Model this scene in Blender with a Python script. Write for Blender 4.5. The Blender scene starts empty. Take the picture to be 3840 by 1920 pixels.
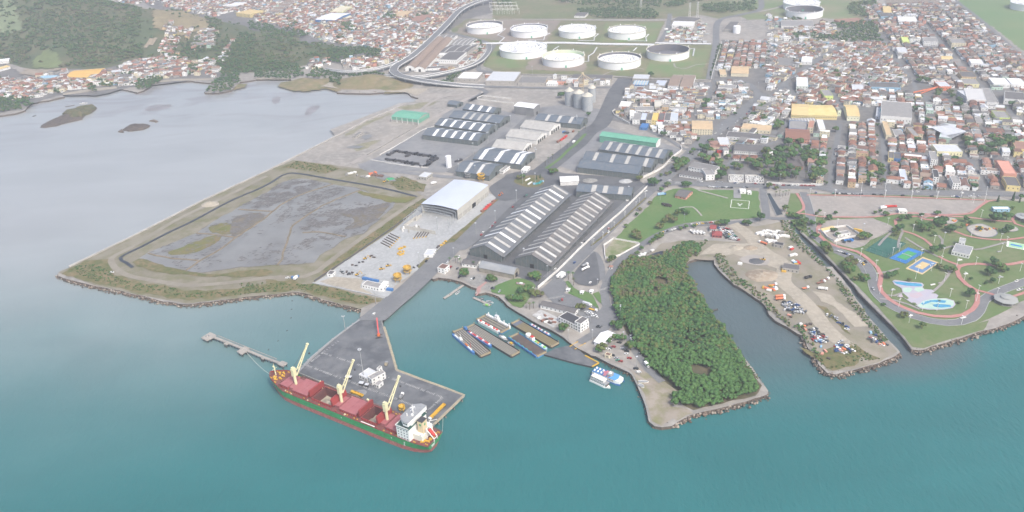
import bpy,math,random
import numpy as np
from mathutils import Vector,Matrix,noise
random.seed(7); RNG = np.random.default_rng(7)
PI = math.pi
sc = bpy.context.scene
col = sc.collection
# ------------------------------------------------------------------ camera, sky, sun, exposure
CAM_H = 425.0; FPX = 3000.0; PITCH = 0.4925; ROLL = -0.051
def _cam_dir(x,y):
 x,y = x*math.cos(ROLL)-y*math.sin(ROLL),x*math.sin(ROLL)+y*math.cos(ROLL)
 return Vector((x,math.cos(PITCH)+y*math.sin(PITCH),-math.sin(PITCH)+y*math.cos(PITCH)))
fwd = _cam_dir(0,0); right = _cam_dir(1,0)-fwd; up = _cam_dir(0,1)-fwd
cd = bpy.data.cameras.new('camera'); cam = bpy.data.objects.new('camera',cd); col.objects.link(cam)
M4 = Matrix((right,up,-fwd)).transposed().to_4x4(); M4.translation = (0,0,CAM_H); cam.matrix_world = M4
cd.sensor_width = 36; cd.lens = 36*FPX/3840; cd.clip_start = 1; cd.clip_end = 30000
sc.camera = cam
SUN_EL,SUN_AZ = math.radians(50),math.radians(148)      # azimuth measured from +Y towards +X
w = bpy.data.worlds.new('World'); sc.world = w; w.use_nodes = True
wn = w.node_tree.nodes; wl = w.node_tree.links
sky = wn.new('ShaderNodeTexSky'); sky.sky_type = 'NISHITA'; sky.sun_disc = False
sky.sun_elevation = SUN_EL; sky.sun_rotation = SUN_AZ; sky.dust_density = 4.0; sky.air_density = 1.0
bg = wn['Background']; bg.inputs['Strength'].default_value = 0.15
wl.new(sky.outputs['Color'],bg.inputs['Color'])
sl = bpy.data.lights.new('sun','SUN'); sl.energy = 2.0; sl.angle = math.radians(10); sl.color = (1.0,0.95,0.87)
so = bpy.data.objects.new('sun',sl); col.objects.link(so)
sd = Vector((math.sin(SUN_AZ)*math.cos(SUN_EL),math.cos(SUN_AZ)*math.cos(SUN_EL),math.sin(SUN_EL)))
so.rotation_euler = sd.to_track_quat('Z','Y').to_euler(); so.location = (0,0,900)
sc.view_settings.view_transform = 'Standard'; sc.view_settings.look = 'None'
sc.view_settings.exposure = 0.82; sc.view_settings.gamma = 1; sc.view_settings.use_curve_mapping = False
sc.cycles.max_bounces = 4; sc.cycles.diffuse_bounces = 2; sc.cycles.glossy_bounces = 2
sc.cycles.volume_bounces = 0; sc.cycles.transparent_max_bounces = 4; sc.cycles.use_denoising = True
sc.cycles.caustics_reflective = False; sc.cycles.caustics_refractive = False
# ------------------------------------------------------------------ picture -> place
GZ = 3.0; HAZE = .00022
REG = dict(A=(0,0,.37267),B=(960,0,.37267),C=(1920,0,.37267),D=(2880,0,.37267),S=(960,1200,.41916),F=(1600,900,.42712),
 G=(2200,700,.42712),K=(3000,700,.42705),L=(200,600,.46593),M=(900,600,.46593),W=(1300,350,.31056),V=(1700,450,.46584),
 T=(2280,250,.36496),U=(3040,250,.39604),J=(2250,1150,.38816),Q=(2800,1000,.40373),O=(0,200,.32613),N=(0,0,1.49068),
 X=(1690,1010,.27174))
def at(r,x,y,z=GZ):
 """the point of the place seen at (x, y) of survey sheet r, at height z"""
 a,b,s = REG[r]
 d = _cam_dir((a+x*s-1920)/FPX,-(b+y*s-960)/FPX)
 t = (z-CAM_H)/d.z
 return Vector((d.x*t,d.y*t,z))
def pts(r,s,z=GZ):
 """'x,y x,y' on sheet r; a capital letter switches the sheet"""
 out = []
 for tk in s.split():
  if tk in REG: r = tk; continue
  x,y = tk.split(','); out.append(at(r,float(x),float(y),z))
 return out
def pix(p):
 """picture position (3840 wide) of a point, for ordering labels left to right"""
 q = M4.inverted() @ Vector(p)
 return 1920+FPX*q.x/-q.z,960-FPX*q.y/-q.z
PXINV = M4.inverted()
# ------------------------------------------------------------------ materials
MATS = {}
def mat(name,c,c2=None,scale=.05,rough=.85,bump=0,spec=.3,metal=0,c3=None,scale3=.6,var=0,det=6,obj=False,lo=.38,hi=.62,waves=None):
 if name in MATS: return MATS[name]
 m = bpy.data.materials.new(name); m.use_nodes = True; MATS[name] = m
 nt = m.node_tree; N = nt.nodes; Lk = nt.links; b = N['Principled BSDF']
 b.inputs['Roughness'].default_value = rough; b.inputs['Specular IOR Level'].default_value = spec; b.inputs['Metallic'].default_value = metal
 tc = N.new('ShaderNodeTexCoord') if obj else N.new('ShaderNodeNewGeometry')
 pos = tc.outputs['Object'] if obj else tc.outputs['Position']
 def nz(s,d=det):
  n = N.new('ShaderNodeTexNoise'); n.inputs['Scale'].default_value = s; n.inputs['Detail'].default_value = d
  n.inputs['Roughness'].default_value = .6; Lk.new(pos,n.inputs['Vector'] ); return n.outputs['Fac']
 def ramp(f,a,z):
  r = N.new('ShaderNodeMapRange'); r.inputs[1].default_value = a; r.inputs[2].default_value = z; Lk.new(f,r.inputs[0]); return r.outputs[0]
 def mix(f,a,z):
  x = N.new('ShaderNodeMix'); x.data_type = 'RGBA'
  Lk.new(f,x.inputs[0])
  for k,v in ((6,a),(7,z)):
   if isinstance(v,tuple): x.inputs[k].default_value = (*v,1)
   else: Lk.new(v,x.inputs[k])
  return x.outputs[2]
 cc = None
 if c2 is not None: cc = mix(ramp(nz(scale),lo,hi),c,c2)
 if c3 is not None: cc = mix(ramp(nz(scale3),.45,.7),cc if cc is not None else c,c3)
 if var:
  oi = N.new('ShaderNodeObjectInfo'); hs = N.new('ShaderNodeHueSaturation')
  v = N.new('ShaderNodeMapRange'); v.inputs[3].default_value = 1-var; v.inputs[4].default_value = 1+var
  Lk.new(oi.outputs['Random'],v.inputs[0]); Lk.new(v.outputs[0],hs.inputs['Value'])
  if cc is not None: Lk.new(cc,hs.inputs['Color'])
  else: hs.inputs['Color'].default_value = (*c,1)
  cc = hs.outputs['Color']
 if cc is not None: Lk.new(cc,b.inputs['Base Color'])
 else: b.inputs['Base Color'].default_value = (*c,1)
 if bump:
  bp = N.new('ShaderNodeBump'); bp.inputs['Strength'].default_value = 1; bp.inputs['Distance'].default_value = bump
  Lk.new(nz(scale3),bp.inputs['Height']); Lk.new(bp.outputs[0],b.inputs['Normal'])
 return m
# ------------------------------------------------------------------ mesh builder
class MB:
 def __init__(s): s.v = []; s.f = []; s.m = []
 def add(s,vs,fs,mi=0):
  o = len(s.v); s.v += [tuple(v) for v in vs]; s.f += [tuple(i+o for i in f) for f in fs]; s.m += [mi]*len(fs); return s
 def box(s,x0,x1,y0,y1,z0,z1,mi=0):
  return s.add([(x0,y0,z0),(x1,y0,z0),(x1,y1,z0),(x0,y1,z0),(x0,y0,z1),(x1,y0,z1),(x1,y1,z1),(x0,y1,z1)],
    [(0,3,2,1),(4,5,6,7),(0,1,5,4),(1,2,6,5),(2,3,7,6),(3,0,4,7)],mi)
 def cbox(s,c,d,rz=0,mi=0):
  ca,sa = math.cos(rz),math.sin(rz); vs = []
  for z in (-1,1):
   for x,y in ((-1,-1),(1,-1),(1,1),(-1,1)):
    a,b = x*d[0]/2,y*d[1]/2; vs.append((c[0]+a*ca-b*sa,c[1]+a*sa+b*ca,c[2]+z*d[2]/2))
  return s.add(vs,[(0,3,2,1),(4,5,6,7),(0,1,5,4),(1,2,6,5),(2,3,7,6),(3,0,4,7)],mi)
 def prism(s,poly,z0,z1,mi=0,cap=True,low=False):
  n = len(poly); vs = [(p[0],p[1],z0) for p in poly]+[(p[0],p[1],z1) for p in poly]
  fs = [(i,(i+1)%n,n+(i+1)%n,n+i) for i in range(n)]
  if cap: fs.append(tuple(range(n,2*n)))
  if low: fs.append(tuple(range(n-1,-1,-1)))
  return s.add(vs,fs,mi)
 def bar(s,p,q,r,n=4,mi=0,r2=None):
  p,q = Vector(p),Vector(q); d = (q-p)
  if d.length < 1e-6: return s
  d.normalize(); a = d.orthogonal().normalized(); b = d.cross(a); r2 = r if r2 is None else r2; vs = []
  for c,rr in ((p,r),(q,r2)):
   for i in range(n):
    t = 2*PI*(i+.5)/n; vs.append(c+a*(rr*math.cos(t))+b*(rr*math.sin(t)))
  return s.add(vs,[(i,(i+1)%n,n+(i+1)%n,n+i) for i in range(n)]+[tuple(range(n-1,-1,-1)),tuple(range(n,2*n))],mi)
 def beam(s,p,q,w,h,mi=0):
  """box section from p to q, w wide, h high"""
  p,q = Vector(p),Vector(q); d = (q-p).normalized()
  u = Vector((0,0,1)) if abs(d.z) < .99 else Vector((0,1,0)); sd_ = d.cross(u).normalized(); u = sd_.cross(d)
  vs = [c+sd_*(x*w/2)+u*(z*h/2) for c in (p,q) for x,z in ((-1,-1),(1,-1),(1,1),(-1,1))]
  return s.add(vs,[(0,1,2,3),(7,6,5,4),(0,4,5,1),(1,5,6,2),(2,6,7,3),(3,7,4,0)],mi)
 def lathe(s,prof,n=24,c=(0,0,0),mi=0):
  vs = [(c[0]+r*math.cos(2*PI*i/n),c[1]+r*math.sin(2*PI*i/n),c[2]+z) for r,z in prof for i in range(n)]
  fs = [(k*n+i,k*n+(i+1)%n,(k+1)*n+(i+1)%n,(k+1)*n+i) for k in range(len(prof)-1) for i in range(n)]
  return s.add(vs,fs,mi)
 def mesh(s,name,mats):
  me = bpy.data.meshes.new(name); me.from_pydata(s.v,[],s.f)
  for m in (mats if isinstance(mats,(list,tuple)) else [mats]): me.materials.append(m)
  if any(s.m): me.polygons.foreach_set('material_index',s.m)
  return me
 def build(s,name,mats,parent=None,**kw):
  o = bpy.data.objects.new(name,s.mesh(name,mats)); col.objects.link(o)
  if parent is not None: o.parent = parent
  for k,v in kw.items(): o[k] = v
  return o
def tag(o,label,cat,group=None):
 o['label'] = label; o['category'] = cat
 if group: o['group'] = group
 return o
def thing(name,label,cat,loc=(0,0,0),rz=0,group=None):
 o = bpy.data.objects.new(name,None); col.objects.link(o); o.empty_display_size = .5
 o.location = loc; o.rotation_euler = (0,0,rz)
 return tag(o,label,cat,group)
def put(name,me,parent=None,loc=(0,0,0),rz=0,sc_=None):
 o = bpy.data.objects.new(name,me); col.objects.link(o)
 if parent is not None: o.parent = parent
 o.location = loc; o.rotation_euler = (0,0,rz)
 if sc_ is not None: o.scale = sc_ if isinstance(sc_,(tuple,list)) else (sc_,)*3
 return o
def copy_tree(o,parent=None):
 c = o.copy(); col.objects.link(c)
 if parent is not None: c.parent = parent
 for ch in o.children: copy_tree(ch,c)
 return c
def bigmesh(name,V,Fq,mats,mi=None,smo=None,**kw):
 """numpy mesh: V (n,3), Fq (m,k) all faces of k corners"""
 me = bpy.data.meshes.new(name); k = Fq.shape[1]
 me.vertices.add(len(V)); me.vertices.foreach_set('co',np.ascontiguousarray(V,dtype=np.float32).ravel())
 me.loops.add(Fq.size); me.loops.foreach_set('vertex_index',np.ascontiguousarray(Fq,dtype=np.int32).ravel())
 me.polygons.add(len(Fq)); me.polygons.foreach_set('loop_start',np.arange(0,Fq.size,k,dtype=np.int32))
 for m in (mats if isinstance(mats,(list,tuple)) else [mats]): me.materials.append(m)
 if mi is not None: me.polygons.foreach_set('material_index',np.asarray(mi,dtype=np.int32))
 if smo is not None: me.polygons.foreach_set('use_smooth',np.asarray(smo,dtype=bool))
 me.update(calc_edges=True); me.validate()
 o = bpy.data.objects.new(name,me); col.objects.link(o)
 for a,b in kw.items(): o[a] = b
 return o
# ------------------------------------------------------------------ outlines, ribbons, sheets
def smooth(P,step=6,closed=False):
 out = []; n = len(P)
 for i in range(n if closed else n-1):
  p0 = P[(i-1) % n] if closed or i > 0 else P[0]; p1 = P[i]; p2 = P[(i+1) % n]; p3 = P[(i+2) % n] if closed or i+2 < n else P[-1]
  k = max(1,int((p2-p1).length/step))
  for j in range(k):
   t = j/k
   out.append(.5*((2*p1)+(p2-p0)*t+(2*p0-5*p1+4*p2-p3)*t*t+(3*p1-p0-3*p2+p3)*t**3))
 if not closed: out.append(P[-1])
 return out
def rough_edge(P,step=5,amp=1.0,freq=.08,closed=True):
 out = []; n = len(P)
 for i in range(n if closed else n-1):
  a,b = P[i],P[(i+1) % n]; k = max(1,min(60,int((b-a).length/step)))
  for j in range(k):
   p = a.lerp(b,j/k)
   out.append(p+Vector((noise.noise(p*freq),noise.noise(p*freq+Vector((31,7,0))),0))*amp*2 + Vector((noise.noise(p*freq*5),noise.noise(p*freq*5+Vector((31,7,0))),0))*amp*.7)
 return out
ZC = {}
def bumpz(z):
 k = round(z,3); ZC[k] = ZC.get(k,0)+1
 return z+.0021*ZC[k]
def sheet(name,P,m,z,kind='structure',amp=0,sm=False,**kw):
 z = bumpz(z)
 P = [Vector((p.x,p.y,0)) for p in P]
 if sm: P = smooth(P,6,True)
 if amp: P = rough_edge(P,amp=amp)
 mb = MB(); mb.add([(p.x,p.y,z) for p in P],[tuple(range(len(P)))])
 a = sum(P[i].x*P[(i+1) % len(P)].y-P[(i+1) % len(P)].x*P[i].y for i in range(len(P)))
 if a < 0: mb.f = [tuple(reversed(mb.f[0]))]
 o = mb.build(name,m,kind=kind)
 for k,v in kw.items(): o[k] = v
 return o
def offs(P,d):
 """line P shifted d to its left"""
 out = []
 for i,p in enumerate(P):
  t = (P[min(i+1,len(P)-1)]-P[max(i-1,0)]); t.z = 0; t.normalize(); out.append(p+Vector((-t.y,t.x,0))*d)
 return out
def ribbon_mb(P,w,z0,z1=None,mb=None,mi=0,off=0):
 """flat strip (z1 None) or a raised band with sides along P"""
 mb = mb or MB(); A = offs(P,off+w/2); B = offs(P,off-w/2); n = len(P)
 zt = z0 if z1 is None else z1
 dz = [p.z-P[0].z if False else 0 for p in P]
 vs = [(p.x,p.y,zt) for p in A]+[(p.x,p.y,zt) for p in B]
 fs = [(n+i,n+i+1,i+1,i) for i in range(n-1)]
 if z1 is not None:
  vs += [(p.x,p.y,z0) for p in A]+[(p.x,p.y,z0) for p in B]
  fs += [(i,i+1,2*n+i+1,2*n+i) for i in range(n-1)]+[(3*n+i,3*n+i+1,n+i+1,n+i) for i in range(n-1)]
  fs += [(0,2*n,3*n,n),(n-1,2*n-1,4*n-1,3*n-1)]
 return mb.add(vs,fs,mi)
ROADS = []      # (points, half width): kept clear of houses and trees
def addroad(P,hw):
 A = np.array([(p.x,p.y) for p in P]); ROADS.append((A,hw,A.min(0),A.max(0)))
def strip(name,P,w,m,z,z1=None,kind='structure',sm=True,keep=True,off=0,**kw):
 z = bumpz(z)
 P = smooth(P,8) if sm else P
 if keep: addroad(P,w/2)
 o = ribbon_mb(P,w,z,z1,off=off).build(name,m)
 if kind: o['kind'] = kind
 for k,v in kw.items(): o[k] = v
 return o
def inpoly(P,x,y):
 c = False; n = len(P); j = n-1
 for i in range(n):
  if (P[i][1] > y) != (P[j][1] > y) and x < (P[j][0]-P[i][0])*(y-P[i][1])/(P[j][1]-P[i][1])+P[i][0]: c = not c
  j = i
 return c
KEEP = []       # footprints already taken (polygons)
def free(x,y,r):
 for P,hw,lo,hi in ROADS:
  m_ = hw+r
  if lo[0]-m_ < x < hi[0]+m_ and lo[1]-m_ < y < hi[1]+m_:
   a = P[:-1]; ab = P[1:]-a; ap = np.array((x,y))-a
   t = np.clip((ap*ab).sum(1)/np.maximum((ab*ab).sum(1),1e-9),0,1)
   if ((ap-ab*t[:,None])**2).sum(1).min() < (hw+r)**2: return False
 for bb,P in KEEP:
  if bb[0]-r < x < bb[2]+r and bb[1]-r < y < bb[3]+r:
   if inpoly(P,x,y): return False
   for i in range(len(P)):
    a = P[i]; b = P[(i+1) % len(P)]; ex,ey = b[0]-a[0],b[1]-a[1]; L2 = ex*ex+ey*ey or 1
    t = max(0,min(1,((x-a[0])*ex+(y-a[1])*ey)/L2))
    if (a[0]+ex*t-x)**2+(a[1]+ey*t-y)**2 < r*r: return False
 return True
def keep(P):
 P = [(p[0],p[1]) for p in P]; xs = [p[0] for p in P]; ys = [p[1] for p in P]
 KEEP.append(((min(xs),min(ys),max(xs),max(ys)),P))
# ================================================================== SETTING
def sea_material():
 m = bpy.data.materials.new('sea_water'); m.use_nodes = True
 nt = m.node_tree; N = nt.nodes; Lk = nt.links; b = N['Principled BSDF']
 g = N.new('ShaderNodeNewGeometry')
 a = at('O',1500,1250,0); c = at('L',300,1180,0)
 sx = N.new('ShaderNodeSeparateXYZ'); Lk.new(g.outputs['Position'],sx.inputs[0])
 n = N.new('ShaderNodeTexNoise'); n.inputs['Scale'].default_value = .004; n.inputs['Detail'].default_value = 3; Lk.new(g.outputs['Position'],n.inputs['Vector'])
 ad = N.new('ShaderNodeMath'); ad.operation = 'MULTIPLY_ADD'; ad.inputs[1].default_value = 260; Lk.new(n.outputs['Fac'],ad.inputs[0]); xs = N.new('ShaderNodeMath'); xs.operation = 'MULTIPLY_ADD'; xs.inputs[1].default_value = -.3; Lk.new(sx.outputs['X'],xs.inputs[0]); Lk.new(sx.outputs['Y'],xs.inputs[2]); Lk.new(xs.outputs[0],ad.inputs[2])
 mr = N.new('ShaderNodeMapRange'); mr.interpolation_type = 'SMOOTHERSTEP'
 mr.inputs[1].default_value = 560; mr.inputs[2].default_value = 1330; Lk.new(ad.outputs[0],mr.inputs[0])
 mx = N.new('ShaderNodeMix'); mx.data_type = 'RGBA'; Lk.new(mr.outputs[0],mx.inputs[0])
 mx.inputs[6].default_value = (.024,.137,.14,1); mx.inputs[7].default_value = (.31,.325,.328,1)  # pale bay end: silty shallows, with the hazy sky's reflection painted in
 n2 = N.new('ShaderNodeTexNoise'); n2.inputs['Scale'].default_value = .012; n2.inputs['Detail'].default_value = 5; n2.inputs['Distortion'].default_value = 1.5
 mp = N.new('ShaderNodeMapping'); mp.inputs['Scale'].default_value = (.45,1.5,1); mp.inputs['Rotation'].default_value = (0,0,-.25)
 Lk.new(g.outputs['Position'],mp.inputs[0]); Lk.new(mp.outputs[0],n2.inputs['Vector'])
 r2 = N.new('ShaderNodeMapRange'); r2.inputs[1].default_value = .5; r2.inputs[2].default_value = .68; Lk.new(n2.outputs['Fac'],r2.inputs[0])
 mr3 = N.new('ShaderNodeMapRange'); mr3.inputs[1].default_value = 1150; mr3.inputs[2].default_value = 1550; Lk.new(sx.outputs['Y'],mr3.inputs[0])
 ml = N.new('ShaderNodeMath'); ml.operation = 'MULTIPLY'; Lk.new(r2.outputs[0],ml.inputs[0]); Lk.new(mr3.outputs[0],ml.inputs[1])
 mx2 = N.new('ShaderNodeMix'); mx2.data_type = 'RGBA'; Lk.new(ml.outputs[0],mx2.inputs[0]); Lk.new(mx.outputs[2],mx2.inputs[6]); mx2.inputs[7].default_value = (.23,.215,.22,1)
 n3 = N.new('ShaderNodeTexNoise'); n3.inputs['Scale'].default_value = .006; n3.inputs['Detail'].default_value = 6; n3.inputs['Distortion'].default_value = .6
 mp3 = N.new('ShaderNodeMapping'); mp3.inputs['Scale'].default_value = (1,2.6,1); mp3.inputs['Rotation'].default_value = (0,0,.35)
 Lk.new(g.outputs['Position'],mp3.inputs[0]); Lk.new(mp3.outputs[0],n3.inputs['Vector'])
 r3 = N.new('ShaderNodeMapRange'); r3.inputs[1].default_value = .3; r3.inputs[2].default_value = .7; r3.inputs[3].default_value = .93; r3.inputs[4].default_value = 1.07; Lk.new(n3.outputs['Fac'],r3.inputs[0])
 last = mx2.outputs[2]      # silt in the closed creeks
 for p,a_,z_ in ((at('G',1200,960,0),70,210),(at('G',1000,760,0),20,90),(at('Q',1150,500,0),60,110),(at('Q',800,100,0),60,110)):
  vd = N.new('ShaderNodeVectorMath'); vd.operation = 'DISTANCE'; Lk.new(g.outputs['Position'],vd.inputs[0]); vd.inputs[1].default_value = (p.x,p.y,0)
  mm = N.new('ShaderNodeMapRange'); mm.interpolation_type = 'SMOOTHSTEP'; mm.inputs[1].default_value = a_; mm.inputs[2].default_value = z_; mm.inputs[3].default_value = .9; mm.inputs[4].default_value = 0; Lk.new(vd.outputs['Value'],mm.inputs[0])
  m5 = N.new('ShaderNodeMix'); m5.data_type = 'RGBA'; Lk.new(mm.outputs[0],m5.inputs[0]); Lk.new(last,m5.inputs[6]); m5.inputs[7].default_value = (.085,.11,.118,1); last = m5.outputs[2]
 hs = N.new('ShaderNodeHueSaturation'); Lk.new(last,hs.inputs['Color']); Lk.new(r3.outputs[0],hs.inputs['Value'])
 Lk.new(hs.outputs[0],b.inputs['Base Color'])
 b.inputs['Roughness'].default_value = .16; b.inputs['IOR'].default_value = 1.33
 w1 = N.new('ShaderNodeTexNoise'); w1.inputs['Scale'].default_value = .26; w1.inputs['Detail'].default_value = 5; w1.inputs['Roughness'].default_value = .62
 mpw = N.new('ShaderNodeMapping'); mpw.inputs['Scale'].default_value = (1,.45,1); mpw.inputs['Rotation'].default_value = (0,0,.5)
 Lk.new(g.outputs['Position'],mpw.inputs[0]); Lk.new(mpw.outputs[0],w1.inputs['Vector'])
 mrb = N.new('ShaderNodeMapRange'); mrb.inputs[1].default_value = 560; mrb.inputs[2].default_value = 1250; mrb.inputs[3].default_value = .95; mrb.inputs[4].default_value = .06; Lk.new(ad.outputs[0],mrb.inputs[0])
 bp = N.new('ShaderNodeBump'); bp.inputs['Distance'].default_value = 1.0; Lk.new(mrb.outputs[0],bp.inputs['Strength']); Lk.new(w1.outputs['Fac'],bp.inputs['Height']); Lk.new(bp.outputs[0],b.inputs['Normal'])
 return m
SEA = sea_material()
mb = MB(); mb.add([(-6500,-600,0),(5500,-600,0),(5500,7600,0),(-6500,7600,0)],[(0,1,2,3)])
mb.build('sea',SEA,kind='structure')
M_ground = mat('ground_dust',(.30,.275,.245),(.22,.21,.195),.02,c3=(.36,.34,.31),scale3=.12,bump=.1)
M_town = mat('ground_town',(.14,.138,.135),(.20,.19,.18),.03,c3=(.11,.11,.11),scale3=.15)
M_dirt = mat('bare_dirt',(.33,.27,.20),(.24,.19,.14),.035,c3=(.40,.35,.28),scale3=.2,bump=.2)
M_sand = mat('pale_sand',(.36,.32,.255),(.29,.26,.21),.03,c3=(.41,.375,.31),scale3=.25)
M_scrub = mat('dry_scrub',(.13,.125,.05),(.20,.155,.085),.05,c3=(.07,.10,.03),scale3=.18,bump=.5)
M_grass = mat('lawn_grass',(.085,.17,.05),(.125,.18,.065),.025,c3=(.085,.16,.045),scale3=.3,bump=.1)
M_parkgrass = mat('park_grass',(.10,.165,.055),(.155,.175,.085),.022,c3=(.10,.155,.05),scale3=.2,bump=.1)
M_drygrass = mat('tank_yard_grass',(.14,.17,.075),(.21,.18,.11),.012,c3=(.12,.14,.07),scale3=.07)
M_asph = mat('asphalt_grey',(.155,.16,.168),(.19,.195,.20),.05,c3=(.14,.145,.15),scale3=.4)
M_asphd = mat('asphalt_dark',(.085,.09,.098),(.12,.125,.132),.03,c3=(.13,.135,.14),scale3=.13)
M_pier = mat('pier_deck_asphalt',(.085,.092,.102),(.13,.138,.148),.035,c3=(.17,.175,.18),scale3=.09,lo=.42,hi=.6)
M_conc = mat('concrete_pale',(.36,.37,.37),(.30,.31,.31),.05,c3=(.42,.43,.43),scale3=.3)
M_concd = mat('concrete_weathered',(.27,.265,.25),(.20,.20,.19),.1,c3=(.33,.32,.30),scale3=.5)
M_paved = mat('port_paving',(.20,.205,.215),(.25,.25,.25),.02,c3=(.17,.175,.185),scale3=.1)
M_white = mat('white_paint',(.80,.80,.78),(.74,.74,.72),.2)
M_line = mat('road_paint',(.46,.46,.44),(.24,.24,.24),.5)
M_red = mat('red_cycle_path',(.42,.185,.165),(.43,.23,.21),.1,c3=(.37,.17,.155),scale3=.6)
M_rock = mat('rock_dark',(.07,.058,.05),(.12,.097,.08),.2,c3=(.17,.14,.11),scale3=.7,var=.35)
M_mudw = mat('mud_water',(.205,.207,.203),(.165,.165,.16),.03,rough=.4,c3=(.24,.245,.24),scale3=.012,spec=.35)
M_mud = mat('drying_mud',(.15,.145,.142),(.19,.185,.18),.08,c3=(.11,.10,.095),scale3=.35,bump=.15)
M_black = mat('black_liner',(.02,.025,.035),(.05,.055,.065),.2,rough=.35)
M_marsh = mat('marsh_grass',(.14,.15,.045),(.20,.15,.08),.05,c3=(.10,.12,.03),scale3=.2)
COAST_A = pts('N',"-150,325 O -60,735 0,715 180,690 290,655 330,600 370,565 560,540 640,520 740,500 700,472 850,452 1000,448 1100,430 1330,400 1500,430 1580,450 1650,430 1740,362 2000,325 2200,318 A 2160,840 2060,935 2200,935 2330,905 2420,825 B 0,800 200,795 350,800 390,832 440,872 560,880 650,868 745,880 830,890 855,905 810,930 900,935 1010,938 1140,940 1280,930 1345,908 1440,905 1510,925 1560,965 1640,985")
COAST_B = pts('B',"1640,985 1500,1080 1350,1140 1200,1200 1100,1235 W 0,462 L 1717,95 1200,335 600,640 120,868 60,890 30,920")
COAST_C = pts('L',"30,920 110,960 330,1010 520,1050 700,1092 880,1140 1080,1160 1300,1140 1500,1110 1717,1085 M 250,1083 360,1068 470,1065 560,1085 690,1130 800,1160 880,1180 940,1190 975,1200 970,1240 945,1290")
COAST_D = pts('M',"1140,1290 1160,1280 1530,945 F 60,345 100,330 200,340 300,365 395,412 440,425 425,470 470,470 520,460 580,475 640,500 690,545 720,580 800,630 870,670 930,710 1020,755 1100,790 1200,850 1265,905 1300,935 1345,960 1400,985 1440,1010 1490,1020 1620,1090 1780,1160")
COAST_E = pts('J',"312,655 330,690 365,760 400,840 430,910 450,970 480,1110 530,1150 590,1162 690,1150 745,1115 815,1080 890,1045 1000,1015 1100,1000 1220,965 1330,935 1420,910 1500,880 1620,850 1630,820 1590,770 1540,700 1470,590 1420,520 1370,460 1300,360 1230,270 1180,190 1130,130 1040,40 G 1030,1060 960,930 900,830 860,750 850,690 900,655 960,637 1050,627 1110,632 1122,680 1160,730 1220,790 1290,860 1380,900 1440,950 1520,1000 1570,1050 1600,1120 1660,1180 1770,1230 1850,1288 Q 520,640 560,740 620,820 680,920 740,985 820,1000 960,970 1100,930 1250,890 1380,830 1422,792 1400,765 1330,700 1200,540 1080,390 1000,270 940,180 800,0 K 230,705 100,560 0,455 G 1873,445 1760,312 1800,300 1873,370 K 0,400 150,540 320,710 480,880 510,930 600,1020 870,1288 Q 1480,700 1530,770 1590,778 1650,770 1720,745 1800,720 2000,660 2120,620 2250,580 2350,560 2576,460 2700,400")
far = [Vector((3200,700,0)),Vector((5400,2500,0)),Vector((5400,7500,0)),Vector((-6400,7500,0)),Vector((-6400,1300,0))]
LAND = rough_edge(COAST_A,8,.8,closed=False)+COAST_B+rough_edge(COAST_C,5,.8,closed=False)+COAST_D+rough_edge(COAST_E,5,.7,closed=False)+far
LP = [(p.x,p.y) for p in LAND]
mb = MB(); mb.prism(LP,-1.6,GZ)
ar = sum(LP[i][0]*LP[(i+1) % len(LP)][1]-LP[(i+1) % len(LP)][0]*LP[i][1] for i in range(len(LP)))
if ar < 0: mb.f = [tuple(reversed(f)) for f in mb.f]
mb.m[:len(LP)] = [1]*len(LP)
mb.build('land',[M_ground,M_rock],kind='structure')
Zs = [GZ]
def zl(k): return GZ+.1*k          # layer k of the flush ground sheets
CANAL2 = pts('G',"1578,62 1612,62 1725,245 1665,258")
sheet('town_ground',pts('A',"-200,640 0,600 300,800 1000,700 1500,580 1950,640 2300,760 2400,830 2000,800 1740,835 1300,880 1000,960 600,960 400,1020 -200,1200"),M_town,zl(1),amp=2)
sheet('far_town_ground',pts('B',"-700,-60 3100,-60 2100,200 1600,560 1350,650 1000,690 500,560 0,440 -500,330 -900,150 -1300,-60"),M_town,zl(1),amp=2)
sheet('centre_town_ground',pts('C',"2110,400 D 0,420 820,430 1110,430 900,60 1980,40 2576,560 2700,700 U 2100,1180 110,1180 T 2150,1215 430,1180 600,1010 940,880 560,700 0,540 20,450 C 1180,790 2000,830"),M_town,zl(1),amp=1)
sheet('far_scrub',pts('C',"-200,-80 2470,-80 2470,110 2080,190 1900,150 1540,190 -200,190 B 2380,40"),M_drygrass,zl(1),amp=2)
sheet('street_verge',pts('C',"2085,450 2125,440 2060,640 2010,790 1985,800 2050,620"),M_drygrass,zl(2))
sheet('tank_farm_grass',pts('B',"1960,300 2120,190 C 100,195 1500,205 1540,215 1440,440 2090,450 1990,800 900,760 -100,745 B 2280,660 2400,440 2150,370 1980,330"),M_drygrass,zl(2),amp=1.5)
sheet('tank_yard_lawn',pts('C',"1410,500 2000,490 1900,780 1320,760 1390,620"),mat('yard_green',(.13,.20,.075),(.19,.19,.10),.02),zl(3),amp=2)
sheet('tank_yard_lawn',pts('C',"940,230 1520,225 1430,425 880,425"),MATS['yard_green'],zl(3),amp=2)
sheet('tank_yard_lawn',pts('B',"2390,470 2540,450 C 150,590 120,690 B 2320,680 2330,580"),MATS['yard_green'],zl(3),amp=2)
sheet('tank_yard_dirt',pts('C',"-500,205 490,210 350,410 -100,420 B 2000,330 2140,210"),mat('tank_dirt',(.26,.21,.18),(.21,.19,.15),.03),zl(3),amp=3)
sheet('tank_yard_dirt',pts('C',"190,600 330,560 760,640 730,720 130,700"),MATS['tank_dirt'],zl(3),amp=3)
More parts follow.
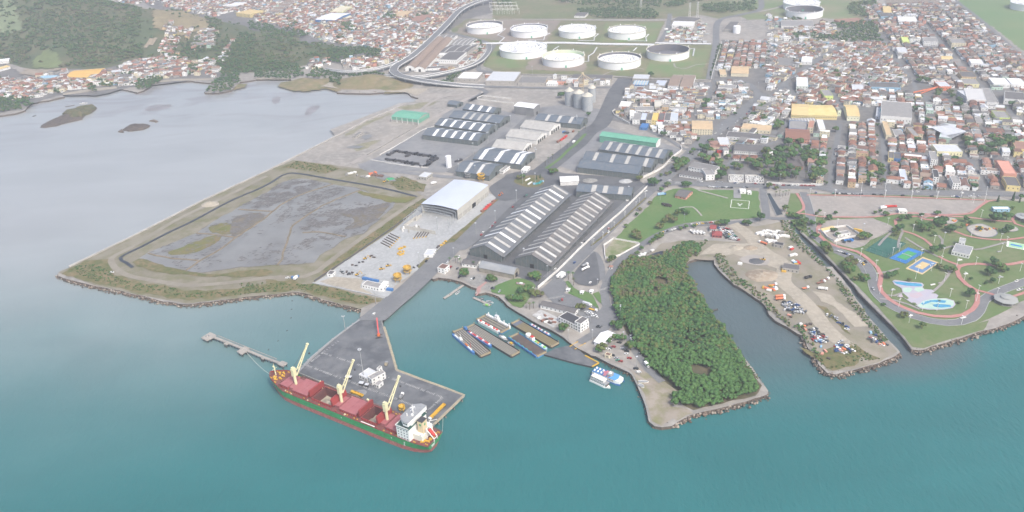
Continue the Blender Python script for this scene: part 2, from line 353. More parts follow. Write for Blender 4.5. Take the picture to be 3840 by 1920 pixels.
sheet('hill_field',pts('D',"2000,-80 2800,-80 2800,560 2576,520 2300,300 1900,30"),mat('field_green',(.11,.20,.075),(.15,.21,.09),.008),zl(2),amp=3)
sheet('hill_field',pts('D',"-380,-60 900,-60 1180,60 900,230 560,180 -200,200 -380,130"),mat('field_mixed',(.14,.20,.085),(.22,.21,.13),.008),zl(2),amp=3)
sheet('field_earth',pts('D',"1180,-60 1850,-60 1950,45 1190,60"),MATS['tank_dirt'],zl(3),amp=2)
M_path = mat('pale_track',(.36,.33,.30),(.30,.28,.26),.05)
strip('service_road',pts('C',"-350,205 500,203 1000,208 1540,205 1590,140"),7,M_path,zl(6))
strip('service_road',pts('C',"1590,140 1560,300 1480,440"),10,M_asph,zl(6))
strip('service_road',pts('C',"-60,745 900,765 1320,790 2000,815"),6,M_path,zl(5))
strip('terminal_road',pts('C',"2490,-60 2500,90 2300,150 2080,215 2050,460 1990,800"),14,M_asph,zl(6))
strip('terminal_road',pts('C',"2300,150 2600,95 D 250,30 120,60"),8,M_path,zl(5))
strip('tank_track',pts('C',"900,765 1010,720 1250,690 1330,700"),3,M_path,zl(5),keep=False)
strip('tank_track',pts('C',"1630,640 1650,680 1750,690 1850,655 1980,645"),3,M_path,zl(5),keep=False)
AVENUE = pts('V',"720,410 800,350 900,270 1000,190 1090,95 1200,15 C 1050,920 1120,820 1150,770")
strip('avenue',AVENUE,28,M_asphd,zl(4))
strip('avenue_median',pts('V',"745,392 850,318 930,240 985,195 1065,112"),5,M_grass,zl(4),zl(4)+.15,keep=False)
MAINROAD = pts('V',"800,1285 900,1190 1000,1095 1150,950 1350,760 1560,572 T 560,1142 640,1080 760,985 900,850 1000,750 1120,655 1300,535 1450,410 1560,325 1650,290")
strip('main_road',MAINROAD,21,M_asph,zl(4))
strip('main_road',pts('T',"1560,325 1700,300 1790,200 1900,110 D 420,660 560,560 700,490 840,455"),11,M_asph,zl(4))
strip('main_road',pts('T',"1560,330 1500,230 1380,160 1080,150"),14,M_asph,zl(4))
WATERFRONT = pts('T',"470,1215 700,1200 1000,1212 1400,1222 1800,1232 2192,1245 U 300,1188 800,1195 1400,1200 2020,1215 2300,1225")
strip('waterfront_street',WATERFRONT,15,M_asph,zl(4))
STREETS = ["U 275,540 240,760 170,1180","U 690,560 695,800 735,1180","U 1330,590 1420,780 1520,900 1600,1080 1660,1180","D 1060,270 1180,440 1320,640 1450,820 1520,940 1700,1090",
 "D 1540,240 1700,380 1860,560 2020,730 2200,920 2400,1080 U 2020,560","D 1880,0 2120,180 2350,380 2576,590","U 1500,880 1800,880 2100,885","D 180,850 300,1010 340,1090","D 600,860 700,1010 760,1090",
 "D 230,1085 900,1090 1000,1100","U 0,540 300,520 650,530 1000,560","U 700,830 1100,830 1430,860","D 1450,830 1900,905 2576,925","D 850,930 1300,930 1700,1000","D 1100,430 1500,470 1800,470 2300,500",
 "D 1000,200 1500,215 2100,230","C 1110,820 1560,850 2000,840","C 930,1180 1020,1190 1300,1260 T 420,660 640,760 790,850 900,840","C 1090,930 1100,1010 1040,1090","T 1045,160 1040,300 940,440 870,480","T 240,1140 700,800 560,640","T 1700,690 1820,540 1860,780 1850,620","T 1300,1130 1250,1010 1380,900 1760,760",
 "B 500,430 900,330 1450,270 1800,350","B 900,480 1100,330 1400,60 1480,-40","B 1300,480 1500,330 1700,160 1900,-40","B 0,230 600,130 1300,90 1900,140","B 1000,470 1400,440 1700,400","B 300,-40 700,60 1300,0","A 1000,720 1300,680 1550,640","A 1700,600 1800,540 1850,420","A 0,800 450,790 700,700 1000,720"]
for s in STREETS:
 if s.startswith('T 240'): continue
 strip('street',pts('U',s),6.5 if s[0] in 'BA' else 7.5,M_asph,zl(3),sm=True)
for o_ in (-11.2,11.2): strip('lane_line',MAINROAD[0:8],.35,M_line,zl(5),keep=False,off=o_)
for o_ in (0,-6.8,6.8): strip('lane_line',WATERFRONT,.3,M_line,zl(5),keep=False,off=o_)
sheet('port_ground',pts('W',"-200,440 640,120 1200,60 1500,20 1700,0 2400,0 C 1000,900 1100,830 930,1180 V 800,330 760,400 640,640 60,1080 M 1500,900 1160,1125 600,990 W 60,1000 60,800"),M_ground,zl(1),amp=1)
sheet('stock_yard_paving',pts('W',"180,850 400,760 930,440 1060,405 1750,470 1740,620 1530,720 1180,960 720,940 330,930 200,890"),M_paved,zl(3))
sheet('stock_yard_paving',pts('W',"1200,210 1450,120 2010,240 2230,250 1760,640 1580,640 1060,405"),M_paved,zl(2))
sheet('silo_yard_paving',pts('C',"200,1090 560,1050 900,1100 930,1180 760,1288 300,1288 0,1260"),M_paved,zl(2))
sheet('storage_yard_paving',pts('V',"850,370 1220,50 1700,190 1840,240 1520,470 1000,420"),M_paved,zl(2))
sheet('yard_asphalt',pts('V',"370,560 420,440 560,410 720,390 900,430 1480,470 1560,540 780,1288 F 960,420 820,330 640,300 480,250 340,180 V 120,1080"),M_asphd,zl(2),amp=.5)
strip('perimeter_road',pts('W',"60,850 250,745 450,635 640,530 860,405 1250,190 1450,70 1640,0"),9,M_path,zl(4))
strip('perimeter_road',pts('W',"180,850 250,920 700,960 1180,1010 1400,1020"),10,M_paved,zl(5))
strip('works_track',pts('B',"1560,1180 1800,1010 2000,960 2240,960 2290,900"),6,M_path,zl(5))
strip('port_road',pts('W',"1240,960 1530,770 1760,610 2000,470 2200,290 2400,180"),12,M_asph,zl(4))
CAUSE = pts('M',"1060,1280 1190,1180 1360,1040 1560,850 1717,700 V 60,1015 220,860 390,690 560,560 700,440")
strip('causeway_road',CAUSE,24,M_asph,zl(5))
sheet('causeway_road',pts('M',"940,1292 1180,1100 1330,1150 1170,1292"),M_asph,zl(4))
sheet('roundabout_asphalt',pts('V',"290,560 350,500 480,430 620,410 780,400 860,470 820,520 680,600 500,640 380,650"),M_asphd,zl(6),sm=True)
sheet('roundabout_island',pts('V',"485,500 560,455 690,450 735,490 700,535 600,545"),M_scrub,zl(7),sm=True)
YARD = pts('M',"600,990 690,930 880,795 1235,570 1462,372 1717,400 V 60,500 280,590 360,610 260,720 M 1600,720 1440,880 1240,1020 1190,1110 990,1060")
sheet('concrete_yard',YARD,M_conc,zl(3))
sheet('yard_soil',pts('M',"640,980 760,945 1000,960 960,1030 1100,1090 1000,1075 700,1000"),M_sand,zl(4),amp=.8)
sheet('yard_verge',pts('M',"1420,850 1600,720 1700,625 V 240,740 345,640 400,600 410,615 300,720 M 1717,700 1500,860 1440,880"),M_scrub,zl(4),amp=.8)
sheet('polder_ground',pts('L',"40,905 125,868 600,640 1200,335 1717,95 M 430,0 900,60 1100,90 1300,170 1480,300 1235,560 880,795 600,990 1160,1120 960,1200 700,1130 470,1060 0,1110 L 1500,1110 1080,1155 700,1088 330,1005"),mat('polder_earth',(.23,.21,.16),(.18,.165,.12),.03,c3=(.15,.15,.075),scale3=.06),zl(2),amp=.5)
sheet('shore_scrub',pts('L',"60,915 130,880 260,810 450,800 450,870 520,930 700,990 900,1010 1100,1060 1400,1040 1717,1000 M 200,970 440,975 520,1000 600,1000 1160,1130 1000,1170 700,1110 470,1050 230,1065 L 1500,1090 1100,1130 700,1070 330,990"),M_scrub,zl(3),amp=2)
sheet('bank_scrub',pts('M',"630,960 690,870 990,640 1250,460 1460,310 1520,320 1235,560 880,795 690,925"),M_scrub,zl(3),amp=1.5)
sheet('bank_scrub',pts('M',"1200,190 1300,130 1500,200 1480,260 1250,235"),M_scrub,zl(3),amp=1.5)
sheet('bank_scrub',pts('M',"330,60 450,10 700,40 810,70 700,110 520,80"),M_scrub,zl(3),amp=1.5)
strip('polder_track',pts('L',"1717,130 1400,290 1000,480 700,660 560,740 470,790 490,860 600,930 800,970 1100,1010 1500,980 1717,950 M 300,945 520,940 620,900 760,790 980,630 1250,440 1480,290"),7,mat('polder_sand',(.27,.245,.20),(.22,.20,.16),.08),zl(4),keep=False)
LAGOON = pts('L',"690,795 770,742 1000,650 1150,590 1300,490 1480,390 M 100,320 215,268 310,200 400,160 480,152 590,165 740,195 970,240 1255,352 1200,410 1100,500 990,590 850,630 760,700 640,770 600,832 320,850 0,862 L 1300,892 1150,912 1070,892 950,872 850,842 760,815")
sheet('lagoon_bank',rough_edge(offs(smooth(LAGOON,20,True),0),8,2.5),M_mud,zl(4))
sheet('lagoon_water',LAGOON,M_mudw,zl(5),amp=1.2)
for s in ["M 1000,60 1100,90 1260,170 1110,150","W 180,520 290,500 310,520 230,565","W 0,650 110,632 210,645 150,670 0,662","W 215,475 270,475 240,485"]:
 sheet('puddle',pts('M',s),M_mudw,zl(6),sm=True)
PATCH = []
for s,mm in [("M 20,370 200,240 350,180 640,170 680,200 450,290 270,370 150,390",M_mud),("M 300,480 420,390 700,240 850,235 700,320 520,400 330,520",M_mud),("M 480,560 520,500 700,420 900,360 1040,370 900,470 780,520 600,560",M_mud),
    ("M 480,690 560,620 700,625 790,650 700,690 560,700",M_mud),("M 800,440 1040,380 1200,350 1130,460 980,540 850,560 930,480",mat('reed_mud',(.185,.16,.125),(.14,.125,.10),.08,c3=(.15,.135,.085),scale3=.2)),
    ("L 915,745 1050,700 1250,620 1360,615 1300,680 1130,750 960,770",M_marsh),("L 1250,545 1350,510 1540,540 1450,590 1380,605 1280,590",M_marsh),("L 1480,470 1600,440 1660,440 1560,500 1480,490",MATS['reed_mud']),("M 0,450 150,430 200,470 60,560 -60,620 -60,500",MATS['reed_mud']),("M 960,255 1250,300 1420,300 1270,350 1000,285",M_marsh),
    ("L 640,830 700,795 850,840 1070,900 1300,915 1717,880 1717,930 1300,945 950,920 760,880",M_scrub)]:
 P = smooth(pts('M',s),6,True)
 if mm is M_mud: PATCH.append([(p.x,p.y) for p in P])
 else:
  if mm is MATS['reed_mud']: PATCH.append([(p.x,p.y) for p in P])
  sheet('mud_bank' if mm in (M_mud,MATS['reed_mud']) else 'marsh_bed',P,mm,zl(6),amp=1.6)
for s in ("W 60,640 190,600 330,575 420,560 300,640 120,700","W 0,480 250,340 520,235 540,250 260,375 0,520","W 600,175 900,110 1150,95 900,190 700,200"):
 sheet('bank_scrub',pts('W',s),mat('sparse_grass',(.235,.22,.15),(.17,.175,.10),.04,c3=(.29,.265,.2),scale3=.15),zl(2),amp=3)
rr = random.Random(5)
mbm = MB(); LGP = [(p.x,p.y) for p in LAGOON]
bx = [min(p[0] for p in LGP),max(p[0] for p in LGP),min(p[1] for p in LGP),max(p[1] for p in LGP)]
k = 0
PA = [abs(sum(P[i][0]*P[i-1][1]-P[i-1][0]*P[i][1] for i in range(len(P)))) for P in PATCH]
while k < 3600:
 if k % 5:
  Q = rr.choices(PATCH,PA)[0]; x,y = rr.uniform(min(p[0] for p in Q)-6,max(p[0] for p in Q)+6),rr.uniform(min(p[1] for p in Q)-6,max(p[1] for p in Q)+6)
  if not (inpoly(Q,x,y) or rr.random() < .1) or noise.noise(Vector((x*.06,y*.06,8))) < -.12: k += rr.random() < .05; continue
 else: x,y = rr.uniform(bx[0],bx[1]),rr.uniform(bx[2],bx[3])
 if not inpoly(LGP,x,y) or (k % 5 == 0 and noise.noise(Vector((x*.012,y*.012,3))) < .02): k += rr.random() < .05; continue
 k += 1; a = rr.uniform(-.3,1.2); L_,W_ = rr.uniform(.8,4.2),rr.uniform(.3,1.3)
 P = []
 for i in range(9):
  t = 2*PI*i/9; u,v_ = L_*math.cos(t)*rr.uniform(.6,1.2),W_*math.sin(t)*rr.uniform(.6,1.2)
  P.append((x+u*math.cos(a)-v_*math.sin(a),y+u*math.sin(a)+v_*math.cos(a),zl(7)+(k%997)*.00025))
 mbm.add(P,[tuple(range(9))])
mbm.build('mud_flecks',M_mud,kind='stuff')
for s in ["M 745,198 450,300 270,410 160,500 0,610 L 1470,625 1330,730 1200,805 1080,890","M 975,242 720,345 600,410 430,525 410,550 380,670 330,800 310,848","M 0,398 130,410 270,415","M 510,585 680,590 850,622","L 1150,592 1300,605 1465,625","L 765,757 950,795 1170,812"]:
 P = rough_edge(smooth(pts('M',s),10),6,.5)
 P = smooth(pts('M',s),6)
 P = [p+Vector((noise.noise(p*.06),noise.noise(p*.06+Vector((9,9,9))),0))*2.2 for p in P]
 strip('dike',P,2.2,mat('dike_earth',(.25,.20,.14),(.17,.14,.09),.15),zl(5),zl(5)+.5,sm=False,keep=False)
LINER = pts('L',"640,868 590,830 540,787 720,695 920,590 1120,495 1400,345 1590,260 M 90,262 240,190 340,125 395,108 500,115 700,150 820,170 1000,200 1200,240 1425,298")
strip('drain_channel',LINER,4,M_black,zl(5),sm=True,keep=False)
SEAWALL = pts('L',"128,862 600,636 1200,330 1717,92 W 0,455 250,325 520,215 680,140")
sheet('helipad_lawn',pts('G',"610,80 760,20 920,10 980,30 1320,30 1505,40 1530,272 1200,295 1000,305 850,328 740,370 660,415 560,465 470,500 250,462 300,410 410,290 540,175"),M_grass,zl(3),amp=1)
sheet('wall_plot',pts('G',"165,560 240,465 300,470 462,510 300,600 170,632"),mat('plot_ground',(.30,.27,.20),(.14,.18,.07),.08),zl(3))
PARK = pts('K',"-80,60 60,60 500,70 1000,80 1640,110 2100,140 2100,880 K 1967,1000 1730,1130 1560,1200 Q 2250,500 2200,590 1800,700 1640,760 1540,745 1250,410 1010,160 K 480,850 150,510 0,380 -100,280 -130,240")
sheet('park_lawn',PARK,M_parkgrass,zl(2),amp=.5)
M_plaza = mat('plaza_gravel',(.31,.28,.25),(.26,.24,.22),.03,c3=(.35,.32,.29),scale3=.2)
sheet('plaza',pts('K',"65,80 500,88 1000,105 1630,128 1560,195 1440,245 1200,260 950,240 700,255 480,272 250,268 120,240"),M_plaza,zl(3),amp=.6)
sheet('plaza',pts('K',"240,300 400,285 640,280 800,345 840,372 780,400 700,440 620,470 560,520 470,545 300,500 190,420 185,340"),M_plaza,zl(3),amp=.6)
RED = ["-30,60 20,140 30,200 -40,240","-120,235 30,240 170,265 400,270 650,268 850,240 1000,235 1200,250 1440,245 1500,235 1580,175 1650,130 1720,122","180,325 158,370 170,430 230,485 350,535 500,573 600,640 680,715 712,780 698,870 712,920 780,990 900,1060 1030,1110 1180,1140 1320,1145 1430,1130 1510,1085 1555,1020 1558,960 1540,910 1460,860 1400,800 1378,740 1395,705 1450,688 1560,680 1700,692 1850,684 2000,655",
 "1215,615 1290,655 1400,695","905,392 1000,420 1090,465 1150,515 1180,565","845,345 835,300 880,270 1000,265 1300,262 1500,275 1700,300 1860,310","1370,400 1450,430 1600,460 1800,470 2000,445","1540,908 1640,935 1760,968 1860,972 2000,920","2000,245 1890,260 1865,290 1890,330 2000,365","60,76 500,82 1000,98 1640,122","1030,262 1100,290 1250,310 1300,355 1370,400"]
for s in RED: strip('cycle_path',pts('K',s),3.2 if not s.startswith('180,325') else 4.4,M_red,zl(6),keep=False)
M_grpath = mat('grey_path',(.24,.22,.21),(.29,.27,.26),.08)
for s in ["850,330 900,390 905,392 870,470 860,540","1300,780 1240,860 1160,930","1260,545 1380,520 1540,555 1700,520 1810,490","1215,430 1250,470 1240,540","1130,260 1060,290 1080,340","830,375 720,480 690,520","690,760 770,750 870,720","1215,620 1100,560 1000,500 920,450","1300,780 1340,720 1400,690","760,955 830,960 900,935","700,985 830,1000 960,1040 1050,1080"]:
 strip('park_path',pts('K',s),2.6,M_grpath,zl(5),keep=False)
LOOP = pts('K',"30,50 62,140 85,230 98,330 115,410 190,485 330,562 470,610 560,665 618,740 640,830 660,920 740,1010 860,1080 1000,1140 1140,1180 1280,1200 1400,1192 1500,1160 1570,1090 1610,1000 1680,950 1800,900 2050,810")
strip('park_road',LOOP,9.5,M_asph,zl(4))
for o_ in (-4.95,4.95): strip('kerb',LOOP,.5,M_conc,zl(4),zl(4)+.15,keep=False,off=o_)
strip('park_road_bay',pts('K',"300,575 430,630 510,680 560,750 580,820"),5,M_asph,zl(3),keep=False)
R6 = pts('G',"1545,-10 1560,120 1575,220 1570,272 1500,295 1300,318 1000,332 850,345 700,395 600,440 460,528 330,615 250,700 200,790 165,880 F 1560,440 1575,560 1605,640 1590,720 1530,795 1430,850 1340,905")
strip('shore_road',R6,9,M_asph,zl(4))
strip('shore_road',pts('G',"1570,272 1700,285 1830,275 K 20,260"),8,M_asph,zl(3))
sheet('ferry_forecourt',pts('F',"1000,440 1150,310 1230,380 1210,470 1380,520 1520,620 1560,560 1640,580 1680,700 1590,800 1440,830 1410,680 1320,660 1120,560"),M_asph,zl(3),sm=False)
sheet('tanker_park',pts('F',"1290,300 1450,120 1480,110 1520,310 1490,400 1330,390"),M_asphd,zl(5),sm=True)
strip('shore_road',pts('V',"1060,1060 1135,1080 1180,1180 1190,1288 F 1560,330 1600,400"),10,M_asph,zl(4))
for s in ["1215,370 1260,450 1240,470 1330,510 1480,590 1510,610 1440,470 1340,450 1290,420 1240,360","1455,475 1510,455 1535,560","690,480 900,440 920,480 830,600 760,580","560,430 800,340 960,400 860,470 640,480"]:
 sheet('verge_grass',pts('F',s),M_grass,zl(5),sm=True,amp=.4)
sheet('club_ground',pts('F',"300,330 470,300 700,350 960,420 900,470 640,470 520,440 400,400"),M_concd,zl(3),amp=.5)
sheet('dock_yard',pts('F',"925,665 1000,615 1060,640 1160,690 1150,740 1110,775 1020,720"),mat('dock_white',(.50,.50,.49),(.42,.42,.41),.1,c3=(.30,.28,.26),scale3=.3),zl(6))
sheet('quay_gravel',pts('F',"1560,930 1700,860 1760,830 1830,960 1873,1200 1780,1130 1620,1060 1500,990"),M_ground,zl(3))
sheet('point_earth',pts('J',"230,500 330,560 440,640 600,710 800,850 690,970 850,990 890,1030 740,1100 700,1080 590,1150 500,1100 420,850 350,700"),mat('point_soil',(.31,.27,.225),(.24,.21,.17),.05,c3=(.19,.19,.09),scale3=.1),zl(2),amp=1)
strip('point_track',pts('J',"270,280 330,420 420,540 500,640 600,730"),7,M_asph,zl(3),keep=False)
FILL = pts('G',"480,660 660,500 860,470 1000,470 1350,490 1250,330 1480,350 1700,310 1760,350 1873,480 K 0,480 330,830 Q 940,200 1180,560 1400,790 1250,880 960,960 760,970 640,810 480,600 G 1790,1240 1600,1080 1520,990 1290,850 1120,650 960,640 700,640")
sheet('fill_peninsula',FILL,mat('fill_earth',(.285,.25,.20),(.225,.205,.17),.02,c3=(.18,.175,.11),scale3=.06),zl(2),amp=.6)
for s in ["1280,330 1420,420 1500,520 1600,600 1740,680 Q 340,140 480,270 620,420 720,560 850,680 960,760"]:
 strip('sandy_track',pts('G',s),16,M_sand,zl(4),keep=False)
sheet('sandy_fill',pts('Q',"620,230 760,260 960,400 1140,560 1000,560 820,380 700,330"),M_sand,zl(3),amp=2)
sheet('sandy_fill',pts('G',"980,600 1100,510 1280,500 1480,500 1750,650 1800,760 1600,700 1500,640 1300,600 1100,600"),M_sand,zl(3),amp=2)
for s in ["Q 480,760 640,800 960,720 1080,830 1000,930 800,960 700,900","Q 940,680 1100,800 1250,860 1100,860","Q 640,360 720,430 960,640 930,560 740,380"]:
 sheet('fill_scrub',pts('Q',s),M_scrub,zl(4),amp=2)
sheet('coal_bed',pts('G',"1340,640 1480,600 1600,640 1580,690 1440,690"),M_path,zl(5),sm=True,amp=1)
sheet('reed_ground',pts('G',"330,680 480,650 660,570 860,500 980,580 850,690 900,830 1030,1050 J 1130,260 1450,600 1560,760 1500,860 900,1000 620,850 430,600 200,150 G 240,900"),mat('forest_floor',(.075,.075,.04),(.12,.10,.06),.06),zl(1),amp=1)
sheet('coal_bed',pts('G',"490,660 560,600 640,570 690,572 690,600 600,635 540,655"),M_black,zl(5),amp=1)
for s in ["O 1735,368 1850,335 2000,320 2200,312 2453,305 2453,288 2000,298 1800,320","B 0,800 350,802 350,785 0,780","B 640,870 830,892 840,840 740,830","B 1300,925 1500,928 1620,965 1740,890 1400,895","A 640,960 900,925 1180,890 1160,870 880,900 640,940"]:
 sheet('beach',pts('O',s),M_sand,zl(3),amp=1)
sheet('hill_track',pts('A',"1300,620 1500,590 1520,620 1420,640"),M_conc,zl(4))
def wall(label,P,w=.4,h=2.6,m=None,name='boundary_wall',cat='wall',posts=0,z0=None,group=None,sm=False):
 P = smooth(P,10) if sm else P
 z0 = GZ if z0 is None else z0; mid = P[len(P)//2]
 t = thing(name,label,cat,(mid.x,mid.y,z0),0,group)
 Q = [Vector((p.x-mid.x,p.y-mid.y,0)) for p in P]
 ribbon_mb(Q,w,-.05,h).build('wall_body',m or M_white,t)
 ribbon_mb(Q,w+.3,h+.003,h+.18).build('coping',m or M_white,t)
 return t
MW = mat('wall_whitewash',(.74,.73,.70),(.62,.60,.56),.15)
wall('long white wall between the port warehouses and the main road',pts('F',"975,430 1150,280 1290,140 V 1000,1060 1180,895 1360,740 1560,545"),m=MW,h=3)
wall('curved white wall round the three slate sheds',pts('V',"1470,470 1530,468 1600,435 1690,385 1760,310 1840,245 1830,215"),m=MW,h=3,sm=True)
wall('white wall curving round the small houses by the silos avenue',pts('C',"1180,1250 1110,1210 1030,1165 1010,1130 1030,1112 1110,1112"),m=MW,sm=True)
wall('white wall along the front of the green plot',pts('G',"162,632 215,630 290,608 465,512 455,502 235,462 150,520 162,632"),m=MW,h=2)
wall('white perimeter wall around the tank farm gate road',pts('C',"2000,815 2030,700 2070,560 2110,430"),m=MW)
wall('pale wall beside the tank farm along the main street',pts('C',"-60,752 900,775 1320,800 1990,822"),m=M_concd,h=2.2)
wall('white wall across the back of the town block',pts('D',"0,432 550,440 1110,432"),m=MW)
wall('white wall at the foot of the port stock yard',pts('W',"290,808 520,850 800,890 985,905"),m=MW,h=1.6)
wall('pale kerb wall round the stock yard',pts('W',"250,748 420,655 620,535 860,400"),m=M_concd,h=1.6)
wall('long low wall beside the perimeter road',pts('W',"400,745 580,650 930,440 1060,400"),m=MW,h=1.2)
wall('white walled empty compound behind the slate sheds',pts('W',"1985,70 1640,35 1575,60 1580,78 2020,130"),m=MW,h=2.2)
wall('white front wall of the park road club compound',pts('T',"1630,1198 1900,1215 2192,1225"),m=MW,h=2.2)
wall('low white wall along the seafront street houses',pts('U',"0,1118 120,1122 120,1100 80,1095"),m=MW,h=2)
wall('sea wall of pale concrete along the bay',SEAWALL,w=2.2,h=1.3,m=mat('sea_wall_concrete',(.46,.44,.41),(.36,.34,.31),.1),name='sea_wall')
wall('low white wall below the concrete yard',pts('M',"585,993 800,1035 1000,1075 1165,1115"),w=1.2,h=.8,m=M_conc)
wall('dark fence along the edge of the concrete yard',pts('M',"600,980 880,795 1260,530 1460,372"),w=.25,h=1.8,m=mat('fence_mesh',(.10,.10,.11)),name='fence',cat='fence')
wall('white low walls of the cemetery front',pts('T',"1240,1118 1390,1122 1390,1190 1240,1188 1240,1118"),m=MW,h=1.6)
wall('white low walls of the second cemetery court',pts('T',"1410,1122 1590,1125 1600,1200 1415,1196 1410,1122"),m=MW,h=1.6)
wall('canal wall along the park side',pts('K',"0,405 150,543 320,712 480,882 515,935 600,1023 870,1290 Q 1480,702 1530,772"),w=.8,h=.9,m=mat('dark_concrete',(.13,.13,.13),(.19,.18,.17),.2),name='canal_wall')
wall('black parapet of the small canal by the waterfront street',pts('G',"1578,62 1665,258 1725,246 1612,62 1578,62"),w=.7,h=.5,m=M_concd,name='canal_wall')
sheet('canal_water',CANAL2,mat('canal_dark',(.03,.04,.045),rough=.12,spec=.6),zl(5))
def quay_edge(label,P,w=1.4,h=.35):
 mid = P[len(P)//2]; t = thing('quay_wall',label,'quay wall',(mid.x,mid.y,0))
 Q = [Vector((p.x-mid.x,p.y-mid.y,0)) for p in P]
 ribbon_mb(Q,.9,-1.5,GZ+.05,off=.55).build('wall_face',M_concd,t)
 ribbon_mb(Q,w,GZ+.03,GZ+h).build('kerb',M_concd,t)
quay_edge('stone quay wall round the small boat basin',pts('F',"640,500 690,545 720,580 800,630 870,670 930,710 1020,755 1100,790 1200,850 1265,905"))
quay_edge('worn stone quay wall along the parking point',pts('F',"1440,1010 1490,1020 1620,1090 1780,1160 J 312,655 330,690 365,760 400,840 430,910 450,970 480,1110 530,1150"))
ico = [(-.526,0,.851),(.526,0,.851),(-.526,0,-.851),(.526,0,-.851),(0,.851,.526),(0,.851,-.526),(0,-.851,.526),(0,-.851,-.526),(.851,.526,0),(-.851,.526,0),(.851,-.526,0),(-.851,-.526,0)]
icf = [(0,4,1),(0,9,4),(9,5,4),(4,5,8),(4,8,1),(8,10,1),(8,3,10),(5,3,8),(5,2,3),(2,7,3),(7,10,3),(7,6,10),(7,11,6),(11,0,6),(0,1,6),(6,1,10),(9,0,11),(9,11,2),(9,2,5),(7,2,11)]
ICO = np.array(ico); ICF = np.array(icf)
def rocks(name,lines,per_m,rmin,rmax,spread,mats,seed,zc=1.2,**kw):
 r = np.random.default_rng(seed); Vs = []; Fs = []; Ms = []; off = 0
 for P in lines:
  for a,b in zip(P,P[1:]):
   L = (b-a).length; k = r.poisson(L*per_m); d = (b-a)/max(L,1e-6); nrm = np.array((-d.y,d.x))
   for _ in range(k):
    u = r.random(); v = r.normal()*spread; s = r.uniform(rmin,rmax)
    p = np.array((a.x+(b.x-a.x)*u+nrm[0]*v,a.y+(b.y-a.y)*u+nrm[1]*v,zc+r.uniform(-1,1.2)))
    q = ICO*r.uniform(.7,1.25,(12,1))*s*np.array((1,r.uniform(.7,1.2),r.uniform(.55,.9))); t = r.uniform(0,6.28)
    q = q@np.array(((math.cos(t),math.sin(t),0),(-math.sin(t),math.cos(t),0),(0,0,1)))
    Vs.append(q+p); Fs.append(ICF+off); Ms.append(np.full(20,r.integers(len(mats)))); off += 12
 return bigmesh(name,np.concatenate(Vs),np.concatenate(Fs),mats,np.concatenate(Ms),**kw)
M_rockb = mat('rock_brown',(.16,.115,.09),(.22,.17,.13),.3); M_rockl = mat('rock_pale',(.34,.30,.25),(.26,.22,.18),.3)
RK = [M_rock,M_rock,M_rockb,M_rockl]
rocks('shore_rocks',[COAST_C[:-2],pts('J',"690,1150 745,1115 815,1080 890,1045 1000,1015 1100,1000 1220,965 1330,935 1420,910 1500,880 1620,850"),pts('Q',"520,640 560,740 620,820 680,920 740,985 820,1000 960,970 1100,930 1250,890 1380,830 1422,792"),pts('Q',"1530,770 1590,778 1650,770 1720,745 1800,720 2000,660 2120,620 2250,580 2350,560 2576,460 2700,400")],3.6,.5,1.5,2.0,RK,3,kind='stuff')
rocks('shore_rubble',[pts('J',"1620,850 1630,820 1590,770 1540,700 1470,590 1420,520 1370,460 1300,360 1230,270 1180,190 1130,130"),pts('F',"60,345 100,330 200,340 300,365 F 520,460 580,475 640,500 720,580"),pts('J',"0,505 130,580 290,640 330,690 400,840 450,970 480,1110 530,1150"),pts('B',"1640,985 1500,1080 1350,1140 1200,1200 1100,1235 990,1290"),pts('W',"660,150 520,220 400,262 200,375 0,470")],1.6,.3,.9,1.3,[M_rock,M_rockb],4,zc=.6,kind='stuff')
rocks('shore_outcrops',[pts('B',"360,832 440,872 560,880 650,868",0),pts('B',"830,890 810,930 1010,938 1140,940 1280,930",0),pts('A',"2060,935 2200,935",0),pts('O',"560,540 640,520 740,500",0)],.8,1,3,4,[M_rock,M_rockb],8,zc=.4,kind='stuff')
# ================================================================== HILL, HEADLANDS, ISLETS
HC = []
for s in ["A -300,640,3 0,612,3 150,650,3 300,692,3 650,692,3 1000,712,3 1200,652,3 1300,612,3 1450,600,4 1620,590,5 1900,600,4 2200,650,4 2400,690,4 2576,560,4 0,300,52 500,350,42 1000,350,40 1400,360,30 -300,300,60 -300,0,110 0,0,102 500,0,96 1000,0,76 1290,60,62 1560,95,50 1850,120,43 2140,190,35 2540,310,20 0,-200,140 600,-200,120 1700,400,17 1900,300,27 2100,350,24 2300,450,15 2450,540,8 1750,520,8 700,560,16 300,560,14 1500,480,12",
   "B 250,400,17 500,440,13 700,480,6 850,520,3 300,560,9 0,600,5 500,600,4 700,600,3.5"]:
 r = s[0]
 for tk in s[2:].split():
  x,y,z = map(float,tk.split(',')); p = at(r,x,y,z); HC.append((p.x,p.y,z-GZ))
for r,x,y,z in (('A',990,-5,76),('A',1290,60,62),('A',1560,95,50),('A',1850,120,43),('A',2140,190,35),('A',2540,310,20),('B',500,440,13),('A',600,-200,120)):
 p = at(r,x,y,z); d = Vector((p.x,p.y,0)).normalized()
 HC.append((p.x+d.x*z*3,p.y+d.y*z*3,-1)); HC.append((p.x+d.x*z*6,p.y+d.y*z*6,-3))
HC = np.array(HC); _D = np.sqrt(((HC[:,None,:2]-HC[None,:,:2])**2).sum(-1)); _A = np.block([[_D,np.ones((len(HC),1))],[np.ones((1,len(HC))),np.zeros((1,1))]])
_W = np.linalg.solve(_A+np.diag([1e-6]*len(HC)+[0]),np.append(HC[:,2],0))
HB = (-2000,-250,1330,2900)      # bounds of the hill
def hill_np(P):
 d = np.sqrt(((P[:,None,:]-HC[None,:,:2])**2).sum(-1)); return d@_W[:-1]+_W[-1]
BUMPS = []
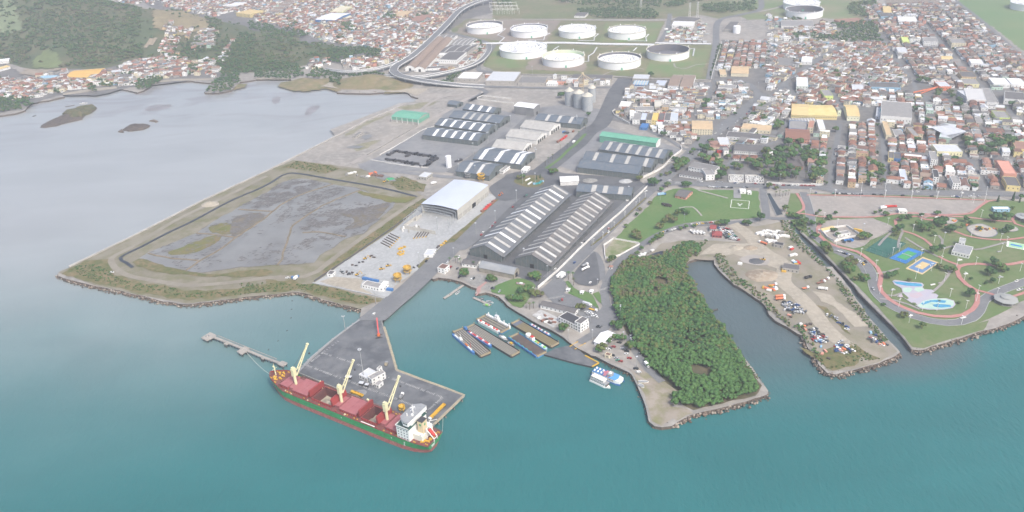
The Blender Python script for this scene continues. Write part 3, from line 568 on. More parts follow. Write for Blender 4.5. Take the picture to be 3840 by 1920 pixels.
for s in ["B 1000,830,30,10","B 1150,820,34,13","B 1290,840,26,8","B 1420,870,24,4","B 560,840,26,6","B 480,820,26,6","A 2250,850,30,4","B 700,800,24,3"]:
 r,tk = s.split(); x,y,R,h = map(float,tk.split(',')); p = at(r,x,y); BUMPS.append((p.x,p.y,R,h))
def bump_np(P):
 z = np.zeros(len(P))-1.0
 for x,y,R,h in BUMPS: z = np.maximum(z,z*0-1+ (h+1)*np.exp(-((P[:,0]-x)**2+(P[:,1]-y)**2)/(R*R)))
 return z
def terrain(x,y):
 if y < 1150 or x > 100: return GZ
 P = np.array([[x,y]]); z = bump_np(P)[0]
 if HB[0] < x < HB[1] and HB[2] < y < HB[3]: z = max(z,hill_np(P)[0])
 return GZ+max(0,z)
def grid_mesh(name,x0,x1,y0,y1,st,fn,m,rough=0,inside=None):
 xs = np.arange(x0,x1,st); ys = np.arange(y0,y1,st); X,Y = np.meshgrid(xs,ys); P = np.stack([X.ravel(),Y.ravel()],1); Zv = fn(P)
 if rough: Zv = Zv+np.array([noise.fractal(Vector((p[0]*.02,p[1]*.02,0)),1,2,4) for p in P])*rough*np.clip(Zv/10,0,1)
 nx,ny = len(xs),len(ys); i = (np.arange(ny-1)[:,None]*nx+np.arange(nx-1)[None,:]).ravel(); Fq = np.stack([i,i+1,i+nx+1,i+nx],1)
 Fq = Fq[(Zv[Fq] > -.6).any(1)]
 if inside is not None: Fq = Fq[inside[Fq].all(1)]
 used = np.unique(Fq); mp_ = -np.ones(len(P),int); mp_[used] = np.arange(len(used))
 o = bigmesh(name,np.column_stack([P,Zv+GZ])[used],mp_[Fq],m,kind='structure')
 o.data.polygons.foreach_set('use_smooth',np.ones(len(o.data.polygons),bool)); return o
M_hill = mat('hill_scrub',(.075,.10,.045),(.13,.12,.065),.009,c3=(.06,.09,.04),scale3=.05,bump=1.0)
M_head = mat('headland_scrub',(.21,.17,.09),(.14,.145,.06),.03,c3=(.26,.20,.13),scale3=.1,bump=.4)
grid_mesh('hill',HB[0],HB[1],HB[2],HB[3],12,hill_np,M_hill,3)
grid_mesh('headland',-520,60,1150,1560,6,bump_np,M_head,.8)
HILL_PAINT = [("A 300,690 340,590 450,500 560,520 640,600 650,690",(.15,.19,.075)),("A 0,0 350,0 200,90 230,320 0,360",(.16,.20,.11)),("A 1000,0 1290,58 1560,95 1850,118 2140,185 2140,300 1850,370 1760,350 1520,300 1600,130 1300,75",(.245,.205,.12)),("A 1470,400 1600,380 1560,470 1480,520 1430,570 1420,500",(.30,.25,.18)),("A 180,750 240,690 440,690 680,680 520,740 400,790",(.30,.255,.20))]
for i,(s,c) in enumerate(HILL_PAINT):          # clearings and bare slopes draped on the hill
 P2 = [tuple(map(float,t.split(','))) for t in s[2:].split()]
 W_ = []
 for x,y in P2:
  z = GZ+20
  for _ in range(25): p = at(s[0],x,y,z); z = .5*z+.5*terrain(p.x,p.y)
  W_.append((p.x,p.y))
 W_ = [(p.x,p.y) for p in rough_edge([Vector((a,b,0)) for a,b in W_],12,6,.02)]
 xs = [p[0] for p in W_]; ys = [p[1] for p in W_]; st = 8
 gx = np.arange(min(xs),max(xs),st); gy = np.arange(min(ys),max(ys),st); X,Y = np.meshgrid(gx,gy)
 ins = np.array([inpoly(W_,a,b) for a,b in zip(X.ravel(),Y.ravel())])
 grid_mesh('hill_clearing',min(xs),max(xs),min(ys),max(ys),st,lambda P: np.maximum(hill_np(P),0)+1.2+.3*i,mat('clearing_%d' % i,c,tuple(v*.8 for v in c),.03,c3=tuple(v*1.15 for v in c),scale3=.1),3,ins)
M_reef = mat('reef_rock',(.06,.05,.045),(.10,.08,.065),.2,c3=(.13,.11,.09),scale3=.5)
def mound(name,reg,s,h,m,label=None,cat=None,seed=1):
 P = rough_edge(smooth(pts(reg,s,0),8,True),6,1.6,.1); c = sum(P,Vector())/len(P); n = len(P); V = []; F = []
 R = [(1.06,-1.2),(1,.4),(.9,.55*h),(.7,.85*h),(.42,h),(.15,h*1.05)]
 for f,z in R:
  for p in P:
   q = c.lerp(p,f); V.append((q.x+noise.noise(q*.2)*2.2,q.y+noise.noise(q*.2+Vector((5,5,5)))*2.2,z+noise.noise(Vector((q.x*.15,q.y*.15,z+seed)))*h*.45))
 for k in range(len(R)-1): F += [(k*n+i,k*n+(i+1) % n,(k+1)*n+(i+1) % n,(k+1)*n+i) for i in range(n)]
 F.append(tuple(range((len(R)-1)*n,len(R)*n)))
 a = sum(P[i].x*P[(i+1) % n].y-P[(i+1) % n].x*P[i].y for i in range(n))
 if a < 0: F = [tuple(reversed(f)) for f in F]
 mb = MB(); mb.add(V,F); o = mb.build(name,m,kind='structure'); return o
mound('islet','O',"470,850 545,795 700,735 850,650 950,625 1050,608 1110,620 1110,655 960,735 940,765 830,790 600,848 500,860",5,M_reef)
mound('islet','O',"720,700 800,690 940,640 1090,612 1105,650 950,735 830,770",9,mat('islet_scrub',(.07,.085,.04),(.13,.11,.06),.1))
mound('rock_reef','O',"1420,885 1500,830 1680,818 1735,835 1660,880 1480,900",4,M_reef); mound('rock_reef','O',"1720,785 1770,770 1830,785 1790,798",2.5,M_rock); mound('rock_reef','O',"1360,905 1400,878 1425,915 1390,915",2.5,M_rock)
for s_ in ("O 1650,650 1750,600 1900,588 1980,600 1900,640 1750,665","B 160,990 230,975 240,1020 190,1045","B 520,1090 600,1060 640,1075 560,1150 500,1160"):
 sheet('mudflat',pts('O',s_,0),mat('wet_mud',(.20,.19,.19),(.26,.25,.26),.05,rough=.4),.05,amp=2,sm=True)
# ================================================================== PORT BUILDINGS
M_roofd = mat('steel_roof_slate',(.10,.13,.165),(.125,.15,.18),.06,rough=.65,spec=.15,c3=(.16,.17,.18),scale3=.25,var=.07)
M_roofg = mat('steel_roof_grey',(.145,.16,.18),(.17,.178,.188),.05,rough=.7,spec=.12,c3=(.17,.17,.165),scale3=.12)
M_walld = mat('steel_wall_green_grey',(.10,.13,.135),(.13,.155,.155),.1,rough=.7,c3=(.17,.17,.155),scale3=.3)
M_rib = mat('steel_post',(.16,.18,.185),rough=.6)
M_lite = mat('skylight_panel',(.54,.53,.50),(.42,.40,.37),.05,rough=.5,c3=(.60,.60,.58),scale3=.02)
M_litew = mat('skylight_white',(.82,.83,.84),(.72,.73,.74),.1,rough=.5)
M_dark = mat('dark_opening',(.02,.022,.025),rough=.9)
M_beige = mat('beige_roof_sheet',(.45,.44,.41),(.40,.395,.375),.06,rough=.6,c3=(.34,.33,.31),scale3=.2)
M_wallw = mat('white_wall',(.72,.72,.70),(.62,.61,.58),.12,c3=(.78,.78,.77),scale3=.4)
M_wallb = mat('block_wall',(.42,.41,.38),(.34,.33,.30),.3)
M_green = mat('green_roof_sheet',(.13,.36,.26),(.16,.40,.29),.05,rough=.55,c3=(.11,.31,.22),scale3=.4)
M_glass = mat('window_glass',(.03,.045,.055),rough=.15,spec=.6)
M_conch = mat('silo_steel',(.36,.39,.41),(.42,.43,.43),.2,rough=.5,c3=(.30,.33,.35),scale3=.5)
SHEDS = []
def frame3(A,B,C):
 """right-angled ground frame: origin A, x towards B, width from C"""
 ex = Vector((B.x-A.x,B.y-A.y,0)); L = ex.length; ex.normalize(); ey = Vector((-ex.y,ex.x,0))
 wv = Vector((C.x-B.x,C.y-B.y,0)).dot(ey); return A,math.atan2(ex.y,ex.x),L,wv
def shed(label,reg,a,b,c,he,hr,strips=(),wallm=None,roofm=None,litm=None,gable='x',doors=2,cat='warehouse',group='port warehouses',canopy=0,sw=3.6,ribs=True,wd=None,curved=False,over=.5,endw=None,name='warehouse'):
 """gabled shed: eave line a-b, far eave corner c, all seen at eave height; ridge along a-b"""
 A,B,C = (at(reg,*p,GZ+he) for p in (a,b,c))
 o,rz,L,W = frame3(A,B,C)
 if wd: W = math.copysign(wd,W)
 t = thing(name,label,cat,(o.x,o.y,GZ),rz,group)
 ca,sa = math.cos(rz),math.sin(rz); g = lambda x,y: (o.x+x*ca-y*sa,o.y+x*sa+y*ca)
 keep([g(0,0),g(L,0),g(L,W),g(0,W)])
 s = 1 if W > 0 else -1; W = abs(W); Y = lambda y: s*y
 wm = wallm or M_walld; rm = roofm or M_roofd
 nseg = 8 if curved else 2
 prof = []
 for i in range(nseg+1):
  y = W*i/nseg; u = abs(2*i/nseg-1)
  prof.append((y,he+(hr-he)*((1-u*u) if curved else (1-u))))
 mb = MB()                                             # walls with gables
 n = len(prof)
 def ring(x): return [(x,Y(0),0),(x,Y(W),0)]+[(x,Y(y),z) for y,z in reversed(prof)]
 for x in (0,L):
  mb.add(ring(x),[tuple(range(n+2)) if (x == 0) == (s > 0) else tuple(range(n+1,-1,-1))],0)
 for y in (0,W):
  mb.add([(0,Y(y),0),(L,Y(y),0),(L,Y(y),he),(0,Y(y),he)],[(0,1,2,3)])
 mb.build('wall',wm,t)
 if endw:
  for x in (-.06,L+.06):
   q = MB(); q.add([(x,y,z) for _,y,z in ring(x)],[tuple(range(n+2))]); q.build('gable_wall',endw,t)
 rf = MB()
 for i in range(n-1):
  (y0,z0),(y1,z1) = prof[i],prof[i+1]; e0 = -over if i == 0 else 0; e1 = over if i == n-2 else 0
  sl = (z1-z0)/(y1-y0); q = [(y0+e0,z0+e0*sl),(y1+e1,z1+e1*sl)]
  rf.add([(-over,Y(q[0][0]),q[0][1]),(L+over,Y(q[0][0]),q[0][1]),(L+over,Y(q[1][0]),q[1][1]),(-over,Y(q[1][0]),q[1][1]),
    (-over,Y(q[0][0]),q[0][1]+.3),(L+over,Y(q[0][0]),q[0][1]+.3),(L+over,Y(q[1][0]),q[1][1]+.3),(-over,Y(q[1][0]),q[1][1]+.3)],
    [(0,3,2,1),(4,5,6,7),(0,1,5,4),(1,2,6,5),(2,3,7,6),(3,0,4,7)])
 R = rf.build('roof',rm,t)
 sm_ = MB(); k = max(2,int(L/ (6 if L > 90 else 4)))
 for j in range(k+1):
  x = L*j/k
  for i in range(n-1):
   (y0,z0),(y1,z1) = prof[i],prof[i+1]; sm_.beam((x,Y(y0),z0+.36),(x,Y(y1),z1+.36),.18,.12)
 if not curved: sm_.beam((-over,Y(W/2),hr+.36),(L+over,Y(W/2),hr+.36),.7,.2)
 sm_.build('roof_seams',rm,R,kind='stuff')
 for st in strips:
  fr,mm = (st if isinstance(st,tuple) else (st,None)); x = L*fr; q = MB()
  for i in range(n-1):
   (y0,z0),(y1,z1) = prof[i],prof[i+1]
   q.add([(x-sw/2,Y(y0),z0+.44),(x+sw/2,Y(y0),z0+.44),(x+sw/2,Y(y1),z1+.44),(x-sw/2,Y(y1),z1+.44)],[(0,1,2,3)])
  q.build('skylight_strip',mm or litm or M_lite,t)
 if ribs:
  q = MB(); k = max(2,int(L/7))
  for j in range(k+1):
   for y in (-.12,W+.12): q.cbox((L*j/k,Y(y),he/2),(.5,.3,he),0)
  k = max(2,int(W/6))
  for x in (-.12,L+.12):
   for j in range(k+1):
    y = W*j/k; u = abs(2*y/W-1); zz = he+(hr-he)*(1-u); q.cbox((x,Y(y),zz/2),(.3,.5,zz-.2),0)
  q.build('wall_posts',M_rib if wm is M_walld else wm,t,kind='stuff')
 for x in (-.2,L+.2):
  for j in range(doors):
   d = MB(); y = W*(j+1)/(doors+1); d.cbox((x,Y(y),2.6),(.24,4.6,5.2)); d.build('door',M_dark,t)
 if canopy:
  q = MB(); q.beam((0,Y(-canopy/2),he-.8),(L,Y(-canopy/2),he-.8),canopy,.25)
  q.build('canopy',rm,t)
  for j in range(int(L/16)+1):
   q = MB(); q.bar((j*16+1,Y(-canopy+.4),0),(j*16+1,Y(-canopy+.4),he-.9),.22); q.build('canopy_post',M_rib,t)
 SHEDS.append((label,o,L,W)); return t
EV = lambda n,a=.0,b=1.0: [a+(b-a)*(i+.5)/n for i in range(n)]
W1 = 'grey'
mixs = lambda fr: [(f,M_litew if i % 5 == 2 else (M_beige if i % 3 == 1 else M_lite)) for i,f in enumerate(fr)]
shed('long slate roofed warehouse with pale skylight strips, nearer the causeway road','V',(385,1093),(933,588),(720,520),8,17,mixs([(i+.62)/14 for i in range(14)]),doors=1,canopy=4,sw=3.8,wd=40,roofm=M_roofg)
shed('long brownish grey warehouse with dull skylight strips, beside the white boundary wall','V',(768,1170),(1268,648),(1000,600),8,17,[((i+.62)/15,M_beige if i not in (1,7,12) else M_lite) for i in range(15)],doors=1,canopy=4,sw=3.4,wd=40,roofm=mat('steel_roof_brown',(.155,.155,.158),(.18,.17,.162),.04,rough=.7,spec=.12,c3=(.10,.11,.122),scale3=.1))
kw = dict(doors=2,sw=5)
shed('slate warehouse with five white skylights nearest the fenced black tyre ring','W',(915,500),(1580,578),(1725,490),8,13,EV(5,.12,.95),litm=M_litew,**kw)
shed('second slate warehouse behind the tyre ring with five white skylights','W',(1062,380),(1695,467),(1842,385),8,13,EV(5,.04,.95),litm=M_litew,**kw)
shed('third slate warehouse behind the tyre ring with four dull skylights','W',(1235,285),(1845,362),(1990,280),8,13,EV(4,.2,.8),litm=M_beige,**kw)
shed('farthest slate warehouse of the stepped row with three white skylights','W',(1400,187),(1765,237),(1862,180),8,13,EV(3,.1,.95),litm=M_litew,**kw)
kw2 = dict(doors=4,group='beige port sheds',roofm=M_beige,wallm=M_wallw,ribs=False)
shed('beige roofed white shed nearest the grain silos','W',(2095,408),(2450,458),(2550,362),7,12.5,**kw2)
shed('middle beige roofed white shed of the row','W',(1920,518),(2290,568),(2405,475),7,12.5,**kw2)
shed('beige roofed white shed touching the slate shed with white skylights','W',(1755,648),(2120,690),(2256,592),7,12.5,**kw2)
shed('slate warehouse with four wide white skylights next to the beige sheds','W',(1525,788),(2110,862),(2285,718),8,14,[(.15,M_litew),(.48,M_litew),(.8,M_litew),(.92,M_litew)],sw=6,doors=2)
shed('slate warehouse with two dull skylights behind the yellow hopper','W',(1315,938),(1720,995),(1890,862),8,14,[.3,.66],sw=5,doors=1)
shed('slate warehouse with three skylights in front of the grain silos','C',(228,1205),(690,1252),(740,1185),8,13,[.25,.5,.76],sw=5,doors=1)
shed('slate warehouse with six dull skylights in front of the long green roof','V',(1175,235),(1690,312),(1756,240),8,14,EV(6,.04,.98),litm=M_beige,doors=2,sw=5)
shed('slate warehouse with four dull skylights, middle of three by the curved wall','V',(1040,315),(1592,383),(1664,318),8,14,[.17,.42,.64,.9],litm=M_beige,doors=2,sw=5)
shed('slate warehouse with plain roof in front of the curved white wall','V',(1000,380),(1490,436),(1545,372),8,13,[],doors=2)
shed('slate warehouse with three dull skylights beside the main road wall','V',(990,572),(1430,606),(1464,545),8,13,[.31,.52,.8],litm=M_beige,doors=1,sw=6)
shed('long green roofed warehouse with white base wall near the town','V',(1178,128),(1632,186),(1676,150),10,13,[],wallm=M_green,roofm=M_green,doors=0,ribs=False,endw=M_wallw)
shed('white arched roof shed beside the roundabout','V',(862,497),(1010,490),(1005,452),6,9,[],wallm=M_wallw,roofm=M_wallw,doors=1,ribs=False,curved=True)
shed('white arched roof hall with tall grey wall behind the slate sheds','W',(2022,152),(2258,182),(2380,140),14,16,[],wallm=M_paved,roofm=M_litew,doors=1,ribs=False,curved=True)
shed('low grey arched shed on the quay in front of the long warehouses','F',(462,238),(765,300),(812,255),6,10,[],wallm=mat('weathered_block',(.33,.31,.26),(.26,.24,.20),.2),roofm=mat('worn_tin',(.24,.26,.28),(.30,.31,.32),.06),doors=1,ribs=True,curved=True)
shed('dark arched shed beside the works track','W',(1215,125),(1330,145),(1375,105),5,8,[],doors=1,curved=True,ribs=False)
gs = shed('green roofed shed with block base wall beside the bay sea wall','W',(540,280),(862,318),(1000,240),9,12,[],wallm=M_wallb,roofm=M_green,doors=0,ribs=True,group=None)
L_,W_ = SHEDS[-1][2:]
q = MB(); q.beam((0,-.2,6.3),(L_,-.2,6.3),.25,4); q.beam((L_+.2,0,5.5),(L_+.2,W_,5.5),.25,6); q.build('green_cladding',M_green,gs)
for j in range(6):
 q = MB(); q.cbox((L_*j/5,-.45,4.4),(.9,.6,8.8)); q.build('column',M_wallw,gs)
hga,hgb,hgc = at('N',1062,511,GZ+14),at('N',1150,528,GZ+14),at('N',1228,466,GZ+14)
o,rz,LH,WH = frame3(hgb,hgc,hga)
t = thing('hangar','large hangar with pale lavender roof and unfinished steel end in the concrete yard','hangar',(o.x,o.y,GZ),rz)
ca,sa = math.cos(rz),math.sin(rz); hg = lambda x,y,z=0: Vector((o.x+x*ca-y*sa,o.y+x*sa+y*ca,GZ+z))
keep([hg(-40,0),hg(LH,0),hg(LH,WH),hg(-40,WH)])
M_lav = mat('lavender_roof',(.52,.565,.65),(.49,.53,.615),.05,rough=.45)
mb = MB(); nn = 10
pr = [(WH*i/nn,14+1.7*(1-abs(2*i/nn-1)**1.6)) for i in range(nn+1)]
for (y0,z0),(y1,z1) in zip(pr,pr[1:]):
 mb.add([(-.6,y0,z0),(LH+.6,y0,z0),(LH+.6,y1,z1),(-.6,y1,z1),(-.6,y0,z0+.4),(LH+.6,y0,z0+.4),(LH+.6,y1,z1+.4),(-.6,y1,z1+.4)],[(0,3,2,1),(4,5,6,7),(0,1,5,4),(1,2,6,5),(2,3,7,6),(3,0,4,7)])
mb.build('roof',M_lav,t)
mb = MB()
for y in (0,WH): mb.cbox((LH/2,y,7),(LH,.4,13.9))
mb.add([(LH,0,0),(LH,WH,0)]+[(LH,y,z) for y,z in reversed(pr)],[tuple(range(nn+3))])
mb.build('wall',mat('hangar_cladding',(.50,.49,.44),(.46,.45,.41),.1),t)
for j in range(7):
 q = MB(); q.cbox((LH*(j+.5)/7,.35*(-1 if WH > 0 else 1),3),(LH/9,.3,6)); q.build('wall_panel',M_wallb if j != 3 else M_dark,t)
for j in range(7):          # bare portal frames of the unfinished bays
 x = -4-j*6.2
 if j < 4:
  q = MB(); q.bar((x,0,0),(x,0,12.5),.35); q.bar((x,WH,0),(x,WH,12.5),.35)
  if j < 3:
   for (y0,z0),(y1,z1) in zip(pr,pr[1:]): q.beam((x,y0,z0-1.4),(x,y1,z1-1.4),.25,.5); q.beam((x,y0,z0-.3),(x,y1,z1-.3),.2,.25); q.bar((x,y0,z0-1.4),(x,y1,z1-.3),.12)
  q.build('portal_frame',M_conch,t)
 else:
  q = MB(); q.bar((x,WH,0),(x,WH,11),.3); q.build('column',M_conch,t)
for z in (4,8,11.5):
 q = MB(); q.beam((-4,WH,z),(-4-6*6.2,WH,z),.25,.35); q.build('girt',M_conch,t)
for a,b in (((-14,WH-1),(-44,WH-1)),((-44,WH-1),(-44,WH*.1)),((-22,WH-4),(-8,WH-4))):
 d_ = Vector((b[0]-a[0],b[1]-a[1],0)); k = int(d_.length/4)
 for i in range(k):
  p = Vector((*a,0))+d_*((i+.5)/k); q = MB(); q.cbox((p.x,p.y,2.4),(d_.length/k-.12,.5,4.8),math.atan2(d_.y,d_.x)); q.build('wall_slab',mat('precast_slab',(.52,.50,.45),(.46,.44,.40),.2),t)
M_tank = mat('tank_white',(.86,.87,.88),(.83,.84,.85),.04,rough=.5)
M_tin = mat('tank_inside',(.13,.14,.17),(.17,.16,.17),.1)
M_tgr = mat('tank_lime_inside',(.55,.66,.42),(.62,.70,.52),.05)
M_tyel = mat('tank_rim_cream',(.72,.68,.55),(.66,.62,.5),.1)
M_deckd = mat('tank_deck_stain',(.20,.20,.21),(.36,.36,.36),.3)
M_gdoor = mat('green_ladder_door',(.10,.42,.27))
def oil_tank(label,reg,xl,xr,yc,roofz,rim=None,hollow=False,lime=False,H=14.5,patches=True):
 """rim seen from (xl,yc) to (xr,yc)"""
 a,b = at(reg,xl,yc,GZ+H),at(reg,xr,yc,GZ+H); c = (a+b)/2; R = (a-b).length/2
 t = thing('oil_tank',label,'oil tank',(c.x,c.y,GZ),0,'white floating roof oil tanks')
 keep([(c.x+R*1.05*math.cos(k),c.y+R*1.05*math.sin(k)) for k in np.linspace(0,2*PI,16,False)])
 mb = MB(); mb.lathe([(R,0),(R,H)],72); mb.build('shell',M_tank,t)
 mb = MB(); mb.lathe([(R-.35,H),(R-.35,.2)],72); mb.build('inner_shell',M_tgr if lime else M_tin,t)
 mb = MB(); mb.lathe([(R+1.1,H-.3),(R+1.1,H+.15),(R-.4,H+.15),(R-.4,H-.3),(R+1.1,H-.3)],72); mb.build('wind_girder',rim or M_tank,t)
 mb = MB(); mb.lathe([(R+.5,H+1.1),(R+.5,H+1.22)],72)
 for k in range(24): mb.bar((R*1.008*math.cos(k*PI/12),R*1.008*math.sin(k*PI/12),H),(R*1.008*math.cos(k*PI/12),R*1.008*math.sin(k*PI/12),H+1.2),.12)
 mb.build('handrail',M_tank,t,kind='stuff')
 z = .4 if hollow else H-roofz
 mb = MB(); mb.lathe([(R-1.2,z),(R-1.4,z+.5),(R*.86,z+.5),(R*.85,z),(.01,z+.25)],72)
 D = mb.build('floating_roof',M_tin if hollow else M_tank,t)
 if patches and not hollow:
  r_ = random.Random(int(xl)); mb = MB()
  for rr_ in (.25,.4,.55,.7,.8):
   k0 = 0
   while k0 < 2*PI:
    dk = r_.uniform(.05,.35)/rr_
    if r_.random() < .62:
     a_ = np.linspace(k0,k0+dk,6); w_ = r_.uniform(.025,.06)*R
     mb.add([(rr_*R*math.cos(x),rr_*R*math.sin(x),z+.3) for x in a_]+[((rr_*R-w_)*math.cos(x),(rr_*R-w_)*math.sin(x),z+.3) for x in a_],[(i+1,i,6+i,7+i) for i in range(5)])
    k0 += dk*1.4
  mb.build('deck_stain',M_deckd,D,kind='stuff')
 th = math.atan2(-c.y,-c.x)+.12
 q = MB(); q.cbox(((R+.5)*math.cos(th),(R+.5)*math.sin(th),2.5),(1,3,5),th); q.build('hatch_door',M_gdoor,t)
 q = MB(); n = 14; th0 = math.atan2(-c.y,-c.x)-1.35
 for i in range(n): q.bar(((R+.7)*math.cos(th0+i*.018),(R+.7)*math.sin(th0+i*.018),H*i/n),((R+.7)*math.cos(th0+(i+1)*.018),(R+.7)*math.sin(th0+(i+1)*.018),H*(i+1)/n),.5)
 q.build('stairway',M_tyel,t)
 for k in range(8):
  q = MB(); a_ = k*PI/4+.2; q.cbox(((R+.5)*math.cos(a_),(R+.5)*math.sin(a_),H+1.4),(1.3,1.3,2.6),a_); q.build('foam_chamber',M_tank,t)
 return t
oil_tank('white oil tank with low roof, beside the elevated motorway','B',2122,2478,243,5.5,rim=M_tyel)
oil_tank('white oil tank with dark ringed roof, second in the back row','C',-10,354,278,3.2)
oil_tank('white oil tank with roof near the brim, third in the back row','C',472,842,283,1)
oil_tank('white oil tank with cream rim, nearest the terminal pump yard','C',966,1348,293,2,rim=M_tyel)
oil_tank('white oil tank with roof at the brim, partly behind the lime tank','C',-120,348,470,.8)
oil_tank('white oil tank with lime green inner wall','C',304,728,555,6.5,rim=M_tyel,lime=True)
oil_tank('white oil tank with cream rim and a green hatch, front of the farm','C',864,1300,575,5,rim=M_tyel)
oil_tank('empty oil tank with dark hollow inside','C',1356,1788,493,9,hollow=True,rim=M_tyel)
oil_tank('white oil tank at the picture top behind the town','D',155,525,18,1)
oil_tank('white oil tank just in front of the one at the picture top','D',177,558,90,8,rim=M_tank,hollow=True)
oil_tank('white oil tank in the far green field at the corner','D',2450,2840,20,1)
def small_tank(label,reg,xl,xr,yb,H,name='storage_tank'):
 a,b = at(reg,xl,yb,GZ),at(reg,xr,yb,GZ); c = (a+b)/2; R = (a-b).length/2; c = c+Vector((0,R,0))*.9
 t = thing(name,label,'tank',(c.x,c.y,GZ)); keep([(c.x+R*math.cos(k),c.y+R*math.sin(k)) for k in np.linspace(0,2*PI,8,False)])
 MB().lathe([(R,0),(R,H)],28).build('shell',M_tank,t); MB().lathe([(R,H),(.01,H+R*.18)],28).build('roof',M_tank,t)
 q = MB()
 for i in range(12): q.bar((R*1.02*math.cos(-2.2+i*.1),R*1.02*math.sin(-2.2+i*.1),H*i/12),(R*1.02*math.cos(-2.1+i*.1),R*1.02*math.sin(-2.1+i*.1),H*(i+1)/12),.2)
 q.build('stairway',M_conch,t)
small_tank('slim white water tank by the tyre ring yard','W',1200,1268,905,17)
small_tank('small white fuel tank on green ground behind the town','C',2230,2305,338,15)
for lb,xl,xr,yb in (('leftmost grey grain silo of the cluster',532,622,1075),('grey grain silo in the middle of the cluster',620,725,1098),('nearest grey grain silo beside the avenue',708,814,1128),('rear grey grain silo half hidden by the others',765,843,1045)):
 a,b = at('C',xl,yb-20,GZ),at('C',xr,yb-20,GZ); c = (a+b)/2; R = (a-b).length/2; H = 25
 t = thing('grain_silo',lb,'silo',(c.x,c.y,GZ),0,'grain silos'); keep([(c.x+R*math.cos(k),c.y+R*math.sin(k)) for k in np.linspace(0,2*PI,8,False)])
 mb = MB(); mb.lathe([(R,0),(R,H)],36); mb.build('wall',M_conch,t)
 for k in range(9): MB().lathe([(R+.12,2.6*k+.9),(R+.2,2.6*k+1.05),(R+.12,2.6*k+1.2)],36).build('wall_ring',M_conch,t)
 MB().lathe([(R+.5,H),(R*.2,H+4.6),(R*.18,H+5.4),(.01,H+5.6)],36).build('roof',mat('silo_roof_cream',(.56,.53,.44),(.48,.46,.40),.2,rough=.5),t)
 q = MB(); q.bar((R*.1,0,H+5.5),(R*.9,0,H+1),.25); q.build('ladder',M_tyel,t)
c = at('C',725,1010); t = thing('grain_elevator','cream steel elevator tower above the silos','tower',(c.x,c.y+22,GZ))
q = MB()
for x,y in ((-1.5,-1.5),(1.5,-1.5),(1.5,1.5),(-1.5,1.5)): q.bar((x,y,0),(x,y,40),.25)
for k in range(9): q.bar((-1.5,-1.5,k*4.4),(1.5,-1.5,k*4.4+4.4),.15); q.bar((-1.5,1.5,k*4.4+4.4),(-1.5,-1.5,k*4.4),.15); q.bar((1.5,1.5,k*4.4+4.4),(1.5,-1.5,k*4.4),.15)
q.build('tower_frame',mat('cream_steel',(.60,.50,.33)),t)
MB().cbox((0,0,41.2),(3.6,3.6,2.6)).build('head_house',MATS['cream_steel'],t)
for p in ((-14,-12,31),(10,-16,31),(16,-4,30)): MB().bar((0,0,40),p,.45).build('spout',MATS['cream_steel'],t)
# ================================================================== THE SHIP
M_hg = mat('hull_green',(.04,.29,.10),(.045,.32,.12),.15,rough=.45,c3=(.06,.18,.075),scale3=.4,obj=True)
M_hr = mat('hull_boot_red',(.36,.105,.10),(.44,.17,.155),.2,rough=.6,c3=(.26,.08,.075),scale3=.5,obj=True)
M_dk = mat('deck_oxide',(.16,.055,.05),(.21,.085,.075),.25,rough=.7,obj=True,c3=(.12,.05,.045),scale3=.7)
M_ht = mat('hatch_pink_oxide',(.32,.105,.115),(.36,.135,.14),.2,rough=.6,obj=True)
M_hc = mat('hatch_cover_red',(.33,.045,.045),(.27,.055,.05),.2,rough=.55,obj=True)
M_cr = mat('crane_cream',(.74,.70,.44),(.66,.62,.40),.3,rough=.45,obj=True)
M_sw = mat('ship_white',(.82,.82,.80),(.76,.75,.72),.3,rough=.45,obj=True)
M_fun = mat('funnel_buff',(.70,.57,.36),(.62,.50,.33),.3,obj=True)
M_sgd = mat('ship_green_deck',(.035,.10,.085),rough=.7)
M_hold = mat('hold_dark_red',(.12,.045,.045),(.16,.06,.055),.3,obj=True)
M_grain = mat('bulk_cargo',(.42,.39,.31),(.37,.34,.27),.3,obj=True,bump=.3)
M_ylw = mat('machine_yellow',(.62,.38,.04),(.52,.32,.05),.6,rough=.5,obj=True)
M_ora = mat('orange_paint',(.62,.16,.03),rough=.5)
M_redp = mat('red_paint',(.55,.05,.04),rough=.45)
M_steel = mat('dark_steel',(.06,.06,.065),rough=.6)
M_blue = mat('blue_paint',(.05,.16,.40),(.07,.20,.42),.3,rough=.5)
M_teal = mat('teal_paint',(.04,.34,.36),rough=.5)
M_gry = mat('grey_paint',(.30,.31,.32),(.25,.26,.27),.3,rough=.6)
AX = Vector((-.845,.5346,0)); SO = Vector((-66.5,479.6,0)); SRZ = math.atan2(.5346,-.845)
ship = thing('bulk_carrier','green and red bulk carrier ship with three cream cranes moored along the pier','ship',SO,SRZ)
ST = [0,6,14,25,40,60,100,140,152,161,169,174.5,178.3]
DH = [9.8,10.8,11.6,12,12,12,12,12,11.7,10.3,7.3,4.2,.35]
WH_ = [2.6,6.5,10,11.6,12,12,12,12,11,8,4.2,1.8,.12]
def hull_pt(i,f,side):
 """station i, f from waterline 0 to deck 1"""
 s = ST[i]; b = WH_[i]+(DH[i]-WH_[i])*min(1,f*1.0)
 if i == len(ST)-1: s = 175+3.3*f
 if i == 0: s = 2.4*(1-f)
 top = 10 if s < 159 else 12.6+ (s-159)*.05
 return (s,side*b,-1.2+(top+1.2)*f)
FR = [0,.16,.32,.47,.471,.74,1]
mb = MB(); mg = MB(); n = len(ST)
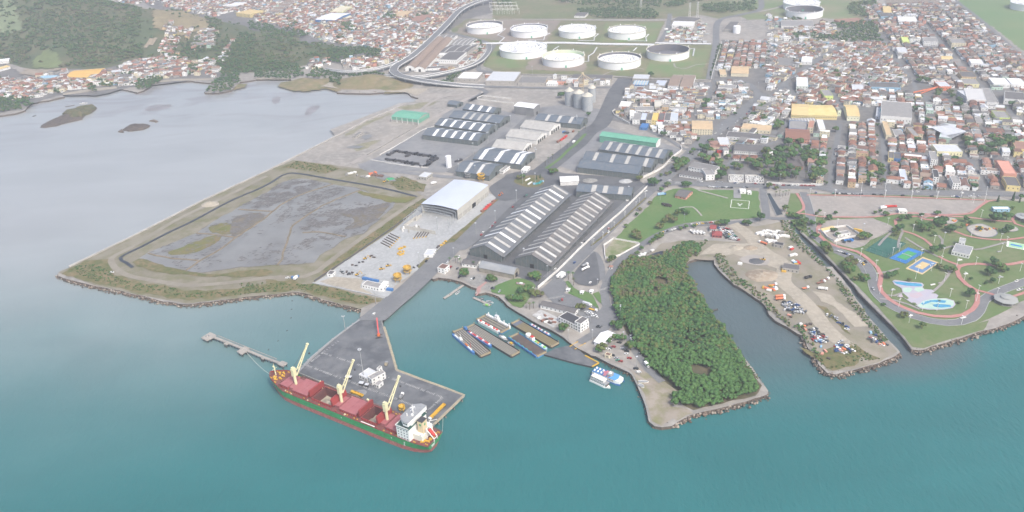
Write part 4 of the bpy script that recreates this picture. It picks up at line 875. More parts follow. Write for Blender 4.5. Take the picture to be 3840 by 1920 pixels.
for side in (1,-1):
 for bld,lo,hi in ((mb,0,3),(mg,4,6)):
  o_ = [[hull_pt(i,FR[k],side) for i in range(n)] for k in range(lo,hi+1)]
  for k in range(hi-lo):
   for i in range(n-1):
    q = [o_[k][i],o_[k][i+1],o_[k+1][i+1],o_[k+1][i]]
    bld.add(q if side < 0 else q[::-1],[(0,1,2,3)])
for bld,lo,hi in ((mb,0,3),(mg,4,6)):
 for k in range(lo,hi): bld.add([hull_pt(0,FR[k],1),hull_pt(0,FR[k],-1),hull_pt(0,FR[k+1],-1),hull_pt(0,FR[k+1],1)],[(0,1,2,3)])
mb.build('hull_boot',M_hr,ship); mg.build('hull',M_hg,ship)
dk = MB(); P = [(ST[i],DH[i]-.1) for i in range(10)]; P[9] = (160,10.4)
wd = lambda x: float(np.interp(x,[p[0] for p in P],[p[1] for p in P]))
for s0,s1,hole in ((0,51.9,0),(51.9,67.1,1),(67.1,99.9,0),(99.9,121.1,1),(121.1,160,0)):
 xs = [s0]+[p[0] for p in P if s0 < p[0] < s1]+[s1]
 for x0,x1 in zip(xs,xs[1:]):
  for a,b in (((-1,1),) if not hole else ((-1,None),(None,1))):
   lo0,lo1 = (a*wd(x0),a*wd(x1)) if a else (8.2,8.2); hi0,hi1 = (b*wd(x0),b*wd(x1)) if b else (-8.2,-8.2)
   dk.add([(x0,lo0,9.9),(x1,lo1,9.9),(x1,hi1,9.9),(x0,hi0,9.9)],[(0,1,2,3)])
fo = [(160,10.4)]+[(ST[i],DH[i]-.1) for i in range(10,13)]
dk.add([(s,b,12.7) for s,b in fo]+[(s,-b,12.7) for s,b in reversed(fo)],[tuple(range(8))[::-1]])
dk.box(159.7,160,-10.4,10.4,9.9,12.7); dk.build('deck',M_dk,ship)
for side in (1,-1):                                     # bulwark at the bow, rails along the deck
 q = MB()
 for i in range(9,12):
  a,b = hull_pt(i,1,side),hull_pt(i+1,1,side); q.beam((a[0],a[1],13.4),(b[0],b[1],13.5),.2,1.3)
 q.build('bulwark',M_hc,ship)
 q = MB()
 for i in range(0,8):
  a,b = hull_pt(i,1,side),hull_pt(i+1,1,side); q.beam((a[0],a[1]-side*.2,11),(b[0],b[1]-side*.2,11),.12,.12); q.beam((a[0],a[1]-side*.2,10.5),(b[0],b[1]-side*.2,10.5),.08,.08)
  for k in range(max(1,int((b[0]-a[0])/3))):
   u = k/max(1,int((b[0]-a[0])/3)); q.bar((a[0]+(b[0]-a[0])*u,a[1]+(b[1]-a[1])*u-side*.2,9.9),(a[0]+(b[0]-a[0])*u,a[1]+(b[1]-a[1])*u-side*.2,11),.06)
 q.build('rail',M_hc,ship)
def hatch(s0,s1,hw=8.6,opened=False):
 q = MB()
 for y0,y1,x0,x1 in ((-hw,-hw+.4,s0,s1),(hw-.4,hw,s0,s1),(-hw+.4,hw-.4,s0,s0+.4),(-hw+.4,hw-.4,s1-.4,s1)): q.box(x0,x1,y0,y1,9.9,12.1)
 for k in range(int((s1-s0)/2.4)): q.box(s0+.6+k*2.4,s0+.85+k*2.4,hw,hw+.5,9.9,11.6); q.box(s0+.6+k*2.4,s0+.85+k*2.4,-hw-.5,-hw,9.9,11.6)
 q.build('hatch_coaming',M_hc,ship)
 if not opened:
  for x0,x1 in ((s0-.2,(s0+s1)/2-.08),((s0+s1)/2+.08,s1+.2)):
   q = MB(); q.box(x0,x1,-hw-.25,hw+.25,12.1,12.9)
   q.build('hatch_cover',M_ht,ship)
 else:
  q = MB(); q.box(s0+.4,s1-.4,-hw+.4,hw-.4,1.5,1.7)
  for y in (-hw+.42,hw-.42): q.add([(s0+.4,y,1.7),(s1-.4,y,1.7),(s1-.4,y,12),(s0+.4,y,12)],[(0,1,2,3)])
  for x in (s0+.42,s1-.42): q.add([(x,-hw+.4,1.7),(x,hw-.4,1.7),(x,hw-.4,12),(x,-hw+.4,12)],[(0,1,2,3)])
  q.build('cargo_hold',M_hold,ship)
  vs = []; N_ = 15; r_ = random.Random(int(s0))
  for i in range(N_):
   for j in range(N_):
    x = s0+.7+(s1-s0-1.4)*i/(N_-1); y = -hw+.7+(2*hw-1.4)*j/(N_-1)
    d = math.hypot((x-(s0+s1)/2+2)/9,(y-2.5)/7); vs.append((x,y,3.0+6.2*max(0,1-d*.75)+noise.noise(Vector((x*.4,y*.4,s0)))*.7))
  q = MB(); q.add(vs,[(i*N_+j,(i+1)*N_+j,(i+1)*N_+j+1,i*N_+j+1) for i in range(N_-1) for j in range(N_-1)]); q.build('cargo_heap',M_grain,ship)
  for sgn,x in ((1,s1+1.2),(-1,s0-1.2)):       # folded covers standing at both ends of the hold
   for k,(dx,tz) in enumerate(((0,6.6),(1.1,6.2))):
    q = MB(); xx = x+sgn*dx
    q.add([(xx-.35,-hw,12.2),(xx+.35,-hw,12.2),(xx+.35,hw,12.2),(xx-.35,hw,12.2),(xx-.35-sgn*.5,-hw,12.2+tz-1),(xx+.35-sgn*.5,-hw,12.2+tz-1),(xx+.35-sgn*.5,hw,12.2+tz-1),(xx-.35-sgn*.5,hw,12.2+tz-1),(xx-.35-sgn*.6,-hw+1.2,12.2+tz),(xx+.35-sgn*.6,-hw+1.2,12.2+tz),(xx+.35-sgn*.6,hw-1.2,12.2+tz),(xx-.35-sgn*.6,hw-1.2,12.2+tz)],
     [(0,3,2,1),(0,1,5,4),(2,3,7,6),(1,2,6,5),(3,0,4,7),(8,9,10,11),(4,5,9,8),(6,7,11,10),(5,6,10,9),(7,4,8,11)])
    q.build('folded_hatch_cover',M_hc,ship)
hatch(149.5,158.5,7.6); hatch(126.5,143); hatch(99.5,121.5,opened=True); hatch(73,90.5); hatch(51.5,67.5,opened=True); hatch(29.5,41.5)
def luff(x,jl,luffd,dx):
 q = MB(); q.box(x-2.4,x+2.4,-6.5,6.5,9.9,12.4); q.build('deck_house',M_ht,ship)
 q = MB(); q.lathe([(1.25,12.4),(1.25,20.6),(1.6,21)],16,(x,.6,0)); q.build('crane_pedestal',M_cr,ship)
 q = MB(); q.box(x-1.4,x+1.4,-1.3,2.3,21,28.4); q.box(x-1.2,x+1.2,-.6,1.8,28.4,29.8); c = q.build('crane_house',M_cr,ship)
 q = MB(); q.box(x-1,x+1,-2.3,-1.4,23.2,25.4); q.build('crane_cab',M_glass,c)
 el = math.radians(luffd); d = Vector((dx,-math.cos(el),math.sin(el))).normalized(); tip = Vector((x,-1.2,20.8))+d*jl
 q = MB()
 for sx in (-1.35,1.35): q.beam((x+sx,-1.2,20.8),tip+Vector((sx*.35,0,0)),.55,1.0)
 for u in (.22,.45,.68,.93): q.beam(Vector((x-1.35,-1.2,20.8)).lerp(tip-Vector((.5,0,0)),u),Vector((x+1.35,-1.2,20.8)).lerp(tip+Vector((.5,0,0)),u),.7,.9)
 q.cbox(tip,(2,1.6,1.4)); q.build('crane_jib',M_cr,ship)
 q = MB(); q.bar((x,0,29.8),tip,.1); q.bar((x-.6,0,29.8),tip,.1); q.bar(tip,tip+Vector((0,0,-9)),.08); q.cbox(tip+Vector((0,0,-9.6)),(1,1,1.4)); q.build('crane_wire',M_steel,ship)
for x in (146.4,94.6,46.6): luff(x,27.5,46,.02)
for x,y,h in ((123.5,-7,5),(70.5,-6,6),(171,0,9)):
 q = MB(); q.bar((x,y,9.9),(x,y,12.7+h),.55,10); q.bar((x,y,12.5+h),(x+1.4,y,12.7+h),.7,10); q.build('vent_post' if x < 170 else 'foremast',M_cr,ship)
q = MB(); q.beam((171,-2.4,19.5),(171,2.4,19.5),.3,.3); q.bar((171,0,21),(171,0,25),.2); q.build('foremast_yard',M_cr,ship)
r_ = random.Random(9)
for x,y,a in ((166,5,.5),(166,-5,-.5),(169,3,1),(169,-3.4,-1),(163.5,2,0),(164,-1.5,.3),(5,5,.2),(4,-5,1),(7,7,.6),(9,-7,0),(3,1.5,1.2)):
 q = MB(); z = 12.7 if x > 160 else 9.9; q.cbox((x,y,z+.5),(3.4,1.1,.9),a); q.bar((x+.9,y-.8,z+1),(x+.9,y+.8,z+1),.7,10); q.build('mooring_winch',M_ylw,ship)
for x,y in ((171,5),(172,-4),(163,-8),(163,8),(2,8),(2,-8),(12,10.2)):
 z = 12.7 if x > 160 else 9.9; q = MB(); q.bar((x,y,z),(x,y,z+1),.4,8); q.bar((x+1.2,y,z),(x+1.2,y,z+1),.4,8); q.build('bollard',M_ylw,ship)
for k in range(34):
 x = r_.uniform(28,158); q = MB(); y = r_.choice((1,-1))*r_.uniform(9.7,11); q.cbox((x,y,10.3),(r_.uniform(.6,1.8),r_.uniform(.5,1),.8)); q.build('deck_fitting',r_.choice((M_ylw,M_cr,M_cr,M_hc)),ship)
q = MB(); q.box(52,66,10.1,10.9,9.95,10.25); q.build('gangway',M_sw,ship)
q = MB(); q.box(16,28,-11.4,11.4,9.9,21.6); A_ = q.build('accommodation',M_sw,ship)
for k in range(4):
 for j in range(7):
  w_ = MB(); w_.cbox((28.04,-9+j*3,11.6+k*2.6),(.1,.9,.9)); w_.build('porthole',M_glass,A_)
 for j in range(4):
  w_ = MB(); w_.cbox((17.8+j*2.8,11.44,11.6+k*2.6),(.9,.1,.9)); w_.build('porthole',M_glass,A_)
q = MB(); q.box(15.4,28.4,-12,12,21.6,21.9); q.build('boat_deck',M_sgd,ship)
for y in (-11.8,11.8): q = MB(); q.box(15.6,28.2,y-.1,y+.1,21.9,23); q.build('bulwark',M_sw,ship)
q = MB(); q.box(28.1,28.3,-11.8,11.8,21.9,23); q.build('bulwark',M_sw,ship)
q = MB(); q.box(16.5,25,-6.5,6.5,21.9,25.2); q.build('bridge_base',M_sw,ship)
q = MB(); q.prism([(15.2,-12),(20,-12),(25.2,-8),(25.2,8),(20,12),(15.2,12)],25.2,29); q.build('wheelhouse',M_sw,ship)
for k in range(9): q = MB(); q.cbox((25.24,-6.8+k*1.7,27.6),(.1,1.3,1.2)); q.build('window',M_glass,ship)
for k in range(3): q = MB(); q.cbox((16.4+k*1.5,12.04,27.6),(1.1,.1,1.2)); q.build('window',M_glass,ship)
q = MB(); q.prism([(15,-12.2),(20.2,-12.2),(25.5,-8.2),(25.5,8.2),(20.2,12.2),(15,12.2)],29,29.25); q.build('monkey_deck',M_gry,ship)
q = MB(); q.bar((19,0,29),(19,0,36.5),.45,8,r2=.25); q.beam((19,-3,33),(19,3,33),.3,.3); q.beam((18,-1.6,34.6),(20,1.6,34.6),.4,.5); q.bar((20,-4,29),(20,-4,32),.15); q.bar((21,5,29),(21,5,31.5),.5); q.cbox((17.5,3,30),(1.4,1.4,1.6)); q.build('radar_mast',M_sw,ship)
q = MB(); q.box(7,16,-7,7,9.9,15.2); q.build('engine_casing',mat('casing_cream',(.70,.68,.60),obj=True),ship)
q = MB(); q.box(8.2,13.2,-2.2,3.4,15.2,26); F_ = q.build('funnel',M_fun,ship)
q = MB(); q.box(8,13.4,-2.4,3.6,26,26.5); q.build('funnel_top',M_steel,F_)
q = MB(); q.cbox((10.6,3.44,22.8),(1.7,.08,1.9)); q.cbox((8.16,.6,22.8),(.08,1.7,1.9)); q.build('funnel_emblem',M_hg,F_)
q = MB(); q.box(7.4,15.6,-7.3,-3,15.2,17.6); q.box(7.4,9,5,7,15.2,17); q.build('deck_locker',M_sw,ship)
q = MB()
for y in (-2.0,2.0): q.beam((6.4,y,19.5),(-.6,y,12.4),.5,.7); q.beam((6.4,y,19.5),(6.4,y,9.9),.5,.6); q.beam((-.4,y,12.6),(-.4,y,9.9),.4,.5)
q.beam((6.4,-2,19.6),(6.4,2,19.6),.4,.4); q.beam((-.6,-2,12.4),(-.6,2,12.4),.4,.4); q.build('lifeboat_ramp',M_sw,ship)
d = Vector((7,0,7.1)).normalized(); q = MB(); c = Vector((3.1,0,17)); q.bar(c-d*3.4,c+d*2.6,1.35,10); q.bar(c-d*3.4,c-d*4.7,1.35,10,r2=.4); q.build('lifeboat',M_redp,ship)
q = MB(); q.bar((12,-9.5,9.9),(12,-9.5,17),.4,8); q.beam((12,-9.5,16.8),(5,-10.5,20.5),.4,.5); q.build('stores_crane',M_sw,ship)
for y in (-5,-2,2,5): q = MB(); q.cbox((3.4,y*.9,10.5),(2.6,1.2,1.1)); q.build('mooring_winch',M_ylw,ship)
q = MB(); q.cbox((21.5,12.0,6.6),(.5,.1,3.4)); q.cbox((21.0,12.0,7.6),(1.2,.1,.5)); q.cbox((21.5,12.0,4.9),(1.6,.1,.4)); q.build('pilot_mark',M_sw,ship)
for x in (86,34): q = MB(); q.cbox((x,12.06,7.2),(.9,.08,.9)); q.build('hull_mark',M_sw,ship)
q = MB()
for k in range(7): q.cbox((-.16+.0*k,5.2-k*.62,8.2),(.1,.42,.8))
for k in range(6): q.cbox((-.05,4.9-k*.62,6.9),(.1,.42,.6))
q.build('stern_lettering',M_sw,ship)
def rope(label,a,b,sag,m,r=.12):
 mid = (Vector(a)+Vector(b))/2; q = MB(); pr_ = Vector(a)
 for i in range(1,9):
  u = i/8; p = Vector(a).lerp(Vector(b),u); p.z -= sag*4*u*(1-u); q.bar(pr_,p,r,4); pr_ = p
 tag(q.build('mooring_line',m),label,'rope')
sp = lambda x,y,z: SO+AX*x+Vector((-AX.y,AX.x,0))*y+Vector((0,0,z))
M_rope = mat('rope',(.45,.46,.40))
rope('pale mooring line from the ship bow to the jetty dolphin',sp(176,2,13),at('N',620,886,4),2.5,M_rope,.22)
rope('mooring line from the ship stern to the pier edge',sp(0,-9,10),at('S',1672,865,3),2,M_rope,.14)
# ================================================================== THE PIER
DECK = pts('S',"925,-3 790,95 690,170 590,255 500,330 430,405 378,470 1562,962 1590,935 1867,672 1255,442 1232,350 1205,260 1180,170 1140,50 1128,-3 M 1160,1287 1140,1292")
pc = at('S',1000,500); pier = thing('cargo_pier','grey asphalt cargo pier spreading out behind the bulk carrier','pier',(pc.x,pc.y,0))
rel = lambda p,z=0: (p.x-pc.x,p.y-pc.y,z)
mb = MB(); DP = [rel(p) for p in DECK]
a_ = sum(DP[i][0]*DP[(i+1) % len(DP)][1]-DP[(i+1) % len(DP)][0]*DP[i][1] for i in range(len(DP)))
if a_ < 0: DP.reverse()
mb.prism(DP,1.2,GZ+.02); mb.build('deck_slab',M_concd,pier)
ctr = Vector((0,0,0))
mb = MB(); mb.add([rel(p,GZ+.08) for p in pts('S',"925,0 800,100 700,175 600,262 440,408 390,468 1560,955 1582,930 1845,672 1255,460 1225,350 1195,260 1168,170 1130,50 1120,0")],[tuple(range(15))])
if sum(mb.v[i][0]*mb.v[(i+1) % 15][1]-mb.v[(i+1) % 15][0]*mb.v[i][1] for i in range(15)) < 0: mb.f = [tuple(reversed(mb.f[0]))]
mb.build('deck_paving',M_pier,pier)
EDGE = pts('S',"1145,60 1180,170 1205,260 1232,350 1257,445 1400,500 1500,538 1600,573 1700,610 1862,672 1800,735 1720,812 1650,880 1595,932")
KB = MB(); KB.box(-.55,.55,-.45,.45,0,.55); kbm = KB.mesh('kerb_block',[mat('kerb_buff',(.40,.35,.25),(.30,.27,.21),.5)]); acc = 0
PL = MB(); PL.bar((0,0,-1.5),(0,0,GZ-1.8),.45,8); PL.lathe([(.9,1.0),(.9,1.2)],8); plm = PL.mesh('pile',[M_concd]); TY = MB()
FD = MB(); FD.bar((-.6,0,0),(.6,0,0),.75,10); fdm = FD.mesh('fender',[M_steel])
for a,b in zip(EDGE,EDGE[1:]):
 d = b-a; L = d.length; ang = math.atan2(d.y,d.x); nrm = Vector((-d.y,d.x,0)).normalized()
 k = int(L/2.1)
 for i in range(k): p = a+d*((i+.5)/k); put('kerb_block',kbm,pier,rel(p-nrm*-.0,GZ+.05),ang)
 k = max(1,int(L/9))
 for i in range(k):
  p = a+d*((i+.5)/k); put('pile',plm,pier,rel(p-nrm*(-1.3),0),0); put('fender',fdm,pier,rel(p+nrm*.55,1.7),ang)
q = ribbon_mb([Vector(rel(p)) for p in EDGE],2.4,GZ+.02,GZ+.13,off=1.6 if False else 0); q.build('edge_band',MATS['kerb_buff'],pier)
EDGE2 = pts('S',"925,0 790,95 690,170 590,255 500,330 430,405 382,465")
q = ribbon_mb([Vector(rel(p)) for p in EDGE2],1.6,GZ+.1,GZ+.5); q.build('edge_beam',M_gry,pier)
r_ = random.Random(4)
for a,b in zip(EDGE2,EDGE2[1:]):
 for i in range(5):
  p = a.lerp(b,(i+.5)/5)+Vector((r_.uniform(-2.4,-.6),r_.uniform(-.5,1.5),0)); q = MB(); q.cbox((0,0,0),(r_.uniform(1,2.6),r_.uniform(.6,1.4),.7),.9); o_ = q.build('broken_slab',r_.choice((M_concd,M_gry,M_asphd)),pier); o_.location = rel(p,2.2)
def ladder_marks(name,a,b,wd=2.8,st=1.5,gap=(0,)):
 q = MB(); d = b-a; L = d.length; d.normalize(); nv = Vector((-d.y,d.x,0)); rr_ = random.Random(int(L))
 for i in range(int(L/st)):
  if rr_.random() < .22: continue
  p = a+d*(i*st); w_ = wd*rr_.uniform(.6,1); q.add([rel(p-nv*w_/2,0),rel(p+d*.65-nv*w_/2,0),rel(p+d*.65+nv*w_/2,0),rel(p+nv*w_/2,0)],[(0,1,2,3)])
 q.v = [(x,y,GZ+.115) for x,y,z in q.v]; q.build('track_marks',M_line,pier,kind='stuff')
 q = MB(); q.add([rel(a-nv*.3,0),rel(b-nv*.3,0),rel(b+nv*.3,0),rel(a+nv*.3,0)],[(0,1,2,3)]); q.v = [(x,y,GZ+.1) for x,y,z in q.v]; q.build('crane_rail',M_asphd,pier)
S_ = lambda x,y: at('S',x,y)
for a,b in ((S_(590,292),S_(960,415)),(S_(450,405),S_(1535,812)),(S_(1150,500),S_(1668,692)),(S_(1668,695),S_(1530,815)),(S_(735,190),S_(430,420))): ladder_marks('m',a,b)
def flat_building(label,reg,a,b,c,h,wm,rm,nwin=0,cat='building',name='building',group=None,parapet=.5,storeys=1,base=GZ,rows=None,win=None,kp=True):
 """flat roofed block: base corners a-b (front) and c"""
 A,B,C = (at(reg,*p,base) for p in (a,b,c)); o,rz,L,W = frame3(A,B,C); s = 1 if W > 0 else -1; W = abs(W)
 t = thing(name,label,cat,(o.x,o.y,base),rz,group); ca,sa = math.cos(rz),math.sin(rz)
 if kp: keep([(o.x+x*ca-y*sa,o.y+x*sa+y*ca) for x,y in ((0,0),(L,0),(L,s*W),(0,s*W))])
 q = MB(); q.box(0,L,*sorted((0,s*W)),0,h); q.build('wall',wm,t)
 q = MB(); q.box(.25,L-.25,*sorted((s*.25,s*(W-.25))),h-.3,h+.04); q.build('roof',rm,t)
 q = MB()
 for x0,x1,y0,y1 in ((0,L,0,.25),(0,L,W-.25,W),(0,.25,.25,W-.25),(L-.25,L,.25,W-.25)): q.box(x0,x1,*sorted((s*y0,s*y1)),h+.045,h+parapet)
 if parapet: q.build('parapet',wm,t)
 wmm = MB(); wmm.box(-.6,.6,-.06,.06,-.7,.7); wm_ = wmm.mesh('window',[win or M_glass])
 hs = h/storeys
 for k in range(storeys):
  n_ = nwin or max(1,int(L/4))
  for i in range(n_): put('window',wm_,t,(L*(i+.5)/n_,-s*.05,hs*(k+.55)))
  for i in range(max(1,int(W/4))):
   put('window',wm_,t,(L+.05,s*W*(i+.5)/max(1,int(W/4)),hs*(k+.55)),PI/2)
   put('window',wm_,t,(-.05,s*W*(i+.5)/max(1,int(W/4)),hs*(k+.55)),PI/2)
 return t
M_fc = mat('flat_roof_grey',(.28,.27,.26),(.21,.21,.21),.15,c3=(.34,.33,.32),scale3=.5)
M_ltr = mat('light_tin_roof',(.55,.57,.60),(.48,.50,.52),.2)
flat_building('white two storey pier office with grey roof beside the light mast','S',(1005,560),(1042,588),(1150,512),6.4,M_wallw,M_fc,2,storeys=2)
flat_building('white block with pale tin roof joined behind the pier office','S',(925,522),(1000,560),(1090,500),4,M_wallw,M_ltr,3)
flat_building('white stair tower at the rear of the pier office','S',(1090,505),(1110,512),(1145,490),8.5,M_wallw,M_fc,1,storeys=2)
flat_building('small white annex hut in front of the pier office','S',(1060,600),(1100,615),(1140,578),3.2,M_wallw,M_fc,2)
for lb,x,y,w_,d_ in (('grey roofed open kiosk on dark legs by the pier office',945,580,4.5,3.5),('smaller pale canopy beside the kiosk on the pier',995,595,3.4,3),('dark container hut with white roof nearer the ship bow',830,525,6,3)):
 p = S_(x,y); t = thing('kiosk',lb,'kiosk',p,-.3)
 q = MB(); q.box(-w_/2,w_/2,-d_/2,d_/2,2.5,2.75); q.build('roof',M_ltr,t)
 q = MB(); q.box(-w_/2+.4,w_/2-.4,-d_/2+.4,d_/2-.4,0,2.5); q.build('body',M_steel,t)
def mast(label,p,h,name='light_mast',n=6,m=None,cat='light mast',group=None):
 t = thing(name,label,cat,p,0,group); mm = m or M_conc
 MB().bar((0,0,0),(0,0,h),.38,8,r2=.2).build('pole',mm,t)
 q = MB(); q.lathe([(.2,h-.4),(1.3,h-.2),(1.3,h),(.2,h)],10); q.build('crown_ring',mm,t)
 for k in range(n):
  a = 2*PI*k/n; q = MB(); q.cbox((1.4*math.cos(a),1.4*math.sin(a),h+.3),(.5,.8,.6),a); q.build('floodlight',M_ltr,t)
mast('tall floodlight mast beside the pier office',S_(968,525),31,n=8)
mast('slim lamp mast at the landward edge of the pier',S_(800,92),16,n=2)
JZ = 4.2
jt = thing('mooring_jetty','narrow concrete mooring jetty on piles reaching out to sea beside the ship bow','jetty',at('N',600,872,0))
REG['Y'] = (730,1200,.15531); jo = jt.location.copy()
jr = lambda x,y: (lambda p: Vector((p.x-jo.x,p.y-jo.y,0)))(at('Y',x,y,JZ))
M_jet = mat('jetty_concrete',(.36,.33,.29),(.28,.26,.24),.15,c3=(.42,.39,.35),scale3=.6)
for s in ("150,425 370,290 525,365 410,440 285,492","695,570 760,535 830,560 760,592","1015,755 1215,625 1330,680 1250,750 1130,830","1590,915 1640,890 1700,905 1640,940","1990,1055 2110,980 2240,1030 2130,1120"):
 P = [jr(*map(float,q.split(','))) for q in s.split()]
 if sum(P[i].x*P[(i+1) % len(P)].y-P[(i+1) % len(P)].x*P[i].y for i in range(len(P))) < 0: P.reverse()
 q = MB(); q.prism(P,JZ-1.1,JZ,low=True); q.build('dolphin_cap',M_jet,jt)
 c = sum(P,Vector())/len(P)
 for p in P:
  q = MB(); u = c.lerp(p,.72); q.bar((u.x,u.y,-1.5),(u.x,u.y,JZ-1.1),.4,8); q.build('pile',M_steel,jt)
W0 = [jr(430,395),jr(800,535),jr(1180,690),jr(1660,890),jr(2060,1035)]
q = ribbon_mb(W0,2.6,JZ-.9,JZ-.05); q.build('walkway',M_jet,jt)
q = ribbon_mb(W0,.12,JZ+.9,JZ+1.0,off=1.2); ribbon_mb(W0,.12,JZ+.9,JZ+1.0,q,off=-1.2)
q.build('handrail',M_gry,jt); q = MB(); q.bar((0,0,0),(0,0,.1),.1)
for a,b in zip(W0,W0[1:]):
 for i in range(5): q_ = MB(); p = a.lerp(b,i/5); q_.bar((p.x,p.y,-1.5),(p.x,p.y,JZ-.9),.3,6); q_.build('pile',M_steel,jt)
p = jr(1500,840); MB().beam(jr(560,380)+Vector((0,0,JZ+.25)),jr(1980,945)+Vector((0,0,JZ+.25)),.5,.4).build('pipe',M_jet,jt)
for x,y in ((280,395),(340,385)): q = MB(); u = jr(x,y); q.bar((u.x,u.y,JZ),(u.x,u.y,JZ+1.2),.7,10); q.build('bollard',M_gry,jt)
BO = smooth(pts('N',"735,757 733,785 732,800 730,812 722,832 708,850 690,865 675,880 690,905",0),5)
for i,p in enumerate([BO[int(k*(len(BO)-1)/6)] for k in range(7)]):
 q = MB(); q.bar((-.8,0,0),(.8,0,.1),.45,6); o_ = q.build('boom_float',M_steel); o_.location = p; o_.rotation_euler[2] = i*.3; tag(o_,'dark float of the curved boom, '+('nearest the rocky shore','second from the rocky shore','third from the rocky shore','in the middle of the curve','third from the jetty','second from the jetty','nearest the jetty','nearest the jetty')[min(7,i)],'float','boom floats')
# ================================================================== FERRIES AND BOATS
M_lane = mat('ferry_deck',(.065,.065,.066),(.09,.088,.085),.3,rough=.8,c3=(.11,.105,.10),scale3=.8)
M_lanel = mat('lane_stripe',(.50,.46,.36),(.38,.36,.30),.5)
M_laney = mat('lane_stripe_yellow',(.50,.38,.10),(.40,.32,.12),.5)
M_rust = mat('rust_deck',(.085,.07,.063),(.12,.09,.075),.15,c3=(.07,.062,.06),scale3=.5)
M_pink = mat('pink_paint',(.60,.22,.26),rough=.6)
M_lime = mat('lime_paint',(.25,.55,.10),rough=.6)
def ferry(label,A,B,W,deck,hullm,stripes,stripem,side=1,sup=None,z=1.6):
 """open deck car ferry: A, B ends of the near long side, W width away from it"""
 A,B = Vector(A),Vector(B); d = B-A; L = d.length; rz = math.atan2(d.y,d.x)
 t = thing('car_ferry',label,'ferry',(A.x,A.y,0),rz,'open deck car ferries')
 q = MB(); P = [(1.5,0),(L-1.5,0),(L,1.2),(L,W-1.2),(L-1.5,W),(1.5,W),(0,W-1.2),(0,1.2)]
 q.prism(P,-.8,z); q.build('hull',hullm,t)
 q = MB(); q.box(.5,L-.5,.4,W-.4,z+.005,z+.05); q.build('deck',deck,t)
 for k in range(stripes):
  y = W*(k+.8)/(stripes+.6); q = MB(); q.box(3,L-3,y-.26,y+.26,z+.055,z+.09); q.build('lane_stripe',stripem,t)
 for x0,x1 in ((-.4,2.2),(L-2.2,L+.4)): q = MB(); q.box(x0,x1,1,W-1,z+.1,z+.35); q.build('ramp',mat('ramp_buff',(.34,.27,.15),(.25,.21,.15),.6),t)
 q = MB()
 for y in (.1,W-.3): q.box(2,L-2,y,y+.2,z,z+1.0)
 q.build('bulwark',hullm,t)
 for x,y in ((1.2,.8),(L-1.2,.8),(1.2,W-.8),(L-1.2,W-.8)): q = MB(); q.bar((x,y,z),(x,y,z+2.4),.45,6); q.build('ramp_tower',MATS['ramp_buff'],t)
 return t,L
def side_house(t,x0,x1,y0,y1,z,h,m,items,itemm,n):
 q = MB(); q.prism([(x0+2,y0),(x1-2,y0),(x1,(y0+y1)/2),(x1-2,y1),(x0+2,y1),(x0,(y0+y1)/2)],-.8,z+h); q.build('side_pontoon',m,t)
 for i in range(n):
  x = x0+2.5+(x1-x0-5)*(i+.5)/n; q = MB(); q.cbox((x,(y0+y1)/2,z+h+.5),((x1-x0)/n*.5,(y1-y0)*.55,1)); q.build(items,itemm[i % len(itemm)],t)
FZ = 1.5
X_ = lambda x,y: at('X',x,y,FZ)
t,L = ferry('short car ferry outermost of the moored group with orange boxes on its side',X_(15,868),X_(410,1215),12.3,M_lane,M_steel,5,M_lanel)
side_house(t,3,L-8,-2.4,0,FZ,1.0,M_blue,'locker',[M_sw,M_gry],3)
q = MB(); q.box(16,20,-1.8,.4,2.5,4.6); q.bar((18,-.6,4.6),(18,-.6,9.5),.2); q.box(17,19,-1.4,.2,4.6,5.4); q.build('control_cabin',M_sw,t)
for k in range(3): q = MB(); q.box(27+k*1.8,28.2+k*1.8,-1.6,-.2,2.55,3.9); q.build('life_raft',M_ora,t)
q = MB(); q.bar((36,-.5,2.5),(36,-.5,9),.16); q.bar((35.4,.2,2.5),(36,-.5,9),.12); q.build('signal_mast',M_redp,t)
t,L = ferry('long car ferry with pale lane stripes and a blue side pontoon with red boxes',X_(195,815),X_(838,1212),11.5,M_lane,M_steel,6,M_lanel)
side_house(t,6,42,-3.4,-.1,FZ,.9,M_blue,'life_raft',[M_redp,M_sw,M_pink,M_redp],14)
q = MB(); q.box(1,4,-2,.2,1.5,4.5); q.build('engine_hatch',M_blue,t)
t,L = ferry('olive decked car ferry with white side walls and red life rafts',X_(345,700),X_(692,890),12.5,mat('ferry_deck_olive',(.10,.098,.085),(.125,.12,.10),.3),mat('ferry_blue_hull',(.04,.16,.30),(.06,.20,.36),.3),3,M_lanel)
side_house(t,2,L-2,-.4,2.2,FZ,1.2,M_sw,'life_raft',[M_redp,M_sw,M_redp,M_redp,M_sw,M_redp],7)
q = MB(); q.box(2,L-1,12,14,-.5,3.4); q.build('side_wall',M_sw,t)
q = MB(); q.box(14,20,11.4,14.4,3.4,5.6); q.box(15,19,11.8,14,5.6,7.6); q.build('wheelhouse',M_sw,t); q = MB(); q.box(14.7,19.3,11.5,14.3,7.6,7.9); q.bar((17,12.9,7.9),(17,12.9,12),.12); q.bar((16,12.9,7.9),(16,12.9,11),.1); q.build('wheelhouse_roof',M_ltr,t)
for x in (5,27,34): q = MB(); q.bar((x,12.9,3.4),(x,12.9,6.2),.55,8); q.build('exhaust_stack',M_sw,t)
t,L = ferry('brown rusty decked car ferry lying against the landing stage',X_(790,945),X_(1190,1218),12.5,M_rust,mat('ferry_blue_hull2',(.05,.22,.46),(.07,.27,.50),.3),0,M_lanel)
q = MB(); q.box(1,L-1,-.5,.5,1,2.9); q.build('side_wall',M_blue,t)
for k in range(6): q = MB(); q.box(3+k*6,5+k*6,-.4,.6,2.9,3.6); q.build('locker',M_teal,t)
